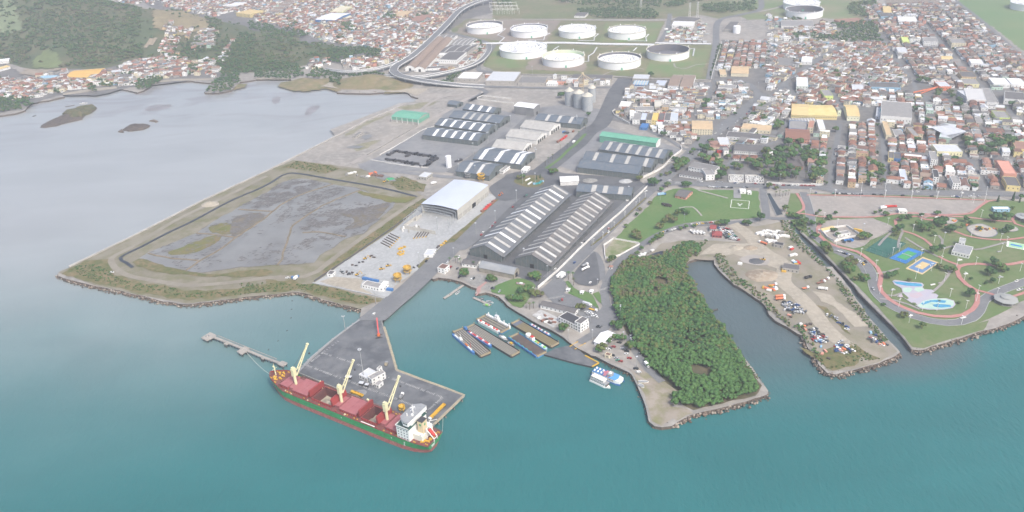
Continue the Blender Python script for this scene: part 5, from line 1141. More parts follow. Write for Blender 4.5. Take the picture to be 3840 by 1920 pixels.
side_house(t,8,40,12.8,16.2,FZ,1.1,mat('ferry_pale_blue',(.30,.46,.54),(.36,.50,.56),.4),'locker',[M_lime,M_ylw,M_teal,M_sw],9)
q = MB(); q.lathe([(2.2,3),(2.2,5.4),(2.6,5.5),(2.6,5.8),(.1,6.2)],12,(13,14.4,0)); q.build('wheelhouse',M_sw,t)
q = MB(); q.box(17,20.5,12.8,16,2.6,5.4); q.build('cabin',M_sw,t); q = MB(); q.box(17.2,20.2,13,15.8,5.4,6.2); q.build('cabin_roof',M_redp,t)
t,L = ferry('long car ferry with yellow lane stripes nearest the quay',X_(820,755),X_(1385,1085),11.5,M_lane,M_steel,5,M_laney)
side_house(t,14,44,11.2,14,FZ,1.2,M_blue,'life_raft',[M_sw,M_pink,M_sw,M_steel],11)
q = MB(); q.box(.5,7,.6,11,1.65,1.72); q.build('deck_plate',mat('grey_deck',(.12,.14,.18)),t)
LS = pts('F',"1030,1005 1130,950 1255,925 1330,955 1390,1012 1512,1078 1500,1090 1450,1112 1300,1078",1.6); c = LS[0]
t = thing('landing_stage','grey floating ferry landing stage with yellow corner fender','landing stage',(c.x,c.y,0)); R_ = [(p.x-c.x,p.y-c.y) for p in LS]
if sum(R_[i][0]*R_[(i+1) % 9][1]-R_[(i+1) % 9][0]*R_[i][1] for i in range(9)) < 0: R_ = R_[::-1]
q = MB(); q.prism(R_,-.8,1.7); q.build('float',M_steel,t); q = MB(); q.add([(x*.985+.2,y*.985,1.74) for x,y in R_],[tuple(range(9))]); q.build('deck',M_pier,t)
for a,b in (((1390,1015),(1512,1080)),((1512,1080),(1452,1112))):
 p,r2 = at('F',*a,1.8)-c,at('F',*b,1.8)-c; q = MB(); q.beam((p.x,p.y,1.9),(r2.x,r2.y,1.9),1.2,.8); q.build('edge_fender',M_ylw,t)
for a,b in (((1255,935),(1330,890)),((1300,958),(1395,905))):
 p,r2 = at('F',*a,2.4)-c,at('F',*b,3.2)-c; q = MB(); q.beam((p.x,p.y,2.4),(r2.x,r2.y,3.3),.6,.6); q.build('bridge_girder',M_ylw,t)
p,r2 = at('F',1275,945,2)-c,at('F',1370,892,3)-c; q = MB(); q.beam((p.x,p.y,1.9),(r2.x,r2.y,3.05),7,.3); q.build('link_span',M_asphd,t)
REG['Z'] = (2180,1340,.1087); a,b = at('Z',330,560,2),at('Z',1330,960,2); d = b-a; L = d.length; rz = math.atan2(d.y,d.x)
t = thing('passenger_catamaran','blue and white passenger catamaran with pink seats and white rafts on deck','ferry boat',(a.x,a.y,0),rz)
W = 9.2
for y0 in (0,W-2.6):
 q = MB(); q.prism([(0,y0),(L*.85,y0),(L,y0+1.3),(L*.85,y0+2.6),(0,y0+2.6)],-.5,1.6); q.build('hull',M_blue,t)
q = MB(); q.prism([(1,.2),(L*.82,.2),(L*.96,1.2),(L*.98,W/2),(L*.96,W-1.2),(L*.82,W-.2),(1,W-.2)],1.6,4.4); q.build('cabin',M_sw,t)
q = MB(); q.box(.5,L*.60,.3,W-.3,4.41,4.6); q.build('upper_deck',mat('catamaran_blue',(.06,.17,.36),(.09,.22,.42),.6),t)
q = MB(); q.prism([(L*.60,.2),(L*.82,.4),(L*.86,W/2),(L*.82,W-.4),(L*.60,W-.2)],4.41,5.0); q.build('bow_deck',mat('sky_blue',(.10,.30,.62)),t)
q = MB(); q.prism([(L*.52,1.4),(L*.64,1.6),(L*.68,W/2),(L*.64,W-1.6),(L*.52,W-1.4)],4.6,6.8); q.build('wheelhouse',M_gry,t)
q = MB(); q.box(L*.54,L*.62,3.2,6,6.8,7.4); q.build('wheelhouse_roof',M_sw,t)
for i in range(6): q = MB(); q.bar((2+(i//2)*3.4,2.2+(i%2)*3.6,4.6),(2+(i//2)*3.4,3.6+(i%2)*3.6,5.4),.75,8); q.build('life_raft',M_sw,t)
r_ = random.Random(2)
for i in range(5):
 for j in range(5):
  q = MB(); q.cbox((10.6+i*1.5,1.4+j*1.55,4.9),(1,1.3,.7)); q.build('seat',M_pink if r_.random() < .75 else M_blue,t)
for i in range(9): q = MB(); q.cbox((3+i*2.3,-.0+.17,3.2),(1.3,.12,.9)); q.build('window',M_glass,t)
a,b = at('Z',270,800,1),at('Z',900,1090,1); d = b-a; L = d.length; rz = math.atan2(d.y,d.x)
t = thing('passenger_boat','white two deck passenger boat lying outside the blue catamaran','boat',(a.x,a.y,0),rz); W = 6.2
q = MB(); q.prism([(0,.4),(L*.8,.2),(L*1.05,W/2),(L*.8,W-.2),(0,W-.4)],-.5,1.5); q.build('hull',M_sw,t)
q = MB(); q.box(.8,L*.86,.6,W-.6,1.5,3.8); q.build('lower_cabin',M_sw,t)
q = MB(); q.box(.4,L*.92,.4,W-.4,3.8,4.0); q.build('upper_deck',M_gry,t)
q = MB(); q.box(2,L*.74,.9,W-.9,4.0,6.2); q.build('upper_cabin',M_sw,t)
q = MB(); q.box(1.4,L*.8,.5,W-.5,6.2,6.45); q.build('roof',mat('boat_roof_cream',(.66,.64,.58)),t)
for i in range(9): q = MB(); q.cbox((1.8+i*1.6,.56,2.7),(.9,.1,.8)); q.build('window',M_glass,t)
for i in range(7): q = MB(); q.cbox((2.8+i*1.7,.86,5.2),(.9,.1,.8)); q.build('window',M_glass,t)
q = MB(); q.box(L*.86,L*.9,.7,W-.7,1.5,3.2); q.build('bow_rail',M_rust,t)
def boat(label,reg,x,y,rz,L=7,W=2.4,m=None,cab=None,z=0,group=None,name='motor_boat'):
 p = at(reg,x,y,max(z,.4)); t = thing(name,label,'boat',(p.x,p.y,z),rz,group)
 pf = [(-.5,.36),(-.2,.5),(.15,.46),(.36,.28),(.5,.02)]
 q = MB(); vs = []; k = len(pf)
 for zz,f in ((-.2,.7),(.9,1.0)): vs += [(L*u,W*v*f,zz) for u,v in pf]+[(L*u,-W*v*f,zz) for u,v in reversed(pf)]
 n = 2*k; q.add(vs,[(i,(i+1)%n,n+(i+1)%n,n+i) for i in range(n)]+[tuple(range(n-1,-1,-1))]); q.build('hull',m or M_sw,t)
 q = MB(); q.add([(L*u*.94,W*v*.86,.7) for u,v in pf]+[(L*u*.94,-W*v*.86,.7) for u,v in reversed(pf)],[tuple(range(n-1,-1,-1))]); q.build('deck',M_gry,t)
 if cab: q = MB(); q.box(-.15*L,.18*L,-.28*W,.28*W,.7,1.9); c_ = q.build('cabin',cab,t); q = MB(); q.box(.18*L,.185*L+.05,-.24*W,.24*W,1.2,1.75); q.build('windscreen',M_glass,c_)
 return t
boat('small white motor boat tied to the wooden dinghy dock','F',275,462,1.0,8,2.8,cab=M_gry)
boat('green fishing boat tied to the short dock by the pink ramp','F',528,575,-.5,9,3,m=mat('boat_green',(.05,.30,.14)),cab=M_lime)
boat('white motor boat behind the green fishing boat','F',556,545,-.5,8,2.8,cab=M_gry)
boat('dark dinghy at the root of the short dock','F',485,515,-.6,5,2,m=M_steel)
boat('pink and white yacht hull parked on the grass by the wall','F',830,388,-.4,11,3.4,m=M_pink,cab=M_sw,z=GZ+.6)
boat('white yacht hull on the grass next to the pink one','F',900,412,-.45,10,3.2,cab=M_sw,z=GZ+.6)
boat('bright blue boat upturned on the club lawn','F',760,492,-.1,7,2.4,m=M_blue,z=GZ+.3)
boat('brown tug with white cabin squeezed between two ferries','X',730,950,-.9,13,4.6,m=M_rust,cab=M_sw,name='tug_boat')
boat('yellow decked workboat astern of the brown tug','X',835,1030,-.9,10,4,m=M_steel,cab=M_ylw,name='work_boat')
boat('small white boat afloat off the left shore','O',960,575,.2,14,4,cab=M_sw)
boat('brown barge boat afloat off the left shore','O',805,605,.5,16,4,m=M_rust)
boat('tiny dark boat near the rocky left point','O',397,718,1.2,7,3,m=M_steel)
boat('white boat hull hauled out on the point beside the parking','J',420,728,-.1,9,3,z=GZ+.3)
boat('white round boat hull on the quay edge of the point','J',400,768,-.9,6,4,z=GZ+.3)
def dock(label,reg,s,w,z=1.1,m=None):
 P = pts(reg,s,z); t = thing('dock',label,'dock',(P[0].x,P[0].y,0)); Q = [p-Vector((P[0].x,P[0].y,z)) for p in P]
 ribbon_mb(Q,w,z-.4,z).build('dock_deck',m or M_jet,t)
 for p in Q:
  q = MB(); q.bar((p.x,p.y,-1.5),(p.x,p.y,z+.8),.25,6); q.build('pile',M_steel,t)
dock('pale dinghy dock sloping into the small basin','F',"150,512 200,480 270,430 322,395",3.2)
dock('short grey dock below the pink slipway','F',"410,503 480,535 560,572",3)
dock('broken little wooden jetty on the inner creek bank','G',"1062,1092 1150,1075",2,m=M_rust)
dock('concrete boat ramp jetty in front of the park shore','Q',"2225,470 2290,510 2365,560",4.5,m=M_concd)
P = pts('F',"430,470 470,410 500,395 540,350 490,400 460,465"); sheet('pink_slipway',pts('F',"425,492 445,470 438,440 445,420 520,368 530,378 480,420 470,440 475,455 440,495"),mat('pink_concrete',(.42,.24,.22),(.36,.22,.20),.2),zl(6))
# ================================================================== NAMED BUILDINGS OF THE TOWN
col_ = lambda n,c,d=.12: mat(n,c,tuple(v*.86 for v in c),.15,c3=tuple(min(.85,v*1.08) for v in c),scale3=.6)
M_terra = col_('terracotta_tiles',(.25,.125,.09)); M_terrd = col_('old_terracotta',(.175,.105,.085)); M_terrl = col_('pink_tiles',(.31,.18,.14))
M_fib = col_('fibre_cement_grey',(.21,.205,.20)); M_fibd = col_('fibre_cement_dark',(.135,.13,.13)); M_brown = col_('brown_fibre_roof',(.27,.205,.165))
M_cream = col_('cream_wall',(.68,.62,.46)); M_yel = col_('yellow_wall',(.70,.58,.28)); M_tan = col_('tan_roof',(.55,.41,.25)); M_lim = col_('lime_wall',(.58,.68,.22)); M_pnk = col_('salmon_wall',(.60,.30,.23)); M_org = col_('orange_wall',(.66,.20,.10)); M_lbl = col_('sky_blue_wall',(.30,.48,.62)); M_mint = col_('mint_wall',(.50,.66,.56)); M_brk = col_('brick_wall',(.42,.22,.16)); M_concw = col_('raw_wall',(.40,.38,.35))
FB = flat_building
def gable_house(label,reg,a,b,c,he,hr,wm,rm,cat='building',name='building',group=None,nwin=3,hip=0,storeys=1,strips=0,base=GZ):
 A,B,C = (at(reg,*p,base) for p in (a,b,c)); o,rz,L,W = frame3(A,B,C); s = 1 if W > 0 else -1; W = abs(W)
 t = thing(name,label,cat,(o.x,o.y,base),rz,group); ca,sa = math.cos(rz),math.sin(rz); Y = lambda y: s*y
 keep([(o.x+x*ca-y*sa,o.y+x*sa+y*ca) for x,y in ((0,0),(L,0),(L,s*W),(0,s*W))])
 q = MB(); q.box(0,L,*sorted((0,s*W)),0,he)
 if not hip:
  for x in (.02,L-.02): q.add([(x,Y(0),he),(x,Y(W),he),(x,Y(W/2),hr-.1)],[(0,1,2),(2,1,0)])
 q.build('wall',wm,t)
 ov = .5; hx = hip*W/2; q = MB()
 q.add([(-ov,Y(-ov),he-.1),(L+ov,Y(-ov),he-.1),(L+ov-hx,Y(W/2),hr),(-ov+hx,Y(W/2),hr),(L+ov,Y(W+ov),he-.1),(-ov,Y(W+ov),he-.1)],[(0,1,2,3),(4,5,3,2),(1,4,2),(5,0,3)] if hip else [(0,1,2,3),(4,5,3,2)])
 q.build('roof',rm,t)
 wmm = MB(); wmm.box(-.6,.6,-.06,.06,-.6,.6); wm_ = wmm.mesh('window',[M_glass])
 for k in range(storeys):
  for i in range(nwin): put('window',wm_,t,(L*(i+.5)/nwin,Y(-.05),he*(k+.55)/storeys))
  for i in range(max(1,int(W/6))): put('window',wm_,t,(L+.05,Y(W*(i+.5)/max(1,int(W/6))),he*(k+.55)/storeys),PI/2)
 for i in range(strips):
  x = L*(i+.5)/strips; q = MB()
  for y0,z0,y1,z1 in ((-ov,he+.02,W/2,hr+.12),(W/2,hr+.12,W+ov,he+.02)): q.add([(x-1.4,Y(y0),z0),(x+1.4,Y(y0),z0),(x+1.4,Y(y1),z1),(x-1.4,Y(y1),z1)],[(0,1,2,3)])
  q.build('skylight_strip',M_lite,t)
 return t
GH = gable_house
REG['H'] = (2900,380,.17078); REG['I'] = (3240,330,.23292)
GH('long yellow school with orange yellow roof, left wing','H',(385,385),(750,405),(760,160),7,11,M_yel,mat('yellow_roof',(.60,.46,.22),(.64,.50,.25),.08,c3=(.56,.42,.2),scale3=.3),cat='school',nwin=8)
GH('long yellow school with pale yellow roof, middle wing','H',(760,400),(1390,410),(1400,180),7,10,M_yel,mat('pale_yellow_roof',(.64,.55,.26),(.60,.47,.18),.08),cat='school',nwin=12)
GH('yellow gabled church hall with white front at the school end','H',(1610,430),(1880,440),(1890,190),8,12,mat('white_yellow',(.76,.75,.55)),MATS['yellow_roof'],cat='hall',nwin=4)
FB('lime white cube block between the school wings','H',(1400,330),(1475,330),(1480,250),9,col_('lime_white',(.70,.75,.56)),M_fc,1)
FB('grey flat roofed market hall with blue edge below the yellow school','H',(330,665),(725,690),(730,510),5,M_blue,M_fc,6)
GH('red roofed arcade building with white arches','H',(255,905),(785,935),(940,730),7,9,M_pnk,M_terra,nwin=10,storeys=2)
FB('pinkish brown block beside the market hall','H',(740,690),(860,700),(870,540),8,M_cream,M_brk,2,storeys=2)
FB('tall white windowless block beside the school street','H',(990,720),(1130,725),(1150,520),8,M_white,M_litew,0)
GH('steel grey barred roof shed in front of the yellow school','H',(350,500),(940,500),(940,420),4,5,M_concw,M_fibd,strips=9,nwin=0)
FB('very large white hall with blue sign tower beside the school','I',(250,560),(750,600),(740,350),11,M_white,M_fc,0,cat='hall')
FB('blue cube behind the large white hall','I',(240,430),(290,440),(290,300),9,M_teal,M_fc,0)
FB('grey lean roof annex left of the large white hall','I',(180,500),(300,510),(300,370),5,M_lav,M_ltr,2)
FB('large white supermarket hall with pale flat roof','I',(1640,270),(1950,290),(1930,110),9,M_white,mat('pale_roof',(.55,.55,.54),(.50,.50,.50),.05),0,cat='shop')
FB('white grey annex joined to the supermarket hall','I',(1960,310),(2150,320),(2060,90),8,M_wallw,M_fc,2,cat='shop')
FB('pale long annex behind the supermarket hall','I',(1480,120),(1640,230),(1560,70),8,M_ltr,M_ltr,0,cat='shop')
FB('red orange shop with white lettering panel','I',(1205,45),(1395,45),(1370,-40),7,M_org,M_ltr,0,cat='shop')
q = MB(); p0,p1 = at('I',1245,12,GZ+3),at('I',1370,12,GZ+3); d = (p1-p0); 
for k in range(9): c_ = p0+d*((k+.5)/9); q.cbox((c_.x,c_.y-1.2,GZ+4.2),(d.length/9*.7,.3,1.7 if k != 3 else 2.6),math.atan2(d.y,d.x))
tag(q.build('shop_sign',M_white),'white lettering on the red orange shop front','sign')
p0 = at('I',1200,30,GZ); q = MB(); q.beam((p0.x-2,p0.y,GZ+5),(p0.x-58,p0.y-18,GZ+2.5),1.2,2.2); q.beam((p0.x-2,p0.y,GZ+5),(p0.x-40,p0.y-20,GZ+2),1,1.6); tag(q.build('ramp_wall',M_org),'red sloping ramp wall left of the red orange shop','wall')
GH('mint green front hall with pale hipped roof','I',(1195,870),(1385,895),(1290,650),8,10,M_mint,M_ltr,hip=1,nwin=1,cat='hall')
FB('yellow fronted shop with grey roof near the far avenue','I',(2115,540),(2335,550),(2320,440),6,M_lim,M_fc,0,cat='shop')
FB('white block with curved side wall near the picture edge','I',(2240,260),(2560,290),(2576,170),9,M_white,M_fibd,5)
GH('red roofed house row above the dense trees','I',(1970,760),(2250,770),(2230,700),5,7,M_wallw,M_terrd,nwin=6)
FB('beige narrow block beside the shady street','I',(345,830),(440,835),(470,620),7,M_cream,M_tan,1)
FB('white framed pergola block with open bays','I',(490,830),(640,835),(650,740),6,M_white,M_fc,3)
FB('tan block with three arches beside the mint hall','I',(785,860),(880,860),(880,720),8,M_tan,M_fc,3,storeys=2)
FB('salmon pink block at the seafront by the picture edge','U',(1812,1080),(1935,1088),(1945,970),10,M_pnk,M_pnk,0)
FB('cream yellow long house with round windows','U',(1190,850),(1430,855),(1430,785),7,col_('pale_yellow',(.74,.70,.45)),M_ltr,8)
FB('yellow gabled corner house at the seafront','U',(1845,1175),(1975,1185),(1980,1100),7,M_yel,M_fibd,3)
FB('yellow house corner beside the dense trees at the picture edge','U',(1930,825),(2060,835),(2060,760),7,M_yel,M_terrl,3)
FB('white louvred seafront block with dark grid front','U',(1335,1160),(1410,1165),(1415,1095),8,M_white,M_fc,3,storeys=3)
FB('blue painted house beside the yellow one in the seafront block','U',(785,910),(845,915),(848,860),6,M_blue,M_fibd,2)
FB('yellow painted house beside the blue one in the seafront block','U',(728,905),(780,910),(790,850),6,M_yel,M_fibd,2)
FB('white four storey house in the seafront block','U',(1125,955),(1190,960),(1195,880),11,M_white,M_fc,3,storeys=4)
FB('white three storey house with dark top near the seafront','U',(1150,1110),(1205,1115),(1200,1040),9,M_white,M_steel,2,storeys=3)
FB('lavender roofed white house in the seafront block','U',(845,1120),(908,1125),(908,1025),7,M_white,M_lav,2,storeys=2)
GH('beige three storey block with balconies beside the main road','T',(860,700),(1070,705),(1080,615),9,10.5,M_cream,M_tan,nwin=8,storeys=3)
FB('cream courtyard building with open roof terrace','T',(1366,670),(1665,695),(1690,640),5,M_cream,M_tan,8)
FB('white car yard canopy with pale blue front','T',(1210,745),(1560,775),(1600,720),4,M_wallw,M_fibd,10)
GH('white two storey office with grey roof near the waterfront corner','T',(825,1080),(1085,1130),(1100,1070),7.5,8.5,M_white,M_fib,nwin=9,storeys=2)
FB('white cube wing of the office near the waterfront corner','T',(1003,1170),(1095,1165),(1105,1095),7.5,M_white,M_fc,2,storeys=2)
GH('low white wing with dark roof in front of the white office','T',(730,1130),(965,1165),(985,1120),3.5,4.8,M_white,M_fibd,nwin=8)
GH('large dark tiled roof pavilion hidden among the trees','T',(1830,1045),(2000,1060),(2010,975),5,9,M_brk,mat('dark_tiles',(.10,.09,.09),(.13,.115,.11),.3),hip=1,cat='pavilion')
GH('dark roofed school block behind the three red roofs','T',(1290,895),(1450,905),(1460,830),5,7,M_wallw,M_fibd,nwin=8)
GH('dark roofed school block next to the first one','T',(1455,905),(1600,915),(1610,840),5,7,M_wallw,M_fibd,nwin=8)
for i,(x,n) in enumerate(((1280,'left'),(1365,'middle'),(1460,'right'))):
 GH(f'{n} one of three small red hipped houses in a row','T',(x,965),(x+65,970),(x+72,935),3.5,6,M_white,M_terra,hip=1,cat='house',name='house',group='row of red hipped houses')
GH('salmon roofed corner house beside the main road bend','T',(1055,870),(1140,870),(1150,800),6,8,M_cream,M_terrl,hip=1,cat='house',name='house')
FB('grey roofed shop with blue side at the main road bend','T',(1140,830),(1250,830),(1260,760),5,M_wallw,M_ltr,4,cat='shop')
FB('red fronted shop with dark roof at the main road bend','T',(1120,890),(1240,890),(1250,840),4,M_redp,M_fibd,3,cat='shop')
for i,(x0,x1,wm,rm,lb) in enumerate(((250,325,M_white,M_fc,'white'),(328,388,M_steel,M_lav,'dark lavender roofed'),(390,445,M_cream,M_fibd,'cream dark roofed'),(447,508,M_yel,mat('yellow_tin',(.62,.46,.13)),'bright yellow'),(511,570,M_redp,M_fibd,'red fronted'),(573,635,M_white,M_fibd,'white dark roofed'),(638,715,M_white,M_lav,'white blue based'))):
 FB(f'{lb} shop house in the row facing the silos avenue','T',(x0,592+i),(x1,594+i),(x1+6,520),7,wm,rm,2,cat='shop',group='row of shop houses',storeys=2)
FB('blue tarpaulin shed behind the green roofed warehouse','T',(325,650),(400,655),(405,610),4,M_blue,M_blue,0,cat='shed')
GH('white hall with twin arched fronts and blue doors, left arch','T',(612,235),(718,240),(760,125),7,10,M_white,M_brown,nwin=2,cat='hall')
GH('white hall with twin arched fronts and blue doors, right arch','T',(735,245),(860,250),(880,125),7,10,M_white,M_brown,nwin=2,cat='hall')
FB('grey roofed workshop beside the tank farm fence','T',(250,150),(415,155),(418,110),5,M_concw,M_ltr,3)
GH('blue striped canopy beside the tank farm fence','T',(255,200),(400,205),(405,160),3,3.6,M_blue,M_lbl,strips=5,nwin=0,cat='canopy')
FB('grey tin warehouse in the walled lot by the tank farm','T',(475,215),(580,220),(590,165),4,M_concw,M_lav,2)
GH('tan wavy roofed bus terminal hall','T',(1262,100),(1440,105),(1440,30),6,9,M_cream,M_tan,nwin=0,cat='bus terminal')
FB('small tan roofed canopy beside the bus terminal','T',(1150,105),(1218,105),(1222,52),4,M_cream,M_tan,0,cat='canopy')
FB('long white box store below the bus terminal','T',(1125,250),(1308,260),(1312,225),6,M_white,M_fc,0,cat='shop')
GH('pale barrel roofed workshop among the shop houses','T',(480,440),(545,440),(560,370),5,8,M_cream,mat('ribbed_cream',(.52,.50,.44)),nwin=1)
FB('white saw toothed shed with dark vents in the sandy lot','T',(110,430),(215,435),(240,385),4,M_white,M_wallw,4)
FB('white long house beside the shop rows','T',(280,480),(470,480),(500,440),5,M_white,M_fc,6)
FB('white house with brown roof facing the mid town plaza','T',(905,365),(1000,365),(1010,330),5,M_cream,M_fibd,3)
FB('white mint gabled block beside the town crossing','T',(1930,250),(2050,255),(2060,165),9,col_('pale_mint',(.68,.73,.68)),M_litew,4,storeys=2)
FB('bright lime house in the upper right streets','D',(1350,450),(1420,452),(1425,405),6,M_lim,M_lim,2)
FB('cream three storey twin block in the upper right streets','D',(1840,485),(1985,488),(1985,440),10,M_cream,M_fc,5,storeys=3)
FB('white cube house in the upper right streets','D',(1300,565),(1398,568),(1400,520),8,M_white,M_ltr,2)
FB('tan block with rows of round windows','D',(1940,825),(2085,830),(2090,775),9,M_tan,M_fibd,5,storeys=2)
FB('yellow white store in front of the tan block','D',(1965,880),(2120,885),(2090,830),6,col_('yellow_white',(.74,.70,.42)),M_fc,2)
FB('white hospital block with ribbon windows and flat roof','D',(1560,460),(1705,465),(1690,420),8,M_white,M_fc,8,storeys=2)
GH('yellow roofed long shed in the upper right streets','D',(1735,620),(1860,622),(1862,585),4,6,M_cream,MATS['yellow_roof'],cat='shed')
FB('long white supermarket in the upper streets','D',(2035,675),(2165,680),(2170,640),7,M_white,M_litew,0,cat='shop')
FB('lime yellow box beside the yellow school approach','D',(560,1020),(650,1020),(655,955),9,M_lim,M_fc,0)
FB('white market hall with long pale roof by the small avenue','D',(330,650),(440,655),(460,605),6,M_white,M_litew,3)
FB('grey twin roofed warehouse in the left town block','D',(90,680),(250,685),(255,610),5,M_concw,M_fib,4)
FB('row of white roofs beside the far junction','D',(2260,885),(2430,890),(2440,830),7,M_white,M_litew,4)
FB('second white roofed store beside the far junction','D',(2440,890),(2590,895),(2600,835),7,M_white,M_litew,4)
GH('salmon roofed gabled shop by the middle street','D',(845,930),(955,935),(960,880),5,7,M_redp,M_ltr,cat='shop')
FB('long teal fronted store with dark roof','D',(1025,910),(1330,920),(1330,870),6,M_lbl,M_fibd,10)
FB('brown hall roof by the park trees at the town back','D',(745,255),(985,235),(980,195),5,M_brk,M_terrl,0)
FB('white plant building with yellow gantries below the top tanks','D',(130,285),(460,290),(460,230),5,M_wallw,M_fc,6)
GH('ochre roofed barn at the top of the right town','D',(1160,150),(1240,152),(1260,85),5,8,M_yel,MATS['yellow_roof'],cat='shed')
FB('dark blue shed at the top of the right town','D',(1135,190),(1270,190),(1280,140),5,M_lbl,M_fibd,2)
FB('long white block at the top of the right town','D',(1310,240),(1500,245),(1500,200),6,M_white,M_wallw,4)
FB('white terminal office in the pump yard','C',(1605,285),(1820,290),(1830,250),7,M_white,M_litew,5)
FB('black roofed hall in the pump yard','C',(1600,225),(1830,245),(1840,200),5,M_concw,M_fibd,4)
FB('small white cube hut in the pump yard','C',(1585,405),(1640,405),(1640,380),4,M_white,M_litew,0)
GH('dark roof white gate lodge above the tanks','C',(625,180),(735,182),(750,145),5,7,M_white,M_fibd)
FB('dark warehouse beside the terminal road','C',(2125,320),(2220,325),(2225,245),6,M_concw,M_fibd,0)
for i,(a,b,c,n) in enumerate((((1505,700),(1600,705),(1890,400),'left'),((1602,708),(1700,715),(1975,405),'right'))):
 A,B,C = at('B',*a,GZ),at('B',*b,GZ),at('B',*c,GZ)
 shed(f'{n} barrel roof of the long brown twin warehouse with white arched front','B',(b[0],b[1]-22),(c[0],c[1]-12),(a[0],a[1]-22),6,11,[],wallm=M_white,roofm=M_brown,doors=1,ribs=False,curved=True,wd=abs((B-A).length),group='twin barrel warehouses')
FB('white long flat compound in front of the twin warehouses','B',(1700,715),(1900,700),(1890,680),4,M_white,M_fibd,4)
FB('white box hall with dark top inside the road loop','B',(1840,640),(2020,645),(2070,560),8,M_white,M_fibd,0,cat='hall')
GH('dark roofed works hall inside the road loop','B',(1850,560),(2110,570),(2180,490),7,9,M_concw,M_fibd,strips=3)
GH('pale striped roof works hall inside the road loop','B',(1960,475),(2140,480),(2170,415),6,8,M_wallw,M_fib,strips=4)
GH('blue striped roof hall at the head of the twin warehouses','B',(1810,400),(1990,405),(2000,378),6,8,M_wallw,M_fib,strips=3)
FB('small white arched hall inside the road loop','B',(1840,580),(1910,580),(1920,540),6,M_white,M_wallw,0,cat='hall')
FB('open white flat building with dark bays beside the flyover','B',(2025,825),(2225,830),(2265,765),7,M_concw,M_white,4)
FB('large grey roofed depot beside the flyover','B',(2310,850),(2600,855),(2600,760),7,M_concw,M_ltr,3)
FB('grey tin depot next to the tank farm wall','C',(60,860),(330,862),(340,800),5,M_concw,M_fib,4)
FB('white shed in the depot strip by the tank farm','C',(345,865),(455,868),(455,835),4,M_white,M_litew,0)
GH('dark long roof in the depot strip by the tank farm','C',(600,810),(1000,820),(1010,780),5,6,M_concw,M_fibd,nwin=6)
GH('big white roofed sports hall with blue gable','B',(600,235),(800,240),(840,165),9,11,M_blue,M_litew,cat='hall',nwin=0)
FB('cream lime block in the far left town','B',(750,150),(870,150),(920,95),8,col_('lemon_wall',(.70,.70,.44)),M_cream,3)
FB('long cream shed beside the sports hall','B',(810,215),(980,190),(1000,165),5,M_cream,M_cream,5)
GH('brown big roof house in the far left town','B',(1560,230),(1680,230),(1690,165),5,8,M_concw,M_terrl)
FB('ochre hall in the far left town','B',(1360,185),(1490,187),(1490,135),6,M_tan,M_tan,3)
for i in range(4): GH(f'{("lowest","second lowest","second highest","highest")[i]} of the long brown sheds at the far left','B',(110+i*50,135-i*32),(220+i*50,138-i*32),(240+i*50,112-i*32),4,6,M_wallw,M_brown,cat='shed',group='long brown sheds',name='long_shed')
GH('yellow orange roofed school by the left shore, main wing','A',(680,795),(1000,770),(1040,715),6,8,M_white,mat('orange_yellow_roof',(.68,.42,.12),(.62,.38,.11),.1),cat='school')
GH('yellow orange roofed school by the left shore, front wing','A',(690,800),(880,805),(900,772),5,7,M_white,MATS['orange_yellow_roof'],cat='school')
GH('yellow roofed building at the left picture edge','A',(-60,740),(110,690),(90,672),5,7,M_white,MATS['yellow_roof'],cat='building')
GH('white roofed hall at the left picture edge','A',(-40,650),(95,635),(90,612),6,8,M_wallw,M_litew,cat='hall')
GH('blue and white market sheds beside the yellow roofed school','A',(400,805),(560,800),(570,775),4,6,M_lbl,M_lbl,cat='shed')
FB('ochre apartment complex at the hill back','A',(2380,165),(2520,180),(2540,130),9,M_yel,MATS['yellow_roof'],4,storeys=2)
FB('large white hall with tower at the hill back','A',(2280,90),(2390,92),(2400,55),9,M_white,M_litew,0,cat='hall')
FB('white cube gate house with brown tiles beside the causeway','F',(98,285),(160,300),(196,262),6,M_white,M_terrd,2,storeys=2)
GH('brown roofed low house among palms by the causeway','F',(310,232),(440,250),(462,205),4,6,M_white,M_fibd,nwin=4,cat='house',name='house')
GH('long dark roofed terminal canteen behind the ferry yard','F',(1000,600),(1300,672),(1322,632),4,6,M_white,M_fibd,nwin=8)
FB('white ferry terminal office with blue base band','F',(1158,722),(1350,815),(1412,760),6,M_white,M_steel,9,storeys=2)
FB('white raised corner box of the ferry terminal office','F',(1300,792),(1352,815),(1415,765),9.5,M_white,M_fibd,2,storeys=3,kp=False)
GH('white arched canopy beside the ferry ramp','F',(1470,920),(1540,950),(1642,848),4,7.5,M_litew,M_litew,nwin=0,cat='canopy')
FB('small white hut with brown roof on the parking point','F',(1562,1030),(1605,1045),(1625,1025),3,M_cream,M_terrd,1,cat='hut')
for lb,x,y in (('left white toll booth on the ferry lanes',1225,455),('middle white toll booth on the ferry lanes',1345,478),('right white toll booth on the ferry lanes',1428,470),('orange roofed guard booth at the shore road fork',1600,255)):
 GH(lb,'F',(x,y),(x+28,y+4),(x+36,y-12),2.8,4,M_white,M_terrl if 'orange' in lb else M_white,hip=1,nwin=1,cat='booth',name='booth',group='booths on the ferry lanes')
FB('white gate with two car lanes at the wall end','V',(838,1270),(870,1280),(890,1250),4,M_white,M_white,0,cat='gate')
GH('salmon house with brown roof beside the helipad lawn','G',(775,100),(870,120),(905,60),4,6.5,M_pnk,M_fibd,cat='house',name='house')
FB('white car shed by the helipad road','G',(1345,65),(1400,66),(1400,42),3.5,M_white,M_white,0,cat='shed')
FB('white box trailer hut by the helipad road','G',(1412,72),(1448,72),(1450,55),3,M_white,M_white,0,cat='hut')
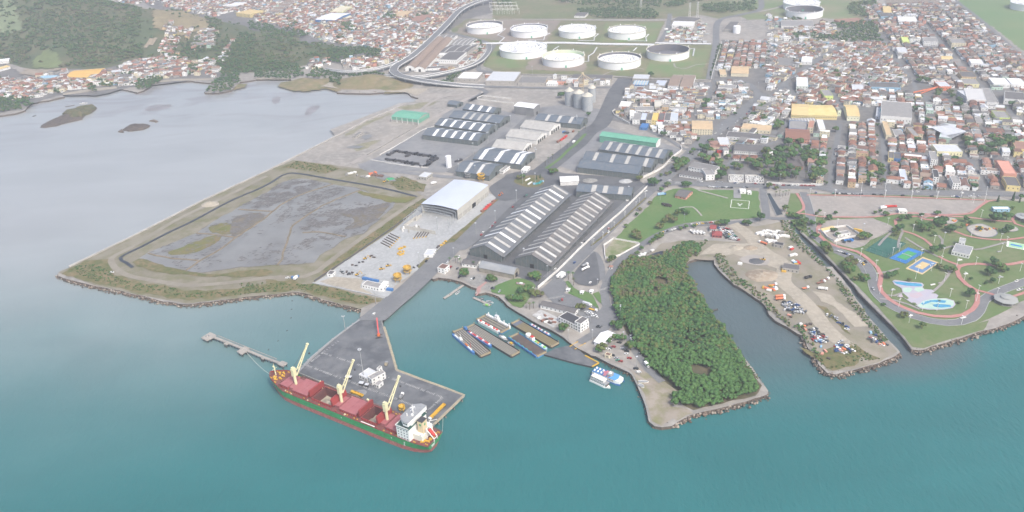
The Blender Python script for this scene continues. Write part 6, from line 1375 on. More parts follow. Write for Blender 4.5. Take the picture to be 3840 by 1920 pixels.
GH('maroon roofed workshop in the scrap yard','G',(1080,395),(1130,400),(1140,365),4,6,M_wallw,col_('maroon_tin',(.28,.07,.07)),cat='workshop')
GH('maroon tent roof beside the scrap car lot','G',(1100,445),(1185,450),(1190,415),3,6,MATS['maroon_tin'],MATS['maroon_tin'],hip=1,cat='shelter')
FB('dark open workshop on the fill peninsula','G',(1715,745),(1860,765),(1873,720),4,M_concw,M_fibd,0,cat='workshop')
FB('dark site hut among the white slabs on the fill','G',(1640,530),(1720,545),(1725,520),3.5,M_concw,M_steel,0,cat='hut')
FB('white site office at the yard front by the pier road','M',(985,1030),(1120,1060),(1135,1020),4,M_white,M_fc,6,cat='office')
FB('small white cube at the corner of the concrete yard','M',(702,940),(745,945),(762,915),3.5,M_white,M_fibd,1,cat='hut')
FB('white guard hut on the verge by the pier road','M',(1480,785),(1550,790),(1590,745),3.5,M_white,M_ltr,1,cat='hut')
FB('white end block of the yard site office','M',(1122,1058),(1160,1062),(1183,1010),5,M_white,M_litew,1,cat='office')
FB('low white gate office beside the slate shed','V',(370,430),(400,435),(475,380),4,M_white,M_fc,3,cat='office')
FB('white crossed canopy by the port gate','V',(545,425),(590,430),(600,395),4,M_white,M_white,0,cat='canopy')
FB('open grey roofed shelter below the stock yard','W',(865,1045),(965,1060),(1020,1000),5,M_wallb,M_ltr,0,cat='shelter')
FB('small grey hut on the sandy ground by the bay','W',(75,540),(120,545),(175,495),4,M_concw,M_fib,0,cat='hut')
# ================================================================== FLYOVERS
def viaduct(label,reg,s,w,h0=8.5,pier=28,group='flyover ramps'):
 """s: deck points 'x,y,h' where h is the deck height above the land"""
 raw = []
 for tk in s.split():
  v = list(map(float,tk.split(','))); hh = v[2] if len(v) > 2 else h0; p = at(reg,v[0],v[1],GZ+hh); raw.append(p)
 P = smooth(raw,14); addroad(P,w/2+1)
 o = P[len(P)//2].copy(); o.z = GZ
 t = thing('flyover',label,'flyover',o,0,group); Q = [p-o for p in P]
 A = offs(Q,w/2); B = offs(Q,-w/2); n = len(Q)
 q = MB(); vs = [(p.x,p.y,p.z) for p in A]+[(p.x,p.y,p.z) for p in B]+[(p.x,p.y,p.z-1.8) for p in A]+[(p.x,p.y,p.z-1.8) for p in B]
 q.add(vs,[(n+i,n+i+1,i+1,i) for i in range(n-1)]+[(i,i+1,2*n+i+1,2*n+i) for i in range(n-1)]+[(3*n+i,3*n+i+1,n+i+1,n+i) for i in range(n-1)]+[(2*n+i,2*n+i+1,3*n+i+1,3*n+i) for i in range(n-1)])
 q.build('deck',M_conc,t)
 A2 = offs(Q,w/2-.8); B2 = offs(Q,-w/2+.8); q = MB(); q.add([(p.x,p.y,p.z+.03) for p in A2]+[(p.x,p.y,p.z+.03) for p in B2],[(n+i,n+i+1,i+1,i) for i in range(n-1)]); q.build('carriageway',M_asph,t)
 for E in (offs(Q,w/2-.35),offs(Q,-w/2+.35)):
  q = MB()
  for a,b in zip(E,E[1:]): q.beam((a.x,a.y,a.z+.5),(b.x,b.y,b.z+.5),.5,1.0)
  q.build('parapet',M_white,t)
 acc = 0
 for a,b in zip(Q,Q[1:]):
  acc += (b-a).length
  if acc > pier and a.z > 3.5:
   acc = 0; d = (b-a).normalized(); nv = Vector((-d.y,d.x,0))
   q = MB(); q.beam((a.x-nv.x*w*.42,a.y-nv.y*w*.42,a.z-2.4),(a.x+nv.x*w*.42,a.y+nv.y*w*.42,a.z-2.4),1.4,1.2)
   for k in (-.28,.28): q.bar((a.x+nv.x*w*k,a.y+nv.y*w*k,-.3),(a.x+nv.x*w*k,a.y+nv.y*w*k,a.z-2.9),.8,8)
   q.build('pier',M_conc,t)
viaduct('main pale flyover curving past the oil tanks down to the bay junction','B',"2420,-30,13 2230,15,13 2060,95,13 1950,205,12 1880,280,11 1700,455,9 1560,570,9 1440,640,9 1390,680,9 1385,715,9 1430,752,9 1520,778,9 1680,808,8 1900,838,6 2100,858,3 2300,868,.6",17)
viaduct('curved ramp of the flyover joining from the hill side','B',"690,690,1 780,708,4 900,718,7 1060,712,8 1200,690,9 1330,655,9 1420,620,9",10)
viaduct('long low ramp of the flyover crossing under the main deck','B',"2340,430,2 2345,500,5 2280,590,8 2170,655,8 2020,700,8 1850,738,8 1680,768,7 1560,775,7 1400,768,5 1150,745,1",11)
strip('loop_road',pts('B',"1880,310 1960,335 2080,365 2230,400 2340,440"),14,M_asph,zl(6))
strip('loop_road',pts('B',"2400,455 2330,560 2250,640 2240,690 2290,720 C 60,735"),10,M_asph,zl(6))
strip('loop_road',pts('B',"1430,735 1520,735 1600,700 1660,715 1900,720"),8,M_asph,zl(5))
strip('loop_road',pts('B',"1700,862 2000,868 2200,885 2310,920 2280,960 2150,1020 W 1640,0"),10,M_asph,zl(6))
strip('loop_road',pts('B',"2300,875 2576,880 C 500,890 1000,880"),10,M_asph,zl(6))
# ================================================================== HOUSES
HR = random.Random(11)
HM = [M_terra,M_terrd,M_terrl,M_fib,M_fibd,M_brown,M_ltr,M_fc,M_white,M_cream,M_concw,M_tan,M_lbl,M_pnk,M_mint,M_glass,M_yel,M_brk]
HI = {m.name: i for i,m in enumerate(HM)}
RN = {'terracotta_tiles':'terracotta','old_terracotta':'dark red tiled','pink_tiles':'salmon tiled','fibre_cement_grey':'grey','fibre_cement_dark':'dark grey','brown_fibre_roof':'brown','light_tin_roof':'pale tin','flat_roof_grey':'flat grey','white_paint':'white','cream_wall':'cream','raw_wall':'bare grey','tan_roof':'tan','sky_blue_wall':'pale blue','salmon_wall':'salmon','mint_wall':'mint','yellow_wall':'yellow','brick_wall':'brick'}
ROOFS = dict(res=[(M_terra,12),(M_terrd,20),(M_terrl,8),(M_fib,19),(M_fibd,14),(M_brown,12),(M_ltr,7),(M_white,6),(M_fc,9)],com=[(M_fc,26),(M_ltr,16),(M_fibd,14),(M_fib,16),(M_white,12),(M_terra,8),(M_brown,6),(M_terrd,6)],red=[(M_terra,20),(M_terrd,14),(M_terrl,15),(M_fib,14),(M_brown,9),(M_fibd,7),(M_ltr,6),(M_white,7),(M_fc,12)])
WALLS = [(M_white,46),(M_cream,17),(M_concw,12),(M_tan,5),(M_lbl,4),(M_pnk,5),(M_mint,2),(M_yel,3),(M_brk,6)]
def pick(L): 
 r = HR.random()*sum(w for _,w in L)
 for m,w in L:
  r -= w
  if r < 0: return m
 return L[0][0]
HOUSES = []
def zone(s,d,mix='res',lw=(7,11),ld=(9.5,14),fill=.96,hs=(3.2,6.6),big=.08):
 P = [(p.x,p.y) for p in pts('U',s)]
 a,b = pts('U',d); u = Vector((b.x-a.x,b.y-a.y,0)).normalized(); v = Vector((-u.y,u.x,0)); ang = math.atan2(u.y,u.x)
 us = [p[0]*u.x+p[1]*u.y for p in P]; vs = [p[0]*v.x+p[1]*v.y for p in P]
 y = min(vs)
 while y < max(vs):
  D_ = HR.uniform(*ld); x = min(us)+HR.uniform(0,6)
  while x < max(us):
   W_ = HR.uniform(*lw)*(HR.uniform(1.6,2.6) if HR.random() < big else 1)
   c = u*(x+W_/2)+v*(y+D_/2); x += W_+HR.uniform(0,.8)
   if HR.random() > fill or not inpoly(P,c.x,c.y): continue
   px,py = pix((c.x,c.y,GZ))
   if not (-160 < px < 4000 and -60 < py < 2000): continue
   w_,d_ = W_*HR.uniform(.82,.98),D_*HR.uniform(.62,.95)
   if not free(c.x,c.y,min(w_,d_)*.46): continue
   rm = pick(ROOFS[mix]); two = HR.random() < (.34 if mix != 'com' else .5); h = HR.uniform(*hs)*(1.0 if not two else 1.35)
   typ = 'flat' if rm in (M_fc,M_white) or HR.random() < .08 else ('shed' if rm in (M_ltr,M_fib,M_fibd) and HR.random() < .4 else ('hip' if HR.random() < .45 else 'gable'))
   HOUSES.append([c.x,c.y,terrain(c.x,c.y),ang+HR.choice((0,0,0,PI/2,PI/2,-PI/2,PI))+HR.uniform(-.03,.03),w_,d_,h,typ,rm,pick(WALLS),two,min(w_,d_)])
  y += D_+HR.uniform(0,1.8)
zone("D 0,450 820,445 1110,440 1150,420 1440,820 1300,920 900,1075 330,1085 180,850 0,860","D 180,850 850,455")
zone("C 2135,430 2580,425 2580,690 2400,690 2180,690 2080,780 2060,760","C 2110,450 2010,790",'red')
zone("D 930,70 1890,30 2150,210 2560,590 2600,930 1900,900 1500,820 1070,280","D 1060,270 1450,820")
zone("D 860,940 1300,930 1700,1000 1900,1090 2600,960 2620,1300 U 2060,560 1330,580 1000,540 U 660,400 500,380","U 690,560 735,1180",'com',lw=(9,15))
zone("U -160,640 280,560 660,540 1010,560 1330,600 2060,560 2120,1150 1650,1170 740,1140 160,1130 20,1080 -20,840","U 690,560 735,1180",'red')
zone("D 0,880 200,880 300,1010 330,1085 200,1100 0,1200 T 1700,420 1660,300","T 1560,325 1100,670",'com')
zone("T 150,240 1030,165 1040,300 930,440 860,500 820,600 640,730 440,650 60,470 120,330","T 60,240 1030,240",'com',lw=(7,12),fill=.96)
zone("T 540,640 860,610 870,730 1000,760 900,830 600,700","T 540,640 860,640",'red')
zone("T 1060,170 1480,165 1530,260 1520,330 1250,530 900,540 960,450 1060,330","T 1060,290 1500,290",'com')
zone("T 1620,330 1850,250 1870,520 1830,780 1780,790 1270,860 1200,790 1340,620","T 1560,325 1100,670",'com')
zone("T 1000,880 1280,850 1640,850 1700,900 1560,960 1240,980 1000,1000","T 1000,900 1640,900",'red',fill=.6)
zone("D 0,140 120,200 720,260 700,330 560,430 0,420","D 0,440 800,440",'com',fill=.55)
zone("B 0,-30 1000,-40 2250,-40 2040,110 1900,260 1600,520 1400,640 1260,600 1240,520 1000,470 620,400 430,300 0,225","B 500,430 900,330",'red')
zone("A 1560,-40 2576,-40 2576,160 2330,120 2140,170 1860,100 1660,70","B 500,430 900,330",'red')
zone("A 990,-40 1580,-40 1540,50 1290,40","B 500,430 900,330",'res',fill=.35)
zone("A -200,760 260,800 560,740 1020,730 1280,660 1330,620 1540,600 1800,560 1950,640 1900,770 1500,790 1380,850 1000,870 640,920 330,990 0,1000 -200,1000","A 0,800 1000,720",'red',fill=.86)
zone("A 1580,560 1640,480 1700,400 1760,370 1800,400 1960,390 1940,440 1850,500 1800,560","A 1580,560 1760,370",'red',fill=.9)
zone("A 2040,400 2200,400 2190,480 2160,520 2060,520 1950,540 1990,480","A 2040,400 2200,400",'res',fill=.7)
zone("A 1940,640 2080,600 2200,640 2180,780 1960,760","A 1960,640 2200,640",'red',fill=.5); zone("A 2190,640 2240,560 2300,500 2420,440 2330,540 2270,640","A 2190,640 2400,440",'res',fill=.8)
zone("B 480,650 600,590 760,590 760,690 620,730 480,700","B 480,650 760,600",'red',fill=.4); zone("B 850,640 950,590 1080,560 1260,620 1400,600 1410,640 1200,680 1050,700 850,700","B 850,660 1260,620",'red',fill=.75)
zone("B 1700,720 1740,640 1830,590 1830,660 1900,700 2080,660 2200,480 2280,430 2320,490 2230,600 2100,660 1900,730","B 1500,700 1890,400",'red',fill=.7)
zone("C -90,770 330,780 1030,785 1040,840 980,880 0,860 -90,840","C 0,780 1000,790",'com',fill=.45); zone("B 2290,740 2576,750 2576,860 2300,860","C 0,780 1000,790",'com',fill=.3)
zone("C 1570,215 1860,195 1950,260 1930,430 1600,420 1520,380","C 1600,290 1830,290",'com',lw=(6,14),ld=(6,10),fill=.5,hs=(2.5,5))
def house_faces(h):
 """local faces: wall, roof, window boxes (material index None = window)"""
 x,y,z,a,w,d,hh,typ,rm,wm,two,_ = h; out = []
 w2,d2 = w/2,d/2; out.append(('wall',[(-w2,-d2,-1.5),(w2,-d2,-1.5),(w2,d2,-1.5),(-w2,d2,-1.5),(-w2,-d2,hh),(w2,-d2,hh),(w2,d2,hh),(-w2,d2,hh)],[(0,1,5,4),(1,2,6,5),(2,3,7,6),(3,0,4,7)]))
 if typ == 'flat':
  out.append(('roof',[(-w2+.2,-d2+.2,hh-.35),(w2-.2,-d2+.2,hh-.35),(w2-.2,d2-.2,hh-.35),(-w2+.2,d2-.2,hh-.35)],[(0,1,2,3)]))
  out.append(('wall',[(-w2,-d2,hh),(w2,-d2,hh),(w2,d2,hh),(-w2,d2,hh),(-w2+.2,-d2+.2,hh),(w2-.2,-d2+.2,hh),(w2-.2,d2-.2,hh),(-w2+.2,d2-.2,hh),(-w2+.2,-d2+.2,hh-.35),(w2-.2,-d2+.2,hh-.35),(w2-.2,d2-.2,hh-.35),(-w2+.2,d2-.2,hh-.35)],[(0,1,5,4),(1,2,6,5),(2,3,7,6),(3,0,4,7),(4,5,9,8),(5,6,10,9),(6,7,11,10),(7,4,8,11)]))
 elif typ == 'shed':
  s = .16*d; e = .4; out.append(('roof',[(-w2-e,-d2-e,hh),(w2+e,-d2-e,hh),(w2+e,d2+e,hh+s),(-w2-e,d2+e,hh+s),(-w2-e,-d2-e,hh+.18),(w2+e,-d2-e,hh+.18),(w2+e,d2+e,hh+s+.18),(-w2-e,d2+e,hh+s+.18)],[(4,5,6,7),(0,1,5,4),(1,2,6,5),(2,3,7,6),(3,0,4,7)]))
  out.append(('wall',[(-w2,-d2,hh),(w2,-d2,hh),(w2,d2,hh),(-w2,d2,hh),(w2,d2,hh+s),(-w2,d2,hh+s)],[(1,2,4),(3,0,5),(2,3,5,4)]))
 else:
  r = .30*min(w,d)*(.85 if typ == 'hip' else 1); e = .5; hx = min(w2*.8,d2) if typ == 'hip' else -e
  V = [(-w2-e,-d2-e,hh-.15),(w2+e,-d2-e,hh-.15),(w2+e,d2+e,hh-.15),(-w2-e,d2+e,hh-.15),(-w2+hx,0,hh+r),(w2-hx,0,hh+r)]
  out.append(('roof',V,[(0,1,5,4),(2,3,4,5)]+([(1,2,5),(3,0,4)] if typ == 'hip' else [])))
  if typ != 'hip': out.append(('wall',[(-w2,-d2,hh),(-w2,d2,hh),(-w2,0,hh+r*.9),(w2,-d2,hh),(w2,d2,hh),(w2,0,hh+r*.9)],[(1,0,2),(3,4,5)]))
 k = int(x*31+y*17)
 if k % 20 < 11:          # lean-to annexes and yard roofs behind and beside the house
  for j in range(1+k % 2):
   aw,ad,ah = w*(.35+.06*(k % 7)),2.4+.4*(k % 6),2.5+.2*(k % 4)+.35*j; ax = (w-aw)*((k+j*3) % 5-2)/5; sy = 1 if (k//3+j) % 2 else -1; y0,y1 = sy*d2,sy*(d2+ad)
   out.append(('annex_wall'+'_'*j,[(ax-aw/2,y0,-1.5),(ax+aw/2,y0,-1.5),(ax+aw/2,y1,-1.5),(ax-aw/2,y1,-1.5),(ax-aw/2,y0,ah),(ax+aw/2,y0,ah),(ax+aw/2,y1,ah-.5),(ax-aw/2,y1,ah-.5)],[(1,2,6,5),(2,3,7,6),(3,0,4,7)]))
   out.append(('annex_roof'+'_'*j,[(ax-aw/2-.3,y0,ah+.05),(ax+aw/2+.3,y0,ah+.05),(ax+aw/2+.3,y1+sy*.3,ah-.5),(ax-aw/2-.3,y1+sy*.3,ah-.5)],[(0,1,2,3)]))
 return out
AM = [M_fib,M_fibd,M_brown,M_terrd,M_ltr,M_fc]
def hmat(h,k): return h[9] if k == 'wall' else h[8] if k == 'roof' else (M_concw,M_white,h[9])[int(h[0]*7) % 3] if 'x_w' in k else AM[int(h[0]*13+h[1]) % 6]
def windows(h):
 x,y,z,a,w,d,hh,typ,rm,wm,two,_ = h; out = []
 for sgn,ln,off_,rz in ((-1,w,d/2,0),(1,w,d/2,0),(-1,d,w/2,PI/2),(1,d,w/2,PI/2)):
  n = Vector((0,sgn,0)) if rz == 0 else Vector((sgn,0,0)); n.rotate(Matrix.Rotation(a,3,'Z'))
  if n.x*x+n.y*y > 0: continue
  k = max(1,int(ln/4))
  for f in range(2 if two else 1):
   zz = hh*(.5 if not two else (.27,.74)[f])
   for i in range(k):
    t = -ln/2+ln*(i+.5)/k; out.append(((t,sgn*(off_+.03),zz) if rz == 0 else (sgn*(off_+.03),t,zz),rz))
 return out
MARKS = [('yellow school',('H',760,400)),('mint green hall',('I',1290,880)),('large white hall',('I',500,600)),('red arcade building',('H',520,905)),('bus terminal',('T',1350,100)),('beige three storey block',('T',960,700)),('silos avenue wall',('T',150,580)),('white waterfront office',('T',950,1150)),('red shop with white lettering',('I',1300,45)),('supermarket hall',('I',1790,280)),('salmon pink block',('U',1870,1080)),('white louvred block',('U',1370,1160)),('blue and yellow houses',('U',780,910)),('school street corner',('U',200,1170)),('dark grove',('U',1700,860)),('lime box near the yellow school',('D',600,1020)),('twin arched white halls',('T',740,245)),('tan block with round windows',('D',2010,830)),('cream courtyard building',('T',1500,690)),('long house with round windows',('U',1310,855)),('second seafront corner',('U',730,1170)),('yellow gabled corner house',('U',1910,1180)),('teal fronted store',('D',1180,920)),('green roofed warehouse',('V',1640,180)),('market hall with blue edge',('H',530,690))]
MARKP = [(n,at(*p)) for n,p in MARKS]
ORD = ['','second ','third ','fourth ','fifth ','sixth ','seventh ','eighth ','ninth ','tenth ']
def vis(h):
 px,py = pix((h[0],h[1],h[2])); 
 if not (15 < px < 3825 and 15 < py < 1900): return 0
 return h[4]*h[5]/((h[0]**2+h[1]**2+CAM_H**2))*1e4
HOUSES.sort(key=vis,reverse=True)
near = HOUSES[:290]; USED = {}
wmm = MB(); wmm.box(-.55,.55,-.05,.05,-.6,.6); WINM = wmm.mesh('window',[M_glass]); wmm = MB(); wmm.box(-.5,.5,-.06,.06,-1.1,1.1); DOORM = wmm.mesh('door',[col_('door_wood',(.16,.09,.05))])
lab = {}
for h in near:
 rn,wn_ = RN[h[8].name],RN[h[9].name]
 desc = (f"{'two storey ' if h[10] else ''}house with {wn_} walls and {rn} "+{'flat':'roof','shed':'lean roof','hip':'hipped roof','gable':'gabled roof'}[h[7]]).replace('flat grey roof','flat grey roof').replace('white roof','flat white roof')
 mk = min(MARKP,key=lambda m: (m[1].x-h[0])**2+(m[1].y-h[1])**2); dist = math.hypot(mk[1].x-h[0],mk[1].y-h[1])
 lab.setdefault((desc,mk[0]),[]).append((dist,id(h)))
LABEL = {}
for (desc,mk),L in lab.items():
 L.sort()
 for i,(_,k) in enumerate(L): LABEL[k] = f"{desc.replace('house with ', '').replace(' walls and', ' house,').replace('two storey ', 'tall ').replace('school street corner', 'school street corner')}, {ORD[min(i, 9)]}nearest the {mk}"
for h in near:
 t = thing('house',LABEL[id(h)],'house',(h[0],h[1],h[2]),h[3],'houses of the town blocks'); q = {}
 for k,V,F in house_faces(h): q.setdefault(k,MB()).add(V,F)
 [q[k].build(k.rstrip('_'),hmat(h,k),t) for k in q]
 for i,(p,rz) in enumerate(windows(h)): put('window' if i != 1 or h[10] else 'door',WINM if i != 1 or h[10] else DOORM,t,p if i != 1 or h[10] else (p[0],p[1],1.1),rz)
 if h[7] == 'flat' and HR.random() < .5:
  c = MB(); c.lathe([(.8,h[6]-.3),(.9,h[6]+1.1),(.3,h[6]+1.4)],10,(h[4]*.25,h[5]*.2,0)); c.build('water_tank',M_lbl,t)
mb = MB(); WB = [(-.55,-.05,-.6),(.55,-.05,-.6),(.55,.05,-.6),(-.55,.05,-.6),(-.55,-.05,.6),(.55,-.05,.6),(.55,.05,.6),(-.55,.05,.6)]; WF = [(4,5,6,7),(0,1,5,4),(1,2,6,5),(2,3,7,6),(3,0,4,7)]
for h in HOUSES[290:]:
 ca,sa = math.cos(h[3]),math.sin(h[3]); T_ = lambda p: (h[0]+p[0]*ca-p[1]*sa,h[1]+p[0]*sa+p[1]*ca,h[2]+p[2])
 for k,V,F in house_faces(h): mb.add([T_(p) for p in V],F,HI[hmat(h,k).name])
 if vis(h) > .12:
  for (cx,cy,cz),rz in windows(h):
   c_,s_ = math.cos(rz),math.sin(rz); mb.add([T_((cx+p[0]*c_-p[1]*s_,cy+p[0]*s_+p[1]*c_,cz+p[2])) for p in WB],WF,HI[M_glass.name])
mb.build('distant_houses',HM,kind='stuff')
print('houses',len(HOUSES))
# ================================================================== TREES
TR = np.random.default_rng(21)
leafm = lambda n,a,b: mat(n,a,b,.35,rough=.75,spec=.2,var=.14,c3=tuple(v*.74 for v in a),scale3=.9)
LF = [leafm('leaf_green',(.05,.13,.038),(.075,.16,.047)),leafm('leaf_olive',(.095,.13,.04),(.13,.155,.05)),leafm('leaf_dark',(.032,.08,.032),(.05,.10,.037)),leafm('leaf_bright',(.065,.145,.04),(.085,.165,.05)),leafm('leaf_dry',(.15,.125,.075),(.12,.115,.06))]
M_bark = mat('bark',(.10,.08,.06),(.15,.125,.10),2.0,obj=True)
LF_NEAR = LF
def leaves(rng,lobes,per,size):
 """leaf quads over a set of lobes (x, y, z, r): (V, F, lobe index)"""
 Vs = []; ids = []
 for i,(x,y,z,r) in enumerate(lobes):
  d = rng.normal(size=(per,3)); d /= np.linalg.norm(d,axis=1)[:,None]; d[:,2] = np.where(d[:,2] < -.45,-d[:,2],d[:,2])
  c = d*r*rng.uniform(.72,1.08,(per,1))*np.array((1,1,.82))+np.array((x,y,z))
  nrm = d+rng.normal(size=(per,3))*.28; nrm /= np.linalg.norm(nrm,axis=1)[:,None]
  a = np.cross(nrm,rng.normal(size=(per,3))); a /= np.linalg.norm(a,axis=1)[:,None]; b = np.cross(nrm,a); s = size*rng.uniform(.6,1.3,(per,1))
  q = np.stack([c-a*s-b*s*.7,c+a*s-b*s*.55,c+a*s*.8+b*s*.75,c-a*s*.7+b*s*.6],1); Vs.append(q.reshape(-1,3)); ids += [i]*per
 V = np.concatenate(Vs); return V,np.arange(len(V)).reshape(-1,4),np.array(ids)
def ico2():
 V = [tuple(v) for v in ICO/np.linalg.norm(ICO,axis=1)[:,None]]; E = {}; F = []
 def mid(a,b):
  k = (min(a,b),max(a,b))
  if k not in E: m = Vector(V[a])+Vector(V[b]); m.normalize(); V.append(tuple(m)); E[k] = len(V)-1
  return E[k]
 for a,b,c in ICF: ab,bc,ca = mid(a,b),mid(b,c),mid(c,a); F += [(a,ab,ca),(b,bc,ab),(c,ca,bc),(ab,bc,ca)]
 return np.array(V),np.array(F)
CORE = {1: (ICO/np.linalg.norm(ICO,axis=1)[:,None],ICF),2: ico2()}
def foliage(rng,lobes,per,size,lev):
 """leafy lobes: a lumpy body with leaf faces standing out of it: (V, triangles, lobe of each, smooth)"""
 V,F,ids = leaves(rng,lobes,per,size); T = np.concatenate([F[:,[0,1,2]],F[:,[0,2,3]]]); I = np.concatenate([ids,ids]); Vs = [V]; Fs = [T]; Is = [I]; off = len(V); CV,CF = CORE[lev]
 for i,(x,y,z,r) in enumerate(lobes):
  Vs.append(CV*(r*rng.uniform(.72,1.06,(len(CV),1)))*np.array((1,1,.85))+np.array((x,y,z))); Fs.append(CF+off); Is.append(np.full(len(CF),i)); off += len(CV)
 I = np.concatenate(Is); return np.concatenate(Vs),np.concatenate(Fs),I,np.arange(len(I)) >= len(T)
def lobeset(rng,R,H,z0,n):
 out = []
 for _ in range(n):
  t = rng.uniform(0,2*PI); k = R*math.sqrt(rng.random())*.78; out.append((k*math.cos(t),k*math.sin(t),z0+H*(.28+.5*rng.random()*(1-(k/R)**2*.6)),R*rng.uniform(.26,.44)))
 return out
CROWN = []; TRUNK = []
for i in range(7):
 R = 1.0; lb = lobeset(TR,4.2,5.2,2.4,15); V,F,ids,smo = foliage(TR,lb,36,.40,2)
 pal = [(0,0,1,3),(0,1,1,3),(2,2,0,0),(3,0,3,1),(2,0,2,2),(1,4,1,1),(0,2,0,3)][i]; me = None
 o = bigmesh('crown',V,F,LF,np.array(pal)[ids % 4],smo); CROWN.append(o.data); bpy.data.objects.remove(o)
 mb = MB(); mb.bar((0,0,-.3),(.15,.1,3.6),.36,7,r2=.22)
 for k in range(4): a = k*1.6+i; mb.bar((.12,.08,2.6+k*.2),(2.2*math.cos(a),2.2*math.sin(a),5.2),.16,5,r2=.06)
 TRUNK.append(mb.mesh('trunk',[M_bark]))
PALM = []; 
for i in range(2):
 mb = MB()
 for k in range(17):
  a = k*2.4; ln = TR.uniform(2.2,3.1); up = TR.uniform(-.1,.75); p = Vector((0,0,8)); w = .34
  for j in range(5):
   u = (j+1)/5; q = Vector((math.cos(a)*ln*u,math.sin(a)*ln*u,8+up*ln*u-1.15*ln*u*u*.62)); sd_ = Vector((-math.sin(a),math.cos(a),0))
   w2 = w*(1-u*.75); mb.add([p-sd_*w,p+sd_*w,q+sd_*w2+Vector((0,0,-.1)),q-sd_*w2+Vector((0,0,-.1))],[(0,1,2,3)]); p = q; w = w2
 PALM.append(mb.mesh('crown',[LF[0] if i else LF[1]]))
mb = MB(); mb.bar((0,0,-.3),(.3,.1,4),.26,7,r2=.2); mb.bar((.3,.1,4),(0,0,8.05),.2,7,r2=.15); PTR = mb.mesh('trunk',[M_bark])
V,F,ids,smo = foliage(TR,[(0,0,1+k*1.0,1.5*(1-k/9.5)+.25) for k in range(9)],30,.3,1); o = bigmesh('crown',V,F,[LF[2]]); CYP = o.data; bpy.data.objects.remove(o)
TREES = []          # for labelling: (root, description)
TN = ['round green tree','olive green tree','dark green tree','bright green tree','dense dark tree','dry brownish tree','mid green tree']
def tree(reg,x,y,r=4,kind=None,where='',world=None):
 p = at(reg,x,y) if world is None else Vector(world); p.z = terrain(p.x,p.y); rg = random.Random(int(p.x*7)+int(p.y*13))
 k = rg.randrange(7) if kind is None else kind; s = r/4.2
 if k in ('palm','cypress'):
  t = thing('palm_tree' if k == 'palm' else 'cypress_tree','','tree',p,rg.uniform(0,6.28)); s = r
  put('trunk',PTR if k == 'palm' else TRUNK[0],t); put('crown',PALM[rg.randrange(2)] if k == 'palm' else CYP,t); d = 'palm tree' if k == 'palm' else 'slim dark cypress'
 else:
  t = thing('tree','','tree',p,rg.uniform(0,6.28)); put('trunk',TRUNK[k],t); put('crown',CROWN[k],t); d = TN[k]
 t.scale = (s*rg.uniform(.92,1.1),s*rg.uniform(.92,1.1),s*rg.uniform(.85,1.1)); TREES.append((t,('small ' if r < 2.6 and k not in ('palm','cypress') else 'big ' if r > 5.5 else '')+d,where)); return t
def many(reg,s,where,r=4,kind=None):
 for tk in s.split():
  if tk in REG: reg = tk; continue
  v = tk.split(','); tree(reg,float(v[0]),float(v[1]),float(v[2]) if len(v) > 2 else r,kind if len(v) < 4 else (v[3] if not v[3].isdigit() else int(v[3])),where)
many('K',"45,320,4 20,350,5 172,225,2.5 145,252,2.5 310,245,2.5 252,292,4 190,340,4 130,460,5 215,560,6 240,590,5 440,700,7 430,760,6 400,720,5 570,830,5 530,815,4 785,805,5 835,785,3.5 560,465,6 600,455,4 520,470,4 655,240,2.5 700,230,2.5 750,260,4 955,285,4,2 885,305,4.5,2 1065,268,3 1200,255,4 870,390,5 825,405,3.5 845,435,3.5 1040,360,6 1090,385,6 1130,390,6 1070,400,5 1210,340,6 1250,330,6 1190,350,5 1240,360,5 1320,400,6 1290,395,4 1170,440,3.5 1240,560,4 1170,585,5,2 1220,720,3.5 1340,760,5 1280,745,4 1450,310,4 1710,320,7,2 1690,310,5,2 1810,295,6 1830,405,5,2 1800,410,4,2 1570,390,3 1665,780,6,2 1640,770,4 1720,720,5 1760,745,5 1690,690,5 1790,755,4 1690,850,3.5 1490,965,5,4 1210,1060,1.0,palm 480,825,3 100,340,4 300,400,3.5 280,395,3 330,440,3 1940,110,4 1860,210,3 2020,330,6 1490,335,3 1420,365,3",'on the park lawn')
many('K',"1735,135,1,cypress 1868,120,1.2,cypress 1925,140,.7,cypress",'near the plaza edge of the park')
many('K',"730,1050,2.2,2 910,1150,4,5 1070,1250,4,0 960,835,2.2 1390,1030,2 1500,820,2,2 1630,860,2,2",'on the seaward park lawn')
many('G',"655,45,4 1520,300,6,2 1600,22,5 1665,25,3 1660,85,1,palm 1690,80,1,palm 1720,88,.9,palm 1745,82,1,palm 1770,75,.9,palm 1740,220,5 1790,275,5 1830,285,5 1870,290,4",'beside the small canal')
many('G',"800,260,5 850,240,4 880,250,4 720,300,5,5 760,320,5,5 690,320,4,5 640,370,5,5 430,440,5,5 410,455,4,1 455,465,4,5 340,360,3,1 440,260,3 465,215,3,5 555,155,3",'on the helipad lawn')
many('G',"1390,335,4 1420,345,4 1180,345,5,2 1220,340,5,2 1150,350,4 940,360,3 870,370,3 820,380,3 650,450,4 620,470,4 585,490,3 560,510,3 480,560,3 440,600,3 400,640,4 220,655,4 240,640,3 200,665,3",'along the shore road bank')
many('F',"205,205,1,palm 255,200,1,palm 295,215,1,palm 270,190,.9,palm 415,240,1,palm",'by the causeway gate')
many('F',"330,300,4.5,3 345,325,4,3 310,315,3.5,0 560,365,5,1 590,370,4,1 520,365,.6,palm 960,345,6,0 920,350,5,0 980,365,4,0 870,455,5,1 900,440,4,0 820,470,4,2 790,540,5,0 830,545,5,0 745,530,4,1 720,520,3,0 960,505,5,5 1000,500,4,5 905,610,1,palm 875,600,.9,palm 940,600,.9,palm 930,480,4,5",'in the boat club garden')
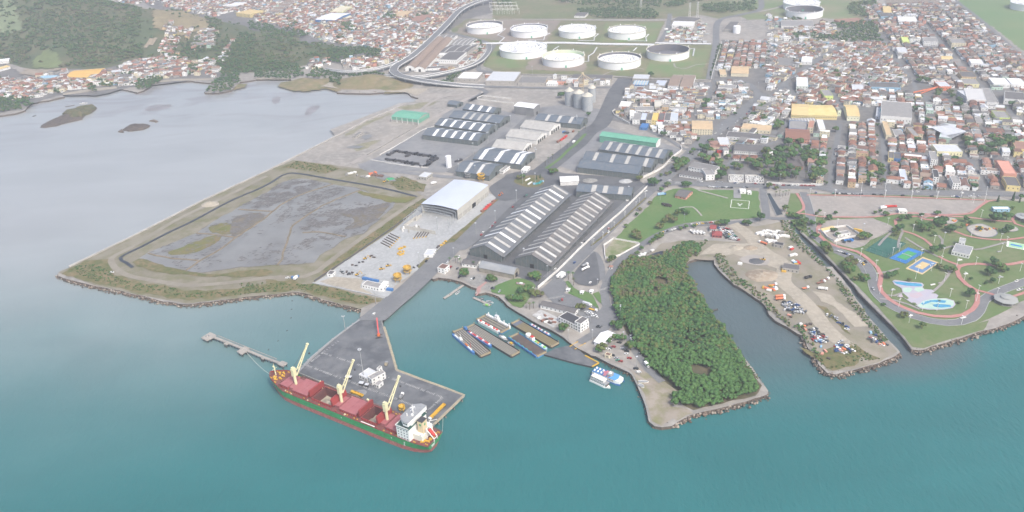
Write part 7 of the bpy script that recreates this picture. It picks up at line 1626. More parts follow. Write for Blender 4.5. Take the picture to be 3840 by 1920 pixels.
many('F',"1245,350,1.3,palm 1285,350,1.2,palm 1290,395,1.1,palm 1275,460,1,palm",'on the ferry lane island')
many('F',"1205,805,5,1 1190,790,4,3 1340,610,4,5 1370,615,4,5 1680,790,5 1700,770,5 1640,760,4 1660,880,4,3 1600,910,4,3 1540,980,5 1520,985,4 1790,970,6,0 1770,955,4 1720,880,4,1",'around the ferry terminal')
many('V',"800,440,5,1 825,430,4,1 790,425,4,5 560,470,4,1 530,480,4,5 700,470,.8,cypress 670,480,.7,cypress 1620,530,6,2 1500,490,5,5 1740,300,5,4 1785,330,4,4 1690,135,5,4 1445,445,4,4",'beside the port roads')
many('V',"765,345,1,palm 800,318,1,palm 860,245,1,palm 920,225,.9,palm 1010,135,1,palm 1065,75,1,palm 740,370,.8,palm",'on the avenue median')
many('C',"1395,770,6,2 540,870,4 495,990,7,2 520,970,5,2 770,1165,4,4 2090,1010,7 1955,1055,7 2025,1060,4 1930,1090,5 2160,1105,5 2240,1160,4",'among the town lots')
many('T',"450,1225,6,2 610,1240,5,0 790,1240,5,2 830,1240,5,2 640,940,4 680,970,4 880,880,4 850,900,3 600,1120,3 640,1110,3 540,1130,3 1570,430,6 1545,440,5 1600,410,4 1410,560,4 1490,520,5 1600,560,6 1590,540,5 1750,630,8,1 1730,650,6,1 1610,770,5 720,1060,8,1 760,1030,8,1 790,1010,6,1 700,1080,5,1 820,780,3 920,770,2.5 930,750,2.5 1070,770,3 1040,780,3",'along the main road')
many('T',"970,870,7,2 1010,880,7,2 1050,890,6,0 960,960,7,0 1010,980,7,1 1060,950,6,1 1100,960,6,0 1130,1020,7,1 1160,1060,6,1 1230,950,5,0 1160,1150,7,2 1130,1160,5,2 1220,1070,4 1300,1050,6,0 1350,1060,5 1440,1000,6 1480,1010,6 1520,1040,6,1",'in the office garden')
r_ = random.Random(3)
WOOD = [(p.x,p.y) for p in pts('T',"1560,960 1640,900 1700,870 1820,800 2000,790 2130,880 2192,940 2192,1190 2000,1195 1700,1180 1600,1150 1540,1060")]
def wood(P,n,rmin,rmax,where,gap=.8,kinds=None):
 xs = [p[0] for p in P]; ys = [p[1] for p in P]; pl = []; tries = 0
 while len(pl) < n and tries < n*60:
  tries += 1; x,y,r = r_.uniform(min(xs),max(xs)),r_.uniform(min(ys),max(ys)),r_.uniform(rmin,rmax)
  if inpoly(P,x,y) and free(x,y,1.5) and all((x-a)**2+(y-b)**2 > ((r+c)*gap)**2 for a,b,c in pl):
   pl.append((x,y,r)); tree('U',0,0,r,None if kinds is None else r_.choice(kinds),where,(x,y,GZ))
wood(WOOD,42,5,8,'in the seafront wood',.62,[1,0,0,2,1,6])
many('T',"1890,1150,1.3,palm 1930,1160,1.3,palm 2030,1150,1.2,palm 1560,1080,1.2,palm 1430,1030,1.2,palm 1530,1060,1.1,palm",'in the seafront wood')
wood([(p.x,p.y) for p in pts('U',"1430,700 1520,680 1650,670 1800,690 1940,690 1960,760 1920,830 1800,860 1560,830 1460,780")],20,5,8,'in the dark grove',.6,[2,4,2,0])
wood([(p.x,p.y) for p in pts('U',"500,900 600,930 690,960 700,1120 560,1130 480,1060 380,1080 420,1030 560,1010 520,960")],12,4,6.5,'in a seafront garden',.7,[2,0,0,1])
wood([(p.x,p.y) for p in pts('U',"-10,850 140,860 150,960 60,980 -20,940")],5,4,7,'beside the school street',.7)
many('U',"90,1060,6 30,1070,5 70,1020,4 1345,905,6,2 1540,1160,5,2 1110,545,6,2 1060,520,5 1165,490,4 1080,600,4 990,420,5 1030,425,5 1395,390,7,4 1400,350,6,4 1190,290,6 1210,260,6 1310,270,6 1340,300,5 1050,140,6 1090,160,6 1020,150,5 880,905,4 980,910,4 350,800,4 440,830,4 540,840,4 230,620,5 50,740,4 1900,380,6,4 1000,720,5 250,110,6 400,60,5 240,70,5",'in the town blocks')
def mass(name,spots,rng,per,leaf,nl,pals,zoff=0,lev=1):
 Vs,Fs,Ms,Ss = [],[],[],[]; off = 0
 for x,y,r,h,pal in spots:
  lb = [(x+a*r/4.2,y+b*r/4.2,terrain(x,y)+zoff+c*h/7.6,d*r/4.2*(1.3 if lev > 1 else 1)) for a,b,c,d in lobeset(rng,4.2,5.2,2.4,nl)]
  V,F,ids,smo = foliage(rng,lb,per,leaf,lev); Ss.append(smo); Vs.append(V); Fs.append(F+off); off += len(V); Ms.append(np.array(pals[pal])[ids % len(pals[pal])])
 o = bigmesh(name,np.concatenate(Vs),np.concatenate(Fs),LF,np.concatenate(Ms),np.concatenate(Ss),kind='stuff'); return o
def poisson(P,n,rmin,rmax,gap,seed,ok=None):
 r = random.Random(seed); xs = [p[0] for p in P]; ys = [p[1] for p in P]; g = {}; out = []; cell = rmax*2; t = 0
 while len(out) < n and t < n*40:
  t += 1; x,y,q = r.uniform(min(xs),max(xs)),r.uniform(min(ys),max(ys)),r.uniform(rmin,rmax)
  if not inpoly(P,x,y) or (ok and not ok(x,y)): continue
  k = (int(x//cell),int(y//cell)); bad = False
  for i in (-1,0,1):
   for j in (-1,0,1):
    for a,b,c in g.get((k[0]+i,k[1]+j),()):
     if (x-a)**2+(y-b)**2 < ((q+c)*gap)**2: bad = True; break
    if bad: break
   if bad: break
  if not bad: g.setdefault(k,[]).append((x,y,q)); out.append((x,y,q))
 return out
P2 = lambda s: [(p.x,p.y) for p in pts('G',s)]
MANG = P2("G 245,800 290,720 360,660 480,655 640,640 760,580 860,520 960,530 985,585 900,640 850,690 870,780 920,860 980,950 1010,1020 J 1100,130 1180,240 1260,370 1340,500 1400,610 1450,700 1500,800 1480,850 1380,880 1230,920 1080,950 960,970 850,960 760,985 700,960 720,880 800,850 690,730 600,670 480,590 440,500 350,400 330,300 250,200 170,80 150,0 G 230,960 225,880")
hole = [(at('J',965,640),11),(at('J',865,365),4.5),(at('G',650,850),9),(at('G',600,930),6)]
okm = lambda x,y: all((x-p.x)**2+(y-p.y)**2 > R*R for p,R in hole)
mp = poisson(MANG,1350,2.0,4.1,.56,5,okm)
def mang(x,y,r):
 px,py = pix((x,y,GZ)); a = noise.noise(Vector((x*.03,y*.03,1))); dry = (py < 1130 and a > .12) or (py < 1000 and a > -.1 and noise.noise(Vector((x*.05,y*.05,7))) > 0)
 hh = 6.4+4.5*noise.noise(Vector((x*.04,y*.04,9)))+ (r-2.5)
 return (x,y,r*1.16,max(3.6,hh),3 if dry else (0 if py > 1330 else (1 if a > 0 else 2)))
mass('mangrove_foliage',[mang(*q) for q in mp],TR,15,.34,7,[(3,3,0,3),(0,3,1,0),(0,2,0,1),(1,4,0,1)],0,2)
SH = []
for s,n,a,b in (("G 1125,590 1210,610 1250,700 1330,790 1440,870 1560,960 1640,1060 1700,1140 1873,1250 Q 520,560 600,720 680,860 740,960 620,800 480,600 G 1760,1220 1600,1090 1500,970 1380,890 1280,840 1180,730",420,1.5,3.8),("G 1700,300 1800,330 K 0,470 130,600 260,740 330,860 Q 830,90 950,260 1060,400 1180,540 1300,680 1250,720 1060,480 900,260 780,60 G 1840,520 1730,380",260,1.3,3.2),("J 1060,60 1120,120 1220,260 1360,460 1460,600 1530,700 1490,700 1400,560 1280,380 1160,200",90,.7,1.5),
 ("L 130,890 260,830 440,890 520,960 700,1000 900,1020 1080,1075 1400,1060 1717,1010 1717,1070 1100,1110 700,1060 330,970",190,.7,2.2),("M 0,1000 200,985 450,1000 640,1010 1080,1130 990,1170 700,1095 450,1050 0,1080",140,.7,2.2),("M 350,60 450,15 700,45 800,75 690,105 520,80",60,.8,2.4),("M 640,960 700,880 990,650 1250,470 1440,320 1500,330 1235,545 880,780",130,.5,1.2),("M 1180,170 1300,130 1480,200 1440,240 1250,215",40,.8,2.0),
 ("G 980,620 1050,480 900,480 860,500 820,560 900,620",40,1,2.5),("Q 960,690 1100,800 1240,860 1060,880 800,960 700,940 900,920",60,.5,1.6),("K -60,300 60,300 120,440 60,430 -60,360",25,1.5,3.2),("U 880,1135 1160,1165 1320,1165 1320,1180 900,1165",20,.8,1.6)):
 SH += [(x,y,r,r*1.15,HR.choice((0,0,1,2,3))) for x,y,r in poisson(P2(s),n,a,b,.8,len(SH)+1)]
mass('shrub_foliage',SH,TR,8,.34,5,[(0,1,0,2),(1,1,0,4),(2,0,2,1),(4,1,4,1)],-.4)
FARW = []
for s,n,a,b in (("B 730,500 900,490 1250,480 1230,580 1000,560 860,640 730,620",130,4,7),("B 0,600 230,640 440,660 480,760 350,800 200,800 0,790",120,3.5,7),("B 590,680 800,740 1100,740 1330,770 1180,800 860,770 840,880 740,820 500,790",100,3,6),("A 2150,860 2080,930 2200,938 2330,905 2420,825 2380,740 2250,740",60,3.5,7),("A 2200,650 2440,420 2576,420 2576,720 2400,760 2230,740",160,4,7),("A 1340,850 1420,800 1560,780 1640,790 1600,840 1480,900 1400,905",45,3.5,7),("A 900,870 960,870 960,930 900,925",6,5,8),("A 990,820 1130,810 1130,880 1000,870",14,4,7),("A -100,960 100,980 300,990 330,1060 200,1110 0,1140 -100,1160",70,4,7),("A 480,880 620,890 610,940 500,930",12,4,7),("A 1150,740 1300,720 1370,760 1200,790",18,3.5,6),("A 1900,640 2000,680 2010,740 1920,760",14,4,7),("A 2100,500 2060,560 1840,560 1860,520 2000,470",30,3.5,6),
 ("B 1290,150 1390,150 1390,215 1290,205",12,6,9),("B 840,230 960,240 990,330 850,320",22,6,9),("B 310,200 380,190 440,330 540,340 530,380 400,390 180,360 320,290",45,5,8),("B -60,230 120,250 230,330 100,330 -60,300",35,5,8),("B 1560,200 1700,140 1760,140 1600,215",16,5,8),("B 800,365 900,360 900,400 800,400",10,4,7),("C 740,95 1000,90 1400,105 1480,150 1440,195 880,185 640,120",170,4,8),("C 420,20 640,20 1000,-40 1500,20 1480,80 1000,80 700,60",130,4,8),("C 1530,60 1750,-20 1720,60 1560,80",40,4,8),("C 1910,60 2440,20 2440,110 2100,140 1920,120",110,4,8),("C 1500,-50 2100,-50 2050,10 1700,40 1500,20",60,4,8),("B 2400,-40 2600,-50 2600,80 2420,60",40,4,8),("B 1840,870 1960,870 2060,720 2020,740 1880,820",26,3,5),("B 2170,420 2250,410 2300,470 2240,560 2200,600 2260,480",30,3,6),
 ("D 900,40 1060,20 1070,60 930,60 1000,180 880,160 800,120 820,60",55,5,8),("D 620,250 700,250 1090,225 1110,330 1130,430 860,430 700,420 560,390 780,330",120,5,8),("D 260,350 600,350 600,410 260,400",35,4,7),("D 250,180 330,180 330,215 255,215",8,4,6),("C 2080,440 2110,450 2040,640 2000,770 1990,760 2050,560",40,1.5,3)):
 FARW += [(x,y,r,r*1.25,HR.choice((0,0,1,2))) for x,y,r in poisson(P2(s),n,a,b,.7,len(FARW)+3)]
mass('distant_woods',FARW,TR,5,.9,6,[(0,2,0,1),(1,0,1,2),(2,2,0,0)])
GT = []; r_ = random.Random(8)
for h in HOUSES:
 if r_.random() < .52:
  a = r_.uniform(0,6.28); d = h[11]*.5+r_.uniform(2,5); x,y = h[0]+d*math.cos(a),h[1]+d*math.sin(a)
  if free(x,y,1): q = r_.uniform(2.0,5.0); GT.append((x,y,q,q*1.4,r_.choice((0,0,1,2))))
mass('garden_greenery',GT,TR,6,.55,5,[(0,2,0,1),(1,0,1,3),(2,2,0,0)])
HF = []; r_ = random.Random(6); tries = 0
bare = [[(p.x,p.y) for p in pts('A',"990,-20 1290,50 1560,90 1850,112 2140,180 2580,320 2400,350 2200,330 2140,330 2080,380 1900,330 1760,360 1520,300 1600,130 1300,70",45)]]
while len(HF) < 4600 and tries < 40000:
 tries += 1; x,y = r_.uniform(HB[0]+200,HB[1]),r_.uniform(HB[2],HB[3])
 z = hill_np(np.array([[x,y]]))[0]
 if z < 1.2: continue
 px,py = pix((x,y,z+GZ))
 if not (-150 < px < 1400 and -150 < py < 290): continue
 dn = .95 if px < 570 else .45
 if 112 < px < 250 and 190 < py < 262: dn = .02
 if 530 < px < 980 and py < 145 and not (770 < px < 830): dn = .05
 if 535 < px < 600 and 145 < py < 215: dn = .08
 if px < 85 and py < 120: dn = .25
 if noise.noise(Vector((x*.008,y*.008,2))) < -.25: dn *= .3
 if r_.random() > dn or not free(x,y,3): continue
 q = r_.uniform(3.2,6.5); HF.append((x,y,q,q*1.2,r_.choice((0,0,1,1,2,3) if noise.noise(Vector((x*.006,y*.006,5))) > 0 else (0,0,2,2,1))))
mass('hillside_forest',HF,TR,4,1.0,5,[(0,1,0,1),(1,0,1,4),(2,1,0,0),(4,1,1,4)])
print('trees',len(TREES),'mang',len(mp),'far',len(FARW),'hill',len(HF),'garden',len(GT),'shrub',len(SH))
SPOTS = MARKP+[(n,at(r,x,y)) for n,r,x,y in (('blue tennis court','K',935,605),('yellow sports court','K',1075,700),('football court','K',740,540),('long wading pool','K',950,855),('coloured water playground','K',1200,1040),('octagonal kiosk','K',1800,1010),('park pavilion','K',1420,590),('walled park compound','K',340,420),('gravel plaza kiosk','K',905,230),('white stage wall','K',1765,215),('large sand play area','K',1600,395),('small sand play area','K',1310,305),('court at the picture edge','K',1900,520),('park road bend','K',1550,1150),('cycle path fork','K',1400,690),('canal head of the park','K',60,420),('park road lay-by','K',560,740),('seaward park corner','Q',1600,720),
 ('helipad','G',1345,160),('salmon lawn house','G',835,80),('maroon workshop','G',1105,385),('coal heap','G',1490,655),('dark site hut','G',1680,530),('fill workshop','G',1790,745),('orange tank lorries','Q',310,300),('wreck heaps','Q',650,640),('white wall plot','G',310,550),('ferry terminal office','F',1280,770),('white arched canopy','F',1560,890),('tanker park','F',1390,260),('gate house','F',140,270),('boat club dock','F',480,540),('toll booths','F',1345,478),('point hut','F',1590,1035),('roundabout','V',610,500),('slim water tank','W',1235,860),('grain silos','C',690,1050),('yard site office','M',1060,1030),('hangar','V',150,560),('brown long warehouse','V',900,900),('curved white wall','V',1700,380),('terminal office','C',1710,280),('white plant hut','C',1612,400),('ochre hoppers','M',1310,930),('unfinished hangar wall','M',1450,540),('small slab store','G',1650,480),('waterfront crossing','T',720,1200),('main road bend','T',1100,860),('garden of palms','T',2000,1150))]
ORD = ['','second ','third ','fourth ','fifth ','sixth ','seventh ','eighth ','ninth ','tenth ','eleventh ','twelfth ','thirteenth ','fourteenth ','fifteenth ','sixteenth ','seventeenth ','eighteenth ','nineteenth ','twentieth ']
def autolabel(L0,grp):
 """label by look and place; among those alike by the nearest landmark, else by order from the left"""
 cnt = {}
 for t,d,wv in L0: cnt.setdefault((d,wv),[]).append(t)
 for (d,wv),L in cnt.items():
  n = len(L); L.sort(key=lambda t: pix(t.location)[0]); by = {}
  for i,t in enumerate(L):
   t['group'] = f'{grp} {wv}'; k,p = min(SPOTS,key=lambda m: (m[1]-t.location).length); by.setdefault(k,[]).append(((p-t.location).length,i,t))
   t['label'] = f'{d} {wv}'+('' if n == 1 else ', leftmost' if i == 0 else ', rightmost' if i == n-1 else f', {ORD[min(i, 19)]}from the left')
  if n > 5 and len(by) > 1:
   for k,Q in by.items():
    for i,(_,_,t) in enumerate(sorted(Q,key=lambda q: q[:2])): t['label'] = f'{d} {wv}, {ORD[min(i, 19)]}nearest {k}'
autolabel(TREES,'trees')
# ================================================================== VEHICLES
VC = dict(white=M_white,silver=mat('car_silver',(.42,.43,.45),rough=.3),black=mat('car_black',(.015,.016,.018),rough=.25),grey=mat('car_grey',(.13,.135,.14),rough=.3),red=mat('car_red',(.38,.03,.03),rough=.3),blue=mat('car_blue',(.03,.08,.25),rough=.3),yellow=mat('car_yellow',(.68,.45,.04),rough=.35),green=mat('car_green',(.04,.25,.16),rough=.35))
M_tyre = mat('tyre',(.02,.02,.022),rough=.9)
mb = MB(); mb.lathe([(.01,-.11),(.32,-.11),(.32,.11),(.01,.11)],10); WH = mb.mesh('wheel',[M_tyre])
def car_meshes():
 q = MB(); S = [(-2.1,.42,.35,.72),(-2.0,.82,.35,.84),(-1.0,.86,.3,.88),(.7,.86,.3,.90),(1.9,.80,.32,.78),(2.1,.62,.38,.60)]
 for (x0,b0,l0,h0),(x1,b1,l1,h1) in zip(S,S[1:]): q.add([(x0,-b0,l0),(x1,-b1,l1),(x1,b1,l1),(x0,b0,l0),(x0,-b0,h0),(x1,-b1,h1),(x1,b1,h1),(x0,b0,h0)],[(4,5,6,7),(0,1,5,4),(2,3,7,6)])
 q.add([(-2.1,-.42,.35),(-2.1,.42,.35),(-2.1,.42,.72),(-2.1,-.42,.72)],[(0,1,2,3)]); q.add([(2.1,-.62,.38),(2.1,.62,.38),(2.1,.62,.6),(2.1,-.62,.6)],[(0,1,2,3)])
 g = MB(); g.add([(-1.95,-.78,.84),(1.0,-.8,.88),(1.0,.8,.88),(-1.95,.78,.84),(-1.55,-.62,1.36),(.25,-.64,1.42),(.25,.64,1.42),(-1.55,.62,1.36)],[(0,1,5,4),(1,2,6,5),(2,3,7,6),(3,0,4,7)])
 r = MB(); r.add([(-1.6,-.64,1.37),(.3,-.66,1.43),(.3,.66,1.43),(-1.6,.64,1.37)],[(0,1,2,3)])
 return q,g,r
CB,CG,CR_ = car_meshes(); CGM = CG.mesh('windows',[M_glass]); CBM = {k: CB.mesh('body',[m]) for k,m in VC.items()}; CRM = {k: CR_.mesh('roof',[m]) for k,m in VC.items()}
VEH = []; r_ = random.Random(17); CW = ['white']*8+['silver']*6+['black']*5+['grey']*5+['red']*2+['blue','yellow','green']
def heading(p):
 best = (1e9,0)
 for A,hw,lo,hi in ROADS:
  if lo[0]-30 < p.x < hi[0]+30 and lo[1]-30 < p.y < hi[1]+30:
   d = ((A-np.array((p.x,p.y)))**2).sum(1); i = int(d.argmin())
   if d[i] < best[0]: j = min(i,len(A)-2); best = (d[i],math.atan2(A[j+1][1]-A[j][1],A[j+1][0]-A[j][0]))
 return best[1]
def car(reg,x,y,where,c=None,rz=None,wheels=True,dz=.55,name='car',desc='car'):
 p = at(reg,x,y); p.z = GZ+dz; c = c or r_.choice(CW); rz = (heading(p)+r_.choice((0,PI))) if rz is None else rz
 t = thing(name,'','car',p,rz+r_.uniform(-.04,.04)); put('body',CBM[c],t); put('windows',CGM,t); put('roof',CRM[c],t)
 if wheels:
  for a,b in ((-1.35,-.8),(-1.35,.8),(1.3,-.8),(1.3,.8)): w_ = put('wheel',WH,t,(a,b,.32)); w_.rotation_euler = (PI/2,0,0)
 t.scale = (1.08,)*3; VEH.append((t,f'{c} {desc}',where)); return t
def cars(reg,s,where,rz=None,c=None):
 for tk in s.split():
  if tk in REG: reg = tk; continue
  v = tk.split(','); car(reg,float(v[0]),float(v[1]),where,v[2] if len(v) > 2 else c,rz)
def ang(reg,a,b): p,q = at(reg,*a),at(reg,*b); return math.atan2(q.y-p.y,q.x-p.x)
cars('K',"318,572,silver 333,576,white 352,580,white 368,586,white 386,594,black 406,600,blue 424,606,white 440,612,silver 512,656,white 530,664,white 548,672,silver 576,668,black 556,686,yellow 580,795,white",'parked along the park loop road')
cars('K',"640,905,silver 1900,836,white 1918,914,white 1945,910,silver",'driving on the park loop road')
cars('K',"292,65 318,66 342,67 372,68 400,69 430,70 455,70 482,71 505,72 535,73 650,74,black 712,76,grey 900,83,black 1030,52,white 1155,89,black 1345,93,white 1378,95,blue 1410,96,silver 1495,92,white 1570,92,silver 1420,62,white 140,58,blue",'on the seafront street')
cars('T',"1118,1194 1140,1195 1165,1195 930,1186 955,1188 1045,1240 1085,1245 1110,1246 1140,1247 1180,1248 1210,1249 1240,1250 1265,1250 1310,1203 1330,1204 1492,1208 1515,1209 1545,1212 1600,1216 1650,1219 1700,1222,red 1765,1223,white 1800,1226,red 1860,1227,black 1890,1228 1950,1228,white 1985,1229,red 2030,1230,red 2070,1231,red 2110,1232,red",'on the waterfront street')
cars('T',"1495,425,black 1450,465 1425,490,red 1330,565 1240,650 1165,700 1105,690,white 1070,715 940,880 870,905 545,1178,black 630,1178,white 660,1050 720,1010 1230,640,black 1600,340 1360,535,silver 440,1160,red 990,815 800,960",'on the main road')
cars('F',"1405,640,white 1420,655,silver 1443,648,white 1452,662,white 1462,678,white 1480,668,white 1432,635,silver 1415,690,silver 1488,684,white",'waiting beside the ferry lanes',2.6)
cars('F',"1504,766,black 1526,768,grey 1268,602,grey 1302,600,white 1165,535,grey 1190,530,red 1297,205,blue 1435,382,white 1130,262,white",'near the ferry gate')
cars('F',"1690,908,black 1640,945,red 1610,955,grey 1594,966,white 1735,970,grey 1757,985,black 1757,1008,white 1780,1045,red 1666,1045,silver 1680,1066,green 1702,1072,red 1838,1136,black 1862,1166,white 1795,845,grey 1805,872,white 1812,890,white 1720,960,silver 1630,1020,black",'on the parking point',2.75)
cars('J',"300,290,silver 312,316,white 318,336,grey 326,352,white 338,378,black 380,462,grey 345,606,black 372,642,white",'on the point track')
cars('F',"395,352,white 413,345,black 287,332,black 185,203,white 213,243,red 270,256,grey 286,155,white 592,432,grey 640,458,silver 575,428,black",'at the boat club')
cars('M',"1078,1246,white",'driving onto the pier'); cars('M',"383,955,white",'on the polder track'); cars('M',"1670,835,white 1500,820,black",'beside the pier road'); cars('L',"475,910,white",'on the polder tip')
cars('G',"648,415 668,410 688,404 706,398 726,392 748,386 770,379,white 925,338 960,340 985,333 1015,330 1050,326 1090,322 1110,320",'parked along the shore road')
cars('V',"575,620,black 590,612,green 325,840 335,832 300,870 310,862 240,910 225,930 480,705,red 1395,655,white 1410,648 1250,910 1035,1000,white 1060,985",'by the long warehouses')
cars('V',"1548,580,white 1670,490 1740,492 1720,350,white 1690,380,black 1745,340,white 1390,700 1480,660 1250,880",'on the road by the white wall')
cars('G',"525,45,white 1080,8,white 1110,10 1140,12,silver 1200,14 1235,14,white 1265,14 1400,14,black 1385,16",'on the road above the helipad')
rz = ang('G',(1150,380),(1330,470))
for i in range(9):
 for j in range(5):
  u,v = i/8,j/4; car('G',1150+85*u+95*v+r_.uniform(-3,3),358+20*v-2*u+u*98+r_.uniform(-2,2),'in the impounded car lot',None,rz+PI/2)
for s,n,wv in (("Q 325,345 400,330 470,360 560,420 540,445 430,445 360,410",34,'in the upper wreck heap'),("Q 585,600 650,570 690,620 760,680 730,715 610,700",30,'in the middle wreck heap'),("Q 810,720 880,700 960,740 1000,790 900,820 820,800",16,'in the lower wreck heap'),("Q 1120,680 1200,640 1260,660 1300,730 1230,740",9,'by the lower canal bank'),("Q 740,445 800,460 900,530 970,590 930,600 840,520",8,'on the median earth bank')):
 P = [(p.x,p.y) for p in pts('Q',s)]
 for x,y,_ in poisson(P,n,1.5,2.0,.8,n):
  px,py = pix((x,y,GZ)); t = car('N',px/1.49068,py/1.49068,wv,r_.choice(('white','white','silver','grey','blue','black','red','silver')),r_.uniform(0,6.28),False,.25+r_.choice((0,0,.9)),'scrapped_car','wrecked car'); t.rotation_euler[0] = r_.uniform(-.15,.15)
def truck(label,reg,x,y,rz,kind='box',c1=None,c2=None,L=8,base=None):
 p = at(reg,x,y); p.z = (GZ+.5) if base is None else base; t = thing('truck',label,'truck',p,rz)
 c1,c2 = c1 or M_white,c2 or M_white
 q = MB(); q.box(L/2-2.1,L/2,-1.15,1.15,.6,2.5); cb = q.build('cab',c1,t); q = MB(); q.box(L/2-.3,L/2+.03,-1.0,1.0,1.6,2.3); q.build('windscreen',M_glass,cb)
 q = MB(); q.box(-L/2,L/2-.1,-.5,.5,.5,.85); q.build('chassis',M_steel,t); q = MB()
 if kind == 'tank':
  q.bar((-L/2,0,1.9),(L/2-2.5,0,1.9),1.1,12)
 elif kind == 'dump':
  q.add([(-L/2,-1.2,.9),(L/2-2.4,-1.2,.9),(L/2-2.4,1.2,.9),(-L/2,1.2,.9),(-L/2,-1.3,2.4),(L/2-2.4,-1.3,2.4),(L/2-2.4,1.3,2.4),(-L/2,1.3,2.4),(-L/2+.2,-1.1,1.3),(L/2-2.6,-1.1,1.3),(L/2-2.6,1.1,1.3),(-L/2+.2,1.1,1.3)],[(0,1,5,4),(1,2,6,5),(2,3,7,6),(3,0,4,7),(4,5,9,8),(5,6,10,9),(6,7,11,10),(7,4,8,11),(8,9,10,11)])
 elif kind == 'flat': q.box(-L/2,L/2-2.4,-1.2,1.2,.9,1.1)
 else: q.box(-L/2,L/2-2.4,-1.25,1.25,.9,3.4)
 q.build('load_body',c2,t)
 for a in (-L/2+1,-L/2+2.3,L/2-1):
  for b in (-1.0,1.0): w_ = put('wheel',WH,t,(a,b,.5),0,1.6); w_.rotation_euler = (PI/2,0,0)
 return t
sa = SRZ
truck('white dump truck with two yellow bodies beside the ship crane','S',905,672,sa,'dump',M_ylw,M_ylw,13,GZ+.2); truck('white truck with long yellow trailer at the pier edge','S',1620,835,ang('S',(1670,790),(1565,895)),'dump',M_white,M_ylw,22,GZ+.2)
truck('small white truck standing alone on the pier apron','S',1303,690,1.3,'dump',M_white,M_gry,7,GZ+.2); truck('buff loader truck near the pier kerb','S',1168,403,1.5,'dump',M_gry,MATS['kerb_buff'],5,GZ+.2)
truck('white tanker truck in the dark asphalt triangle, nearer one','F',1393,262,.7,'tank',L=11); truck('grey tanker truck behind the white one in the asphalt triangle','F',1390,232,.7,'tank',M_white,M_gry,9)
truck('white box truck in the ferry queue','F',1410,578,-.6,'box',M_white,M_ltr,10); truck('yellow flatbed truck in the ferry queue','F',1462,622,-.6,'flat',M_white,M_ylw,9)
truck('left white lorry at the wall gate','F',1162,330,.8,'box',L=7); truck('right white lorry at the wall gate','F',1196,330,.8,'box',L=7); truck('white camper van on the point track','J',452,578,-1.2,'box',L=6.5)
for i,lb in enumerate(('leftmost','second','third','rightmost')): truck(f'{lb} of four white dump trucks by the maroon workshop','G',928+i*30,408+i*2,-1.2,'dump',M_white,M_wallw,8)
for i,lb in enumerate(('left','middle','right')): truck(f'{lb} rusty lorry on the grey helipad lot','G',680+i*22,168+i*3,2.0,'dump',M_steel,M_rust,8)
truck('orange and white lorry driving on the sandy track','G',1545,505,2.3,'tank',M_white,M_org,10); truck('upper orange tank lorry with white cab beside the wrecks','Q',310,288,.05,'tank',M_white,M_org,10); truck('lower orange tank lorry with white cab beside the wrecks','Q',312,312,.05,'tank',M_white,M_org,10)
truck('white flatbed with orange frame by the creek bank','Q',240,180,.2,'flat',M_white,M_org,9); truck('white lorry with pipes by the creek bank','Q',240,215,.2,'flat',M_white,M_org,9); truck('white pickup lorry alone on the sandy track','Q',545,208,.2,'flat',M_white,M_org,7); truck('white dump lorry on the grassy fill','Q',706,215,-.3,'dump',M_white,M_wallw,9)
truck('red framed lorry by the canal bank, upper one','Q',725,130,.3,'flat',M_white,M_terra,10); truck('red framed lorry by the canal bank, lower one','Q',690,155,.3,'flat',M_white,M_terra,10); truck('black machine lorry by the canal bank','Q',570,110,.3,'dump',M_steel,M_steel,8)
truck('yellow bus parked at the walled park compound','K',515,402,-.7,'box',M_ylw,M_ylw,11); truck('blue bus in the car park beside the helipad','G',658,78,.2,'box',M_blue,M_lbl,11); truck('red carnival lorry standing on the gravel plaza','K',795,185,0,'dump',M_redp,M_redp,14); truck('white lorry on the gravel plaza beside the red one','K',730,195,.2,'box',L=8); truck('white van driving along the avenue to the silos','V',970,185,1.1,'box',L=8)
truck('blue and white lorry on the polder track','M',455,958,1.2,'box',M_blue,M_white,8); truck('white lorry by the roundabout shelter','M',1560,195,.5,'box',L=8); truck('green lorry beside the long warehouse gable','V',860,1105,.9,'box',MATS['boat_green'],M_white,9)
def loader(label,reg,x,y,rz,m=None,arm='bucket'):
 p = at(reg,x,y); t = thing('wheel_loader' if arm == 'bucket' else 'excavator',label,'machine',(p.x,p.y,GZ+.45),rz); m = m or M_ylw
 q = MB(); q.box(-2.4,1.2,-.9,.9,.7,1.7); q.build('body',m,t); q = MB(); q.box(-.6,.7,-.7,.7,1.7,2.9); q.build('cab',M_glass,t)
 q = MB()
 if arm == 'bucket': q.beam((1,-.6,1.3),(3,-.6,.8),.25,.3); q.beam((1,.6,1.3),(3,.6,.8),.25,.3); q.box(2.9,3.7,-1.3,1.3,.2,1.1)
 else: q.beam((.8,0,1.6),(3.6,0,4.4),.4,.5); q.beam((3.6,0,4.4),(5.2,0,1.4),.35,.4); q.box(4.9,5.8,-.5,.5,.6,1.4)
 q.build('arm',m,t)
 for a in (-1.5,.9):
  for b in (-.95,.95): w_ = put('wheel',WH,t,(a,b,.6),0,1.9); w_.rotation_euler = (PI/2,0,0)
loader('yellow wheel loader in the concrete yard, left one','M',1138,884,.3); loader('yellow wheel loader in the concrete yard, right one','M',1192,858,.3); loader('yellow excavator in the concrete yard','M',1010,800,.2,arm='x'); loader('orange excavator by the hangar verge','V',375,612,.8,M_ora,'x'); loader('yellow loader on the black coal heap','G',1550,648,2.8); loader('small yellow digger below the stock yard','M',1165,180,.4,arm='x'); loader('yellow digger among machines at the yard front','M',945,930,.5,arm='x'); loader('black loader at the yard front','M',880,925,.2,M_steel); loader('grey digger at the yard front','M',830,915,2.4,M_gry,'x')
DT = []
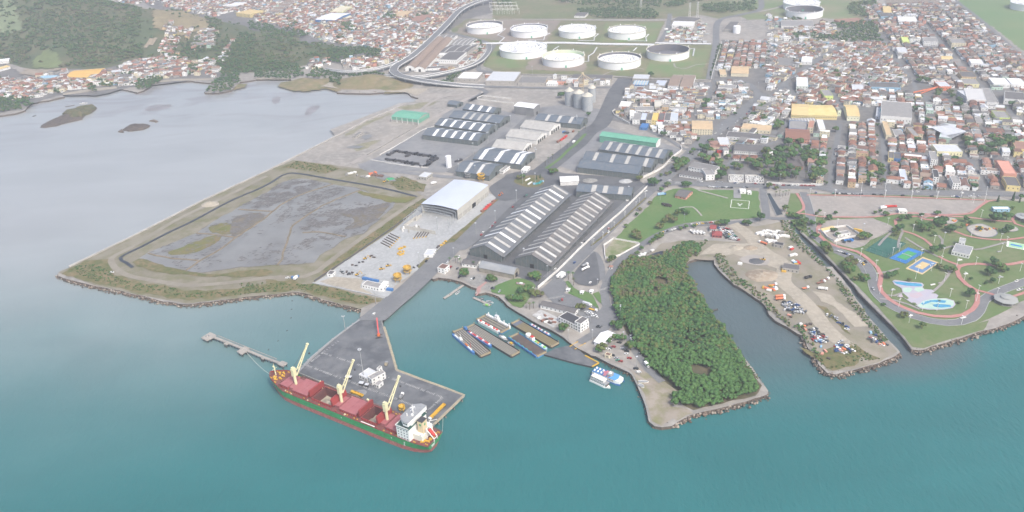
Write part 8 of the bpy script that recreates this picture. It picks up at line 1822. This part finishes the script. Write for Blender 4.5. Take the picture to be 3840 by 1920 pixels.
def bits(name,desc,where,cat,reg,s,dims,mats,rz=None,dz=0,seed=1):
 r = random.Random(seed)
 for tk in s.split():
  if tk in REG: reg = tk; continue
  v = tk.split(','); p = at(reg,float(v[0]),float(v[1])); q = MB(); L,W,H = (d*r.uniform(.8,1.2) for d in dims); q.box(-L/2,L/2,-W/2,W/2,0,H*.86); q.box(-L/2+.12*L,L/2-.1*L,-W/2+.1*W,W/2-.12*W,H*.86,H)
  o = q.build(name,r.choice(mats)); o.location = (p.x,p.y,GZ+.45+dz); o.rotation_euler[2] = r.uniform(0,3) if rz is None else rz+r.uniform(-.06,.06); o['category'] = cat; DT.append((o,desc,where))
a1 = ang('M',(1130,650),(1230,700)); a2 = ang('M',(1400,630),(1440,575))
for i in range(6):
 p = at('M',1150+i*15,690-i*15); t = thing('steel_beam','','beam',(p.x+3,p.y,GZ+.4),a1); q = MB(); q.beam((-9,0,.6),(9,0,.6),.7,1.0); q.build('girder',M_rust,t); q = MB(); q.box(8.6,9.6,-.6,.6,0,1.2); q.build('end_plate',M_ylw,t); DT.append((t,'long rusty steel beam with yellow end','in the left yard stack'))
for i in range(5):
 p = at('M',1418+i*24,610-i*3); t = thing('steel_beam','','beam',(p.x,p.y,GZ+.4),a2); q = MB(); q.beam((-8,0,.6),(8,0,.6),.7,1.0); q.build('girder',M_rust,t); q = MB(); q.box(-9,-8,-.6,.6,0,1.2); q.build('end_plate',M_ylw,t); DT.append((t,'long rusty steel beam with yellow end','in the right yard stack'))
bits('precast_slab','white curved precast slab','beside the unfinished hangar wall','slab','M',"1300,565 1318,555 1335,548 1350,545 1372,560 1390,558 1405,552 1420,548 1440,545 1310,580 1360,585",(2,1.2,3.4),[M_wallw,M_wallb])
bits('steel_grab','yellow steel grab','in the middle of the concrete yard','machine part','M',"1275,760 1295,768 1312,760 1290,745 1318,742 1300,715 1325,705 1285,722",(3.2,2,1.6),[M_ylw])
bits('spare_part','dark machine part','in the yard front','machine part','M',"905,850 935,855 960,830 990,825 1050,780 1080,788 1060,775 985,945 1000,930 860,905 905,910 820,905 955,940 1400,870 1430,855 1385,880",(3,1.6,1.2),[M_steel,M_rust,M_gry])
bits('shipping_container','blue container','at the yard site office','container','M',"1010,965 1050,972 1095,982 1207,1052 437,957",(8,2.5,2.6),[M_blue],ang('M',(990,960),(1120,985)))
bits('shipping_container','red container','beside the beige sheds','container','V',"845,180 870,165 890,152 905,140 965,98",(7,2.5,2.6),[M_redp,M_terra],1.0); bits('shipping_container','dark container','beside the beige sheds','container','V',"890,105 905,108 920,110",(6,2.5,2.6),[M_steel,M_blue],.2)
bits('red_hopper_part','red steel hopper part','on the verge along the hangar','machine part','V',"235,740 255,722 272,705 290,690 310,678 325,660",(5,3,2),[M_redp,M_terra,M_wallw],.8); bits('rust_scrap','yellow rusty scrap piece','on the verge by the guard hut','scrap','M',"1600,700 1620,690 1640,675 1655,660 1590,710",(3,2,1.4),[M_ylw,M_rust])
bits('dock_debris','rusty ship part','on the white dock yard','scrap','F',"1020,715 1045,705 1065,720 1085,735 1040,670 1090,700 1120,730 1050,725 985,690",(4,2,1.4),[M_rust,M_terra,M_wallw]); bits('water_drum','turquoise drum','on the roundabout island','drum','V',"650,522 670,520 690,515 705,505 722,500",(3,2.4,2.2),[M_teal,M_lbl,M_wallw]); bits('weigh_block','white block','on the roundabout island','block','V',"590,490 605,482 625,510 610,520",(6,1.6,1.6),[M_white],.9)
for n_,s in (('upper row of the slab store',"1500,420 1530,410 1560,400 1590,398 1620,405 1650,410 1680,402 1705,412 1720,410"),('middle row of the slab store',"1540,430 1580,425 1610,430 1650,435 1690,440 1730,440 1760,445 1590,445 1630,450 1670,455"),('lower row of the slab store',"1585,480 1605,490 1625,482 1650,490 1665,500"),('fill beside the canal bank',"1790,545 1800,610 1830,605 1345,685")): bits('concrete_block','white concrete block','in the '+n_,'block','G',s,(5,3,2.2),[M_wallw,M_white,M_concd])
bits('scrap_pile','coloured scrap piece','by the canal workshop','scrap','G',"1810,660 1830,670 1850,665 1865,680 1720,735 1730,750 1840,690 1800,555 1600,915 1575,900 1620,880 1650,895 1660,905 1550,890 1640,910",(4,2.2,1.6),[M_redp,M_lbl,M_white,M_ylw,M_org]); bits('scrap_pile','mixed scrap piece','in the wreck heaps','scrap','Q',"500,540 530,560 555,548 590,540 640,700 680,690 620,620 700,640 850,760 870,790 840,745 900,770 920,740 690,750 730,790 760,860 700,815 540,590 395,460 410,470 1150,620 1240,730 1270,725",(3.5,2,1.4),[M_rust,M_org,M_wallw,M_lbl,M_pnk])
bits('rubble_lump','pale rubble lump','along the shore road bank','rubble','G',"455,630 470,615 480,600 500,605 520,590 535,585 555,575 575,568 490,625 510,598 420,660 440,650",(4,2.5,1.6),[M_wallw,M_concd]); bits('scaffold_heap','white steel heap','beside the polder drain','scrap','M',"860,125 880,115 900,110 925,105 945,130 985,140 1020,150 1030,140",(5,3,2),[M_wallw,M_concd]); bits('rust_barge_part','rusty barge part','beside the polder drain','scrap','M',"1055,120 1080,125 1100,130 1135,135 1090,108",(7,4,2.4),[M_terrd,M_org])
for q_,s in (('left short',"505,752 530,740 552,728 578,715 602,706"),('far long',"630,712 655,716 690,722 720,728 750,732 780,736 810,738 840,742 870,748 900,755 930,760 965,764 1000,766 1035,768 1062,772"),('near long',"490,808 515,812 540,815 580,820 610,825 650,828 680,835 720,845 750,850 780,852 810,858 850,862 940,890 890,888 800,875"),('right short',"1085,795 1070,808 1055,818 1035,828 1015,838 1000,850 990,862 985,875 1020,800 1040,790 980,825")):
 bits('tyre_bale','black tyre bale',f'on the {q_} side of the bale ring','bale','W',s,(6.5,3,2.6),[M_steel,VC['black']],None,0,5)
bits('tyre_bale','black tyre bale','inside the stock yard ring','bale','W',"728,768 745,756",(6.5,3,2.6),[M_steel]); bits('tyre_bale','black tyre bale','beside the slim water tank','bale','W',"1360,820 1335,830 1380,812",(6.5,3,2.6),[M_steel])
def heap(label,reg,x,y,R,h,m,cat='heap',name='heap'):
 p = at(reg,x,y); q = MB(); n = 20; V = []; F = []
 for k,f in enumerate((1,.8,.55,.3,.08)): V += [(R*f*math.cos(2*PI*i/n)*(1+.2*noise.noise(Vector((i*.5,k,R)))),.8*R*f*math.sin(2*PI*i/n)*(1+.2*noise.noise(Vector((i*.5,k,R+3)))),h*(1-f)**.8*(1+.3*noise.noise(Vector((i*.6,k,R+7))))) for i in range(n)]
 for k in range(4): F += [(k*n+i,k*n+(i+1) % n,(k+1)*n+(i+1) % n,(k+1)*n+i) for i in range(n)]
 F.append(tuple(range(4*n,5*n))); q.add(V,F); o = q.build(name,m); o.location = (p.x,p.y,GZ+.3); tag(o,label,cat)
heap('black coal heap on the fill peninsula','G',1490,658,9,2.6,M_asphd); heap('pale sand heap beside the coal','G',1310,540,8,3,M_sand); heap('brown clay heap on the fill peninsula','G',1540,780,17,3,M_dirt); heap('sand heap on the polder bank','L',1262,358,12,4,M_sand); heap('green tarped heap below the stock yard','M',1205,155,7,2,MATS['boat_green']); heap('grey gravel heap by the harbour fence','V',1100,488,10,2.5,M_concd); heap('white sand heap by the curved wall','V',1385,495,9,3,M_conc); heap('dark earth heap by the coal','G',1440,540,8,2.5,M_dirt); heap('spilled cargo heap on the pier beside the ship','S',930,655,6,1.2,M_paved)
def hopper(label,reg,x,y,m,s=1.0):
 p = at(reg,x,y); t = thing('hopper',label,'hopper',(p.x,p.y,GZ+.4)); q = MB(); q.lathe([(1.2*s,3*s),(4*s,6*s),(4*s,7.4*s),(3.7*s,7.4*s),(3.6*s,6*s),(1*s,3.4*s)],8); q.build('bin',m,t)
 for a in range(4): q = MB(); u = Vector((3*s*math.cos(a*PI/2+.78),3*s*math.sin(a*PI/2+.78),0)); q.bar(u,u+Vector((0,0,6*s)),.3); q.build('leg',m,t)
 q = MB(); q.lathe([(4.2*s,3.1*s),(4.2*s,3.4*s),(3.2*s,3.4*s),(3.2*s,3.1*s)],8); q.build('platform',m,t)
M_bin = mat('bin_ochre',(.52,.34,.07),(.44,.28,.06),.4)
hopper('round ochre hopper at the yard front by the pier road','M',1272,978,M_bin,1.15); hopper('round ochre hopper behind the first one in the yard','M',1350,915,M_bin,1.15); hopper('yellow hopper in front of the slate shed','V',225,490,M_ylw,1.3); hopper('grey green hopper beside the yellow one','V',118,470,M_gry,1.1); hopper('small yellow hopper on the pier by the ship bridge','S',1308,812,M_ylw,.7)
p = at('S',1100,148); t = thing('mobile_crane','mobile crane with long red boom on the pier neck','crane',(p.x,p.y,GZ+.15),ang('S',(1100,148),(1092,60)))
q = MB(); q.box(-4,3,-1.4,1.4,.6,1.6); q.build('carrier',M_steel,t); q = MB(); q.box(-2.4,1,-1.2,1.2,1.6,3.2); q.build('cab',M_ora,t); q = MB(); q.beam((-1,0,3.2),(19,0,9),1.1,1.2); q.build('boom',mat('boom_red',(.58,.09,.09)),t)
for a in (-3,2): q = MB(); q.beam((a,-3.4,.4),(a,3.4,.4),.4,.4); q.build('outrigger',M_steel,t)
# ================================================================== PARK AND HELIPAD
def pad(label,name,cat,reg,s,layers,h=.14):
 """flat court: outer outline and inner outlines shrunk towards the centre"""
 P = pts(reg,s); c = sum(P,Vector())/4; t = thing(name,label,cat,(c.x,c.y,GZ+.25)); keep([(p.x,p.y) for p in P])
 for k,(f,m,nm) in enumerate(layers):
  f = f if isinstance(f,tuple) else (f,f); q = MB(); e1 = (P[1]-P[0]+P[2]-P[3])/4; e2 = (P[3]-P[0]+P[2]-P[1])/4
  R = [e1*-f[0]-e2*f[1],e1*f[0]-e2*f[1],e1*f[0]+e2*f[1],-e1*f[0]+e2*f[1]]
  if (R[1]-R[0]).cross(R[2]-R[1]).z < 0: R.reverse()
  q.prism(R,0,h+.03*k); q.build(nm,m,t)
 return t,P,c
def fence_round(t,P,c,m,h=5):
 for a,b in zip(P,P[1:]+P[:1]):
  k = max(2,int((b-a).length/6))
  for i in range(k): p = a.lerp(b,i/k)-c; q = MB(); q.bar((p.x,p.y,0),(p.x,p.y,h),.09); q.build('fence_post',M_conc,t)
  for z in (.2,h*.5,h): q = MB(); q.beam(((a-c).x,(a-c).y,z),((b-c).x,(b-c).y,z),.12,.12); q.build('fence_rail',m,t)
M_cb = mat('court_blue',(.03,.17,.46),(.04,.20,.5),.2); M_cb2 = mat('court_slate_blue',(.10,.20,.36),(.12,.23,.4),.2); M_cg = mat('court_green',(.06,.30,.12)); M_turf = mat('turf_dark',(.025,.105,.085),(.035,.125,.095),.1); M_csand = mat('court_yellow',(.60,.46,.24),(.55,.42,.22),.2)
t,P,c = pad('fenced dark green football court in the park','football_court','court','K',"560,560 750,440 925,500 770,632",[(1,M_turf,'pitch'),((.9,.9),M_turf,'inner_pitch')]); fence_round(t,P,c,M_turf,6)
t,P,c = pad('blue tennis court with green playing field in the park','tennis_court','court','K',"780,630 950,535 1090,580 930,680",[(1,M_cb,'surround'),((.6,.55),M_cg,'playing_field')]); fence_round(t,P,c,M_turf,4)
q = MB(); u,v = (P[1]+P[0])/2-c,(P[2]+P[3])/2-c; q.beam((u.x*.6,u.y*.6,.7),(v.x*.6,v.y*.6,.7),.1,1); q.build('net',M_white,t)
t,P,c = pad('yellow and slate blue sports court nearest the wading pool','sports_court','court','K',"924,722 1078,617 1222,672 1075,772",[(1,M_csand,'border'),((.84,.84),M_cb2,'blue_band'),((.46,.46),M_csand,'inner_field')])
for e in ((P[0]+P[1])/2,(P[2]+P[3])/2): d = (e-c)*.9; q = MB(); q.bar((d.x,d.y,0),(d.x,d.y,3.4),.12); q.cbox((d.x*.97,d.y*.97,3.3),(1.6,.2,1),math.atan2(d.y,d.x)+PI/2); q.build('hoop',M_white,t)
pad('white bordered green and blue court at the picture edge','sports_court','court','K',"1812,525 1820,482 1985,510 1975,560",[(1,M_white,'border'),((.9,.8),mat('court_mint',(.30,.52,.30)),'green_field'),((.25,.6),M_cb,'blue_field')])
t,P,c = pad('pale square helipad with painted frame on the lawn','helipad','helipad','G',"1217,192 1235,103 1472,117 1463,213",[(1,mat('helipad_grey',(.36,.385,.40),(.33,.35,.37),.1),'slab')])
e1 = (P[3]-P[0]+P[2]-P[1])/4; e2 = (P[1]-P[0]+P[2]-P[3])/4; q = MB()
def ln(a,b,w_=.5): q.beam((e1*a[0]+e2*a[1]+Vector((0,0,.16)))[:],(e1*b[0]+e2*b[1]+Vector((0,0,.16)))[:],w_,.05)
for a,b in (((-.65,-.75),(-.65,.72)),((-.65,.72),(.65,.72)),((.65,.72),(.65,-.75)),((.65,-.75),(-.65,-.75))): ln(a,b,.6)
for a,b in (((-.16,.1),(0,-.16)),((0,-.16),(.16,.1)),((-.1,-.26),(.08,-.34)),((-.22,.02),(-.18,.02))): ln(a,b,1.1)
q.build('painted_marks',M_white,t)
pad('grey parking slab with lorries beside the helipad lawn','parking_slab','slab','G',"622,178 690,105 830,118 770,200",[(1,M_paved,'slab')]); pad('round pale car park by the salmon house','parking_slab','slab','G',"640,60 700,18 835,25 780,95",[(1,M_path,'slab')])
strip('helipad_path',pts('G',"980,35 1110,70 1240,105"),2.6,M_path,zl(6),keep=False); strip('helipad_path',pts('G',"810,192 930,182 1010,260"),2,M_path,zl(6),keep=False); strip('helipad_drive',pts('G',"1322,20 1322,105"),9,M_paved,zl(6),keep=False)
def sheet_t(name,reg,s,m,k): sheet(name,pts(reg,s),m,zl(k),sm=True)
M_pool = mat('pool_blue',(.05,.24,.42),(.08,.33,.50),.3,rough=.2); M_ppk = mat('play_pink',(.48,.35,.38),(.42,.38,.42),.15); M_pgn = mat('play_mint',(.36,.52,.46),(.42,.55,.44),.2); M_plv = mat('play_lavender',(.38,.37,.45),(.42,.40,.44),.2)
for s,m,k in (("808,835 830,823 950,840 1070,850 1090,870 1075,885 1090,905 1160,910 1180,930 1150,940 1190,945 1215,960 1200,985 1280,985 1350,1005 1365,1040 1340,1070 1260,1085 1120,1085 1060,1075 1000,1040 940,1000 900,975 850,970 900,935 890,895 830,865",M_plv,7),("815,838 940,848 1060,858 1075,872 1060,882 930,875 850,860",M_pool,8),("900,895 960,890 990,905 960,935 910,930",M_pgn,8),("1010,890 1070,890 1090,915 1040,930 1000,915",M_pgn,8),("960,945 1050,935 1080,960 1030,985 970,975",M_ppk,8),("860,965 900,950 905,972 880,980",M_ppk,8),("1030,1050 1080,1010 1180,990 1270,990 1345,1010 1350,1045 1300,1075 1160,1080 1060,1068",M_pgn,8),("1060,1030 1120,1010 1160,1015 1120,1030 1080,1045",M_pool,9),("1130,1005 1210,1000 1285,1008 1270,1028 1200,1022 1150,1018",M_pool,9),("1160,1045 1200,1035 1320,1045 1325,1062 1240,1068 1180,1062",M_pool,9),("890,945 905,940 955,985 940,995 905,975",M_parkgrass,9),("980,1022 1010,1025 1030,1048 1000,1042",M_parkgrass,9)): sheet_t('water_playground','K',s,m,k)
M_ps = mat('play_sand',(.40,.38,.34),(.35,.33,.30),.3); M_pk = mat('play_kerb',(.16,.17,.21),rough=.6)
for s in ("1245,290 1290,275 1360,280 1390,305 1340,330 1270,325","1460,365 1520,335 1600,330 1660,350 1720,385 1735,420 1690,445 1600,450 1510,420","1780,365 1820,348 1890,355 1920,385 1870,400 1800,395"):
 P = smooth(pts('K',s),4,True); sheet('play_area_kerb',offs(P,0),M_pk,zl(7)); c = sum(P,Vector())/len(P); sheet('play_area',[c.lerp(p,.93) for p in P],M_ps,zl(8))
bits('play_frame','orange play frame','on the park play areas','play frame','K',"1340,305 1355,312 1365,305 1545,380 1560,375 1580,395 1600,370 1625,380 1640,388 1660,380 1550,360 1700,375 1720,380 1845,365 1860,372 1480,340 1460,345",(2.2,1.4,1.8),[M_org,M_ylw,M_terra])
def ringroof(label,reg,x,y,R,h,n,m,name='pavilion',top=None):
 p = at(reg,x,y); t = thing(name,label,'pavilion',(p.x,p.y,GZ+.2)); keep([(p.x+R*math.cos(a),p.y+R*math.sin(a)) for a in np.linspace(0,2*PI,8,False)])
 q = MB(); q.lathe([(R,h),(R*.98,h+.25),(R*.36,h+1.5)],n); q.build('roof',m,t); q = MB(); q.lathe([(R*.36,h+1.5),(R*.36,h+2.1),(R*.45,h+2.1),(.02,h+3)],n); q.build('roof_lantern',top or m,t)
 for k in range(n): q = MB(); a = 2*PI*k/n; q.bar((R*.9*math.cos(a),R*.9*math.sin(a),0),(R*.9*math.cos(a),R*.9*math.sin(a),h),.2); q.build('column',M_conc,t)
 q = MB(); q.lathe([(R*.9,.0),(R*.9,.15),(.02,.15)],n); q.build('floor',M_concd,t)
ringroof('octagonal grey roofed kiosk at the park shore','K',1800,1012,11,3.5,8,mat('kiosk_roof',(.30,.31,.30)))
t = flat_building('park pavilion with pale roof and white curved front','K',(1325,600),(1480,635),(1560,575),4.5,M_white,M_gry,6,cat='pavilion'); flat_building('upper pale block of the park pavilion','K',(1385,525),(1440,535),(1470,512),7,M_white,M_conc,2,cat='pavilion'); flat_building('white stage wall building with blue side','K',(1695,225),(1840,225),(1840,205),4,M_lbl,M_white,3); flat_building('small white kiosk on the gravel plaza','K',(865,240),(940,242),(942,218),3.5,M_wallw,M_white,2,cat='kiosk'); ringroof('round white roofed stand at the picture edge of the park','K',1960,285,9,3.5,10,M_conc)
wall('curved white wall of the walled park compound',pts('K',"190,392 240,375 405,352 545,440 420,452 300,488 240,455 190,400"),m=MW,h=2.6); GH('yellow roofed shelter in the walled park compound','K',(195,410),(300,385),(290,365),3.5,4.5,M_white,MATS['yellow_roof'],nwin=0,cat='shelter'); FB('grey blue roofed block in the walled park compound','K',(330,450),(440,430),(430,405),3.5,M_wallw,M_fc,3)
bits('solar_panel','blue tilted panel','below the walled park compound','panel','K',"375,480 395,478 420,476 445,470 465,468 385,495 430,488 455,480",(3,2,1.6),[M_cb,M_glass])
bits('park_bench','pale stone seat','on the park lawn','seat','K',"1455,770 1760,800 1745,575 815,912 970,1138 1430,1155 1165,865 1235,850 1310,745 1400,650 1200,270 1090,232 1060,235 725,195 800,215 815,222",(5,1.4,.8),[M_conc,M_wallw,M_path],.2)
mb = MB(); mb.bar((0,0,0),(0,0,9),.2,6,r2=.14); LP_ = mb.mesh('post',[M_white]); mb = MB(); mb.box(-1.3,1.3,-.28,.28,8.9,9.15); LH_ = mb.mesh('lamp_head',[M_white])
mb = MB(); mb.bar((0,0,0),(0,0,16),.28,6,r2=.18); MP_ = mb.mesh('post',[M_conc]); mb = MB(); mb.lathe([(.3,15.6),(1.1,15.8),(1.1,16.2),(.3,16.3)],8); MH_ = mb.mesh('lamp_head',[M_ltr]); LAMPS = []
def lamps(reg,s,where,big=False,sc_=1):
 for tk in s.split():
  if tk in REG: reg = tk; continue
  x,y = map(float,tk.split(',')); p = at(reg,x,y); t = thing('street_lamp','','lamp',(p.x,p.y,GZ+.4),heading(p)+PI/2); put('post',MP_ if big else LP_,t); put('lamp_head',MH_ if big else LH_,t); t.scale = (sc_,)*3; LAMPS.append((t,'tall floodlight post' if big else 'white street lamp',where))
lamps('K',"208,290 325,350 158,440 315,525 532,610 663,715 668,830 697,945 865,1060 1315,970 768,340 990,400 1060,320 1175,495 1252,605 1375,700 1588,270 1500,440 1758,480 1808,510 1765,570 810,605 870,570 1060,620 133,320 85,80 305,88 530,92 745,92 980,105 1205,105 1410,112 1520,148 1620,128 1035,760 1150,745 1235,680 1012,815 1265,830 1540,690 1740,855 1930,745 1070,1095 1200,1095 1455,1075 955,1200 1415,1212 800,970 1545,1010 1560,940 1725,965 1440,825",'in the park'); lamps('K',"1250,520 545,440",'in the park',True)
lamps('V',"1130,1000 1205,950 1250,912 1295,868 1380,785 1470,705 1498,672 1545,632",'on the median hedge',False,.8); strip('median_hedge',pts('V',"1110,1015 1250,905 1380,790 1480,695 1550,630"),1.6,M_scrub,zl(5),zl(5)+.9,keep=False)
lamps('V',"185,930 340,830 510,660 570,1140 670,1165 50,405 178,455 340,400 660,310 995,55 1410,630 340,120 285,180 240,110 660,520 560,520",'among the port sheds',True); lamps('M',"1095,1160 1445,850 1590,560",'along the pier road',True); lamps('F',"1450,80 1455,880 1245,880 1700,660 1725,900 1840,1120 240,150 975,255 1060,310 1340,700 1440,720 1500,430",'around the ferry yard',True,.7); lamps('J',"355,585 195,95",'on the point',True,.7); lamps('G',"645,120 855,310 1695,160 50,520 220,370 340,280 140,465",'near the helipad',True,.6)
lamps('T',"1165,670 1040,640 785,470 1540,230 1490,380 1300,650 1150,710 735,960 820,960 585,1080 1765,1190 1180,520",'along the main road',True,.7); lamps('U',"230,1235 470,1240 700,1240 950,1245 1190,1255 1530,1270 480,1165 700,1175 960,1185 1190,1190 1430,1195 1660,1205",'along the seafront street'); lamps('W',"1530,740 1980,400 1810,490 1700,610 1360,1000 2290,820 2100,920",'in the stock yards',True,1.1); lamps('C',"650,1270 1735,1080 110,860 205,760 795,1000 2240,980 2150,1190",'in the silos district',True,1.1)
def bars(reg,a,b,n,L): 
 q = MB(); A,B = at(reg,*a,zl(7)),at(reg,*b,zl(7)); d = (B-A); u = d.normalized(); nv = Vector((-u.y,u.x,0)); w_ = d.length/n*.28
 for i in range(n): c = A+d*((i+.5)/n); q.add([c-u*w_-nv*L,c+u*w_-nv*L,c+u*w_+nv*L,c-u*w_+nv*L],[(0,1,2,3)])
 q.build('crossing_marks',M_line,kind='structure')
bars('F',(1055,518),(1210,490),16,1.6); bars('F',(1515,440),(1615,412),12,1.8); bars('T',(690,1190),(730,1195),6,3)
# ================================================================== OIL TERMINAL PIPES, PYLONS, SUBSTATION
def pipes(label,reg,s,w=2.4,h=1.2):
 P = pts(reg,s); o = P[0]; t = thing('pipe_rack',label,'pipes',(o.x,o.y,GZ+.3),0,'white terminal pipes')
 for k in range(3):
  Q = offs([Vector((p.x-o.x,p.y-o.y,0)) for p in P],(k-1)*w/2.4); q = MB()
  for a,b in zip(Q,Q[1:]): q.bar((a.x,a.y,h),(b.x,b.y,h),w/6,6)
  q.build('pipe',M_ltr if k != 1 else M_white,t)
pipes('long white pipe rack between the two rows of oil tanks','C',"-560,455 0,440 500,438 900,450 1430,458",9); pipes('pipe rack before the pump yard','C',"1440,440 2000,450",6); pipes('pipes leaving the tank beside the motorway','B',"2470,290 2510,295 2430,360 2500,385 2440,440"); pipes('pipes between second and third back tank','C',"350,340 380,340 330,370 320,410 160,410"); pipes('pipes right of the third back tank','C',"840,345 870,348 830,380 825,415 660,415"); pipes('pipes right of the back tank by the pump yard','C',"1345,350 1375,352 1345,385 1355,420 1165,418"); pipes('pipes behind the lime tank','C',"855,482 820,540 770,570 770,625 730,625"); pipes('pipes at the empty tank','C',"1780,495 1835,498 1820,570"); pipes('pipes behind the front cream rim tank','C',"1255,485 1220,520"); pipes('pipes left of the lime tank','C',"470,472 420,505 400,540")
bits('process_block','pale process block','in the terminal pump yard','equipment','C',"1560,370 1600,350 1650,340 1700,330 1740,325 1780,340 1700,360 1750,370 1800,380 1830,360 1880,330 1860,380 1900,300 1940,250 1960,350 1680,390 1720,400 1780,405 1840,410 1550,300 1570,330 1880,430 1940,430 1600,425 1660,432 1720,432 1780,432",(9,4,3),[M_wallw,M_ltr,M_white,M_mint,M_conc],.05)
def pylon(label,reg,x,y,h=34,m=None,name='pylon'):
 p = at(reg,x,y); t = thing(name,label,'pylon',(p.x,p.y,GZ)); q = MB()
 for a,b in ((-1,-1),(1,-1),(1,1),(-1,1)): q.bar((a*2.4,b*2.4,0),(a*.5,b*.5,h),.22)
 for k in range(6): z = h*k/6; s = 2.4-1.9*k/6; q.bar((-s,-s,z),(s*.85,-s*.85,z+h/6),.14); q.bar((s,-s,z),(-s*.85,-s*.85,z+h/6),.14)
 q.build('lattice',m or M_wallw,t); q = MB()
 for z in (h*.7,h*.82,h*.94): q.beam((-4,0,z),(4,0,z),.3,.3)
 q.build('cross_arm',m or M_wallw,t)
pylon('white lattice pylon above the pump yard','C',1785,170); pylon('white lattice pylon beyond the back tanks','C',1297,75); pylon('slim lattice pylon right of the pump yard pylon','C',1862,190,40); pylon('lattice pylon beyond the left back tank','C',558,25)
r_ = random.Random(12)
for i in range(3):
 for j in range(5):
  x,y = 2385+j*50+i*14,75+i*34; p = at('B',x,y); t = thing('substation_gantry','','gantry',(p.x,p.y,GZ),r_.uniform(-.05,.05)); 
  for sx in (-9,9): q = MB(); q.beam((sx,0,0),(sx,0,15),.7,.7); q.build('gantry_post',M_wallw,t)
  q = MB(); q.beam((-9,0,13),(9,0,13),.7,.9); q.build('gantry_beam',M_wallw,t); DT.append((t,'pale steel gantry in row '+('one','two','three')[i],'of the motorway substation'))
mast('white lamp tower on the flyover junction',at('B',1612,790),16,n=4); mast('white chimney like tower in the far left town',at('B',1455,290),34,n=4,m=M_white)
r = np.random.default_rng(5); mb = MB()
for s,n in (("T 1250,1130 1385,1130 1385,1185 1250,1185",60),("T 1420,1130 1585,1132 1590,1190 1420,1188",60),("T 1040,400 1130,380 1330,385 1280,450 1180,470 1060,440",190)):
 P = [(p.x,p.y) for p in pts('T',s)]
 for x,y,_ in poisson(P,n,.9,1.3,1,n): mb.cbox((x,y,GZ+.9),(r.uniform(1,2.2),r.uniform(.7,1.2),r.uniform(.6,1.6)),.5)
mb.build('gravestones',M_wallw,kind='stuff')
autolabel(VEH,'vehicles'); autolabel(LAMPS,'lamps'); autolabel(DT,'pieces')
# ================================================================== AIR
hz = bpy.data.materials.new('haze_air'); hz.use_nodes = True
hn = hz.node_tree.nodes; hn.clear()
ho = hn.new('ShaderNodeOutputMaterial'); hv = hn.new('ShaderNodeVolumePrincipled')
hv.inputs['Color'].default_value = (.86,.89,.93,1); hv.inputs['Density'].default_value = HAZE; hv.inputs['Anisotropy'].default_value = .2
hz.node_tree.links.new(hv.outputs[0],ho.inputs['Volume'])
mb = MB(); mb.box(-6600,5600,-700,7700,-2.6,CAM_H+10)
h = mb.build('haze',hz,kind='stuff'); h.display_type = 'WIRE'
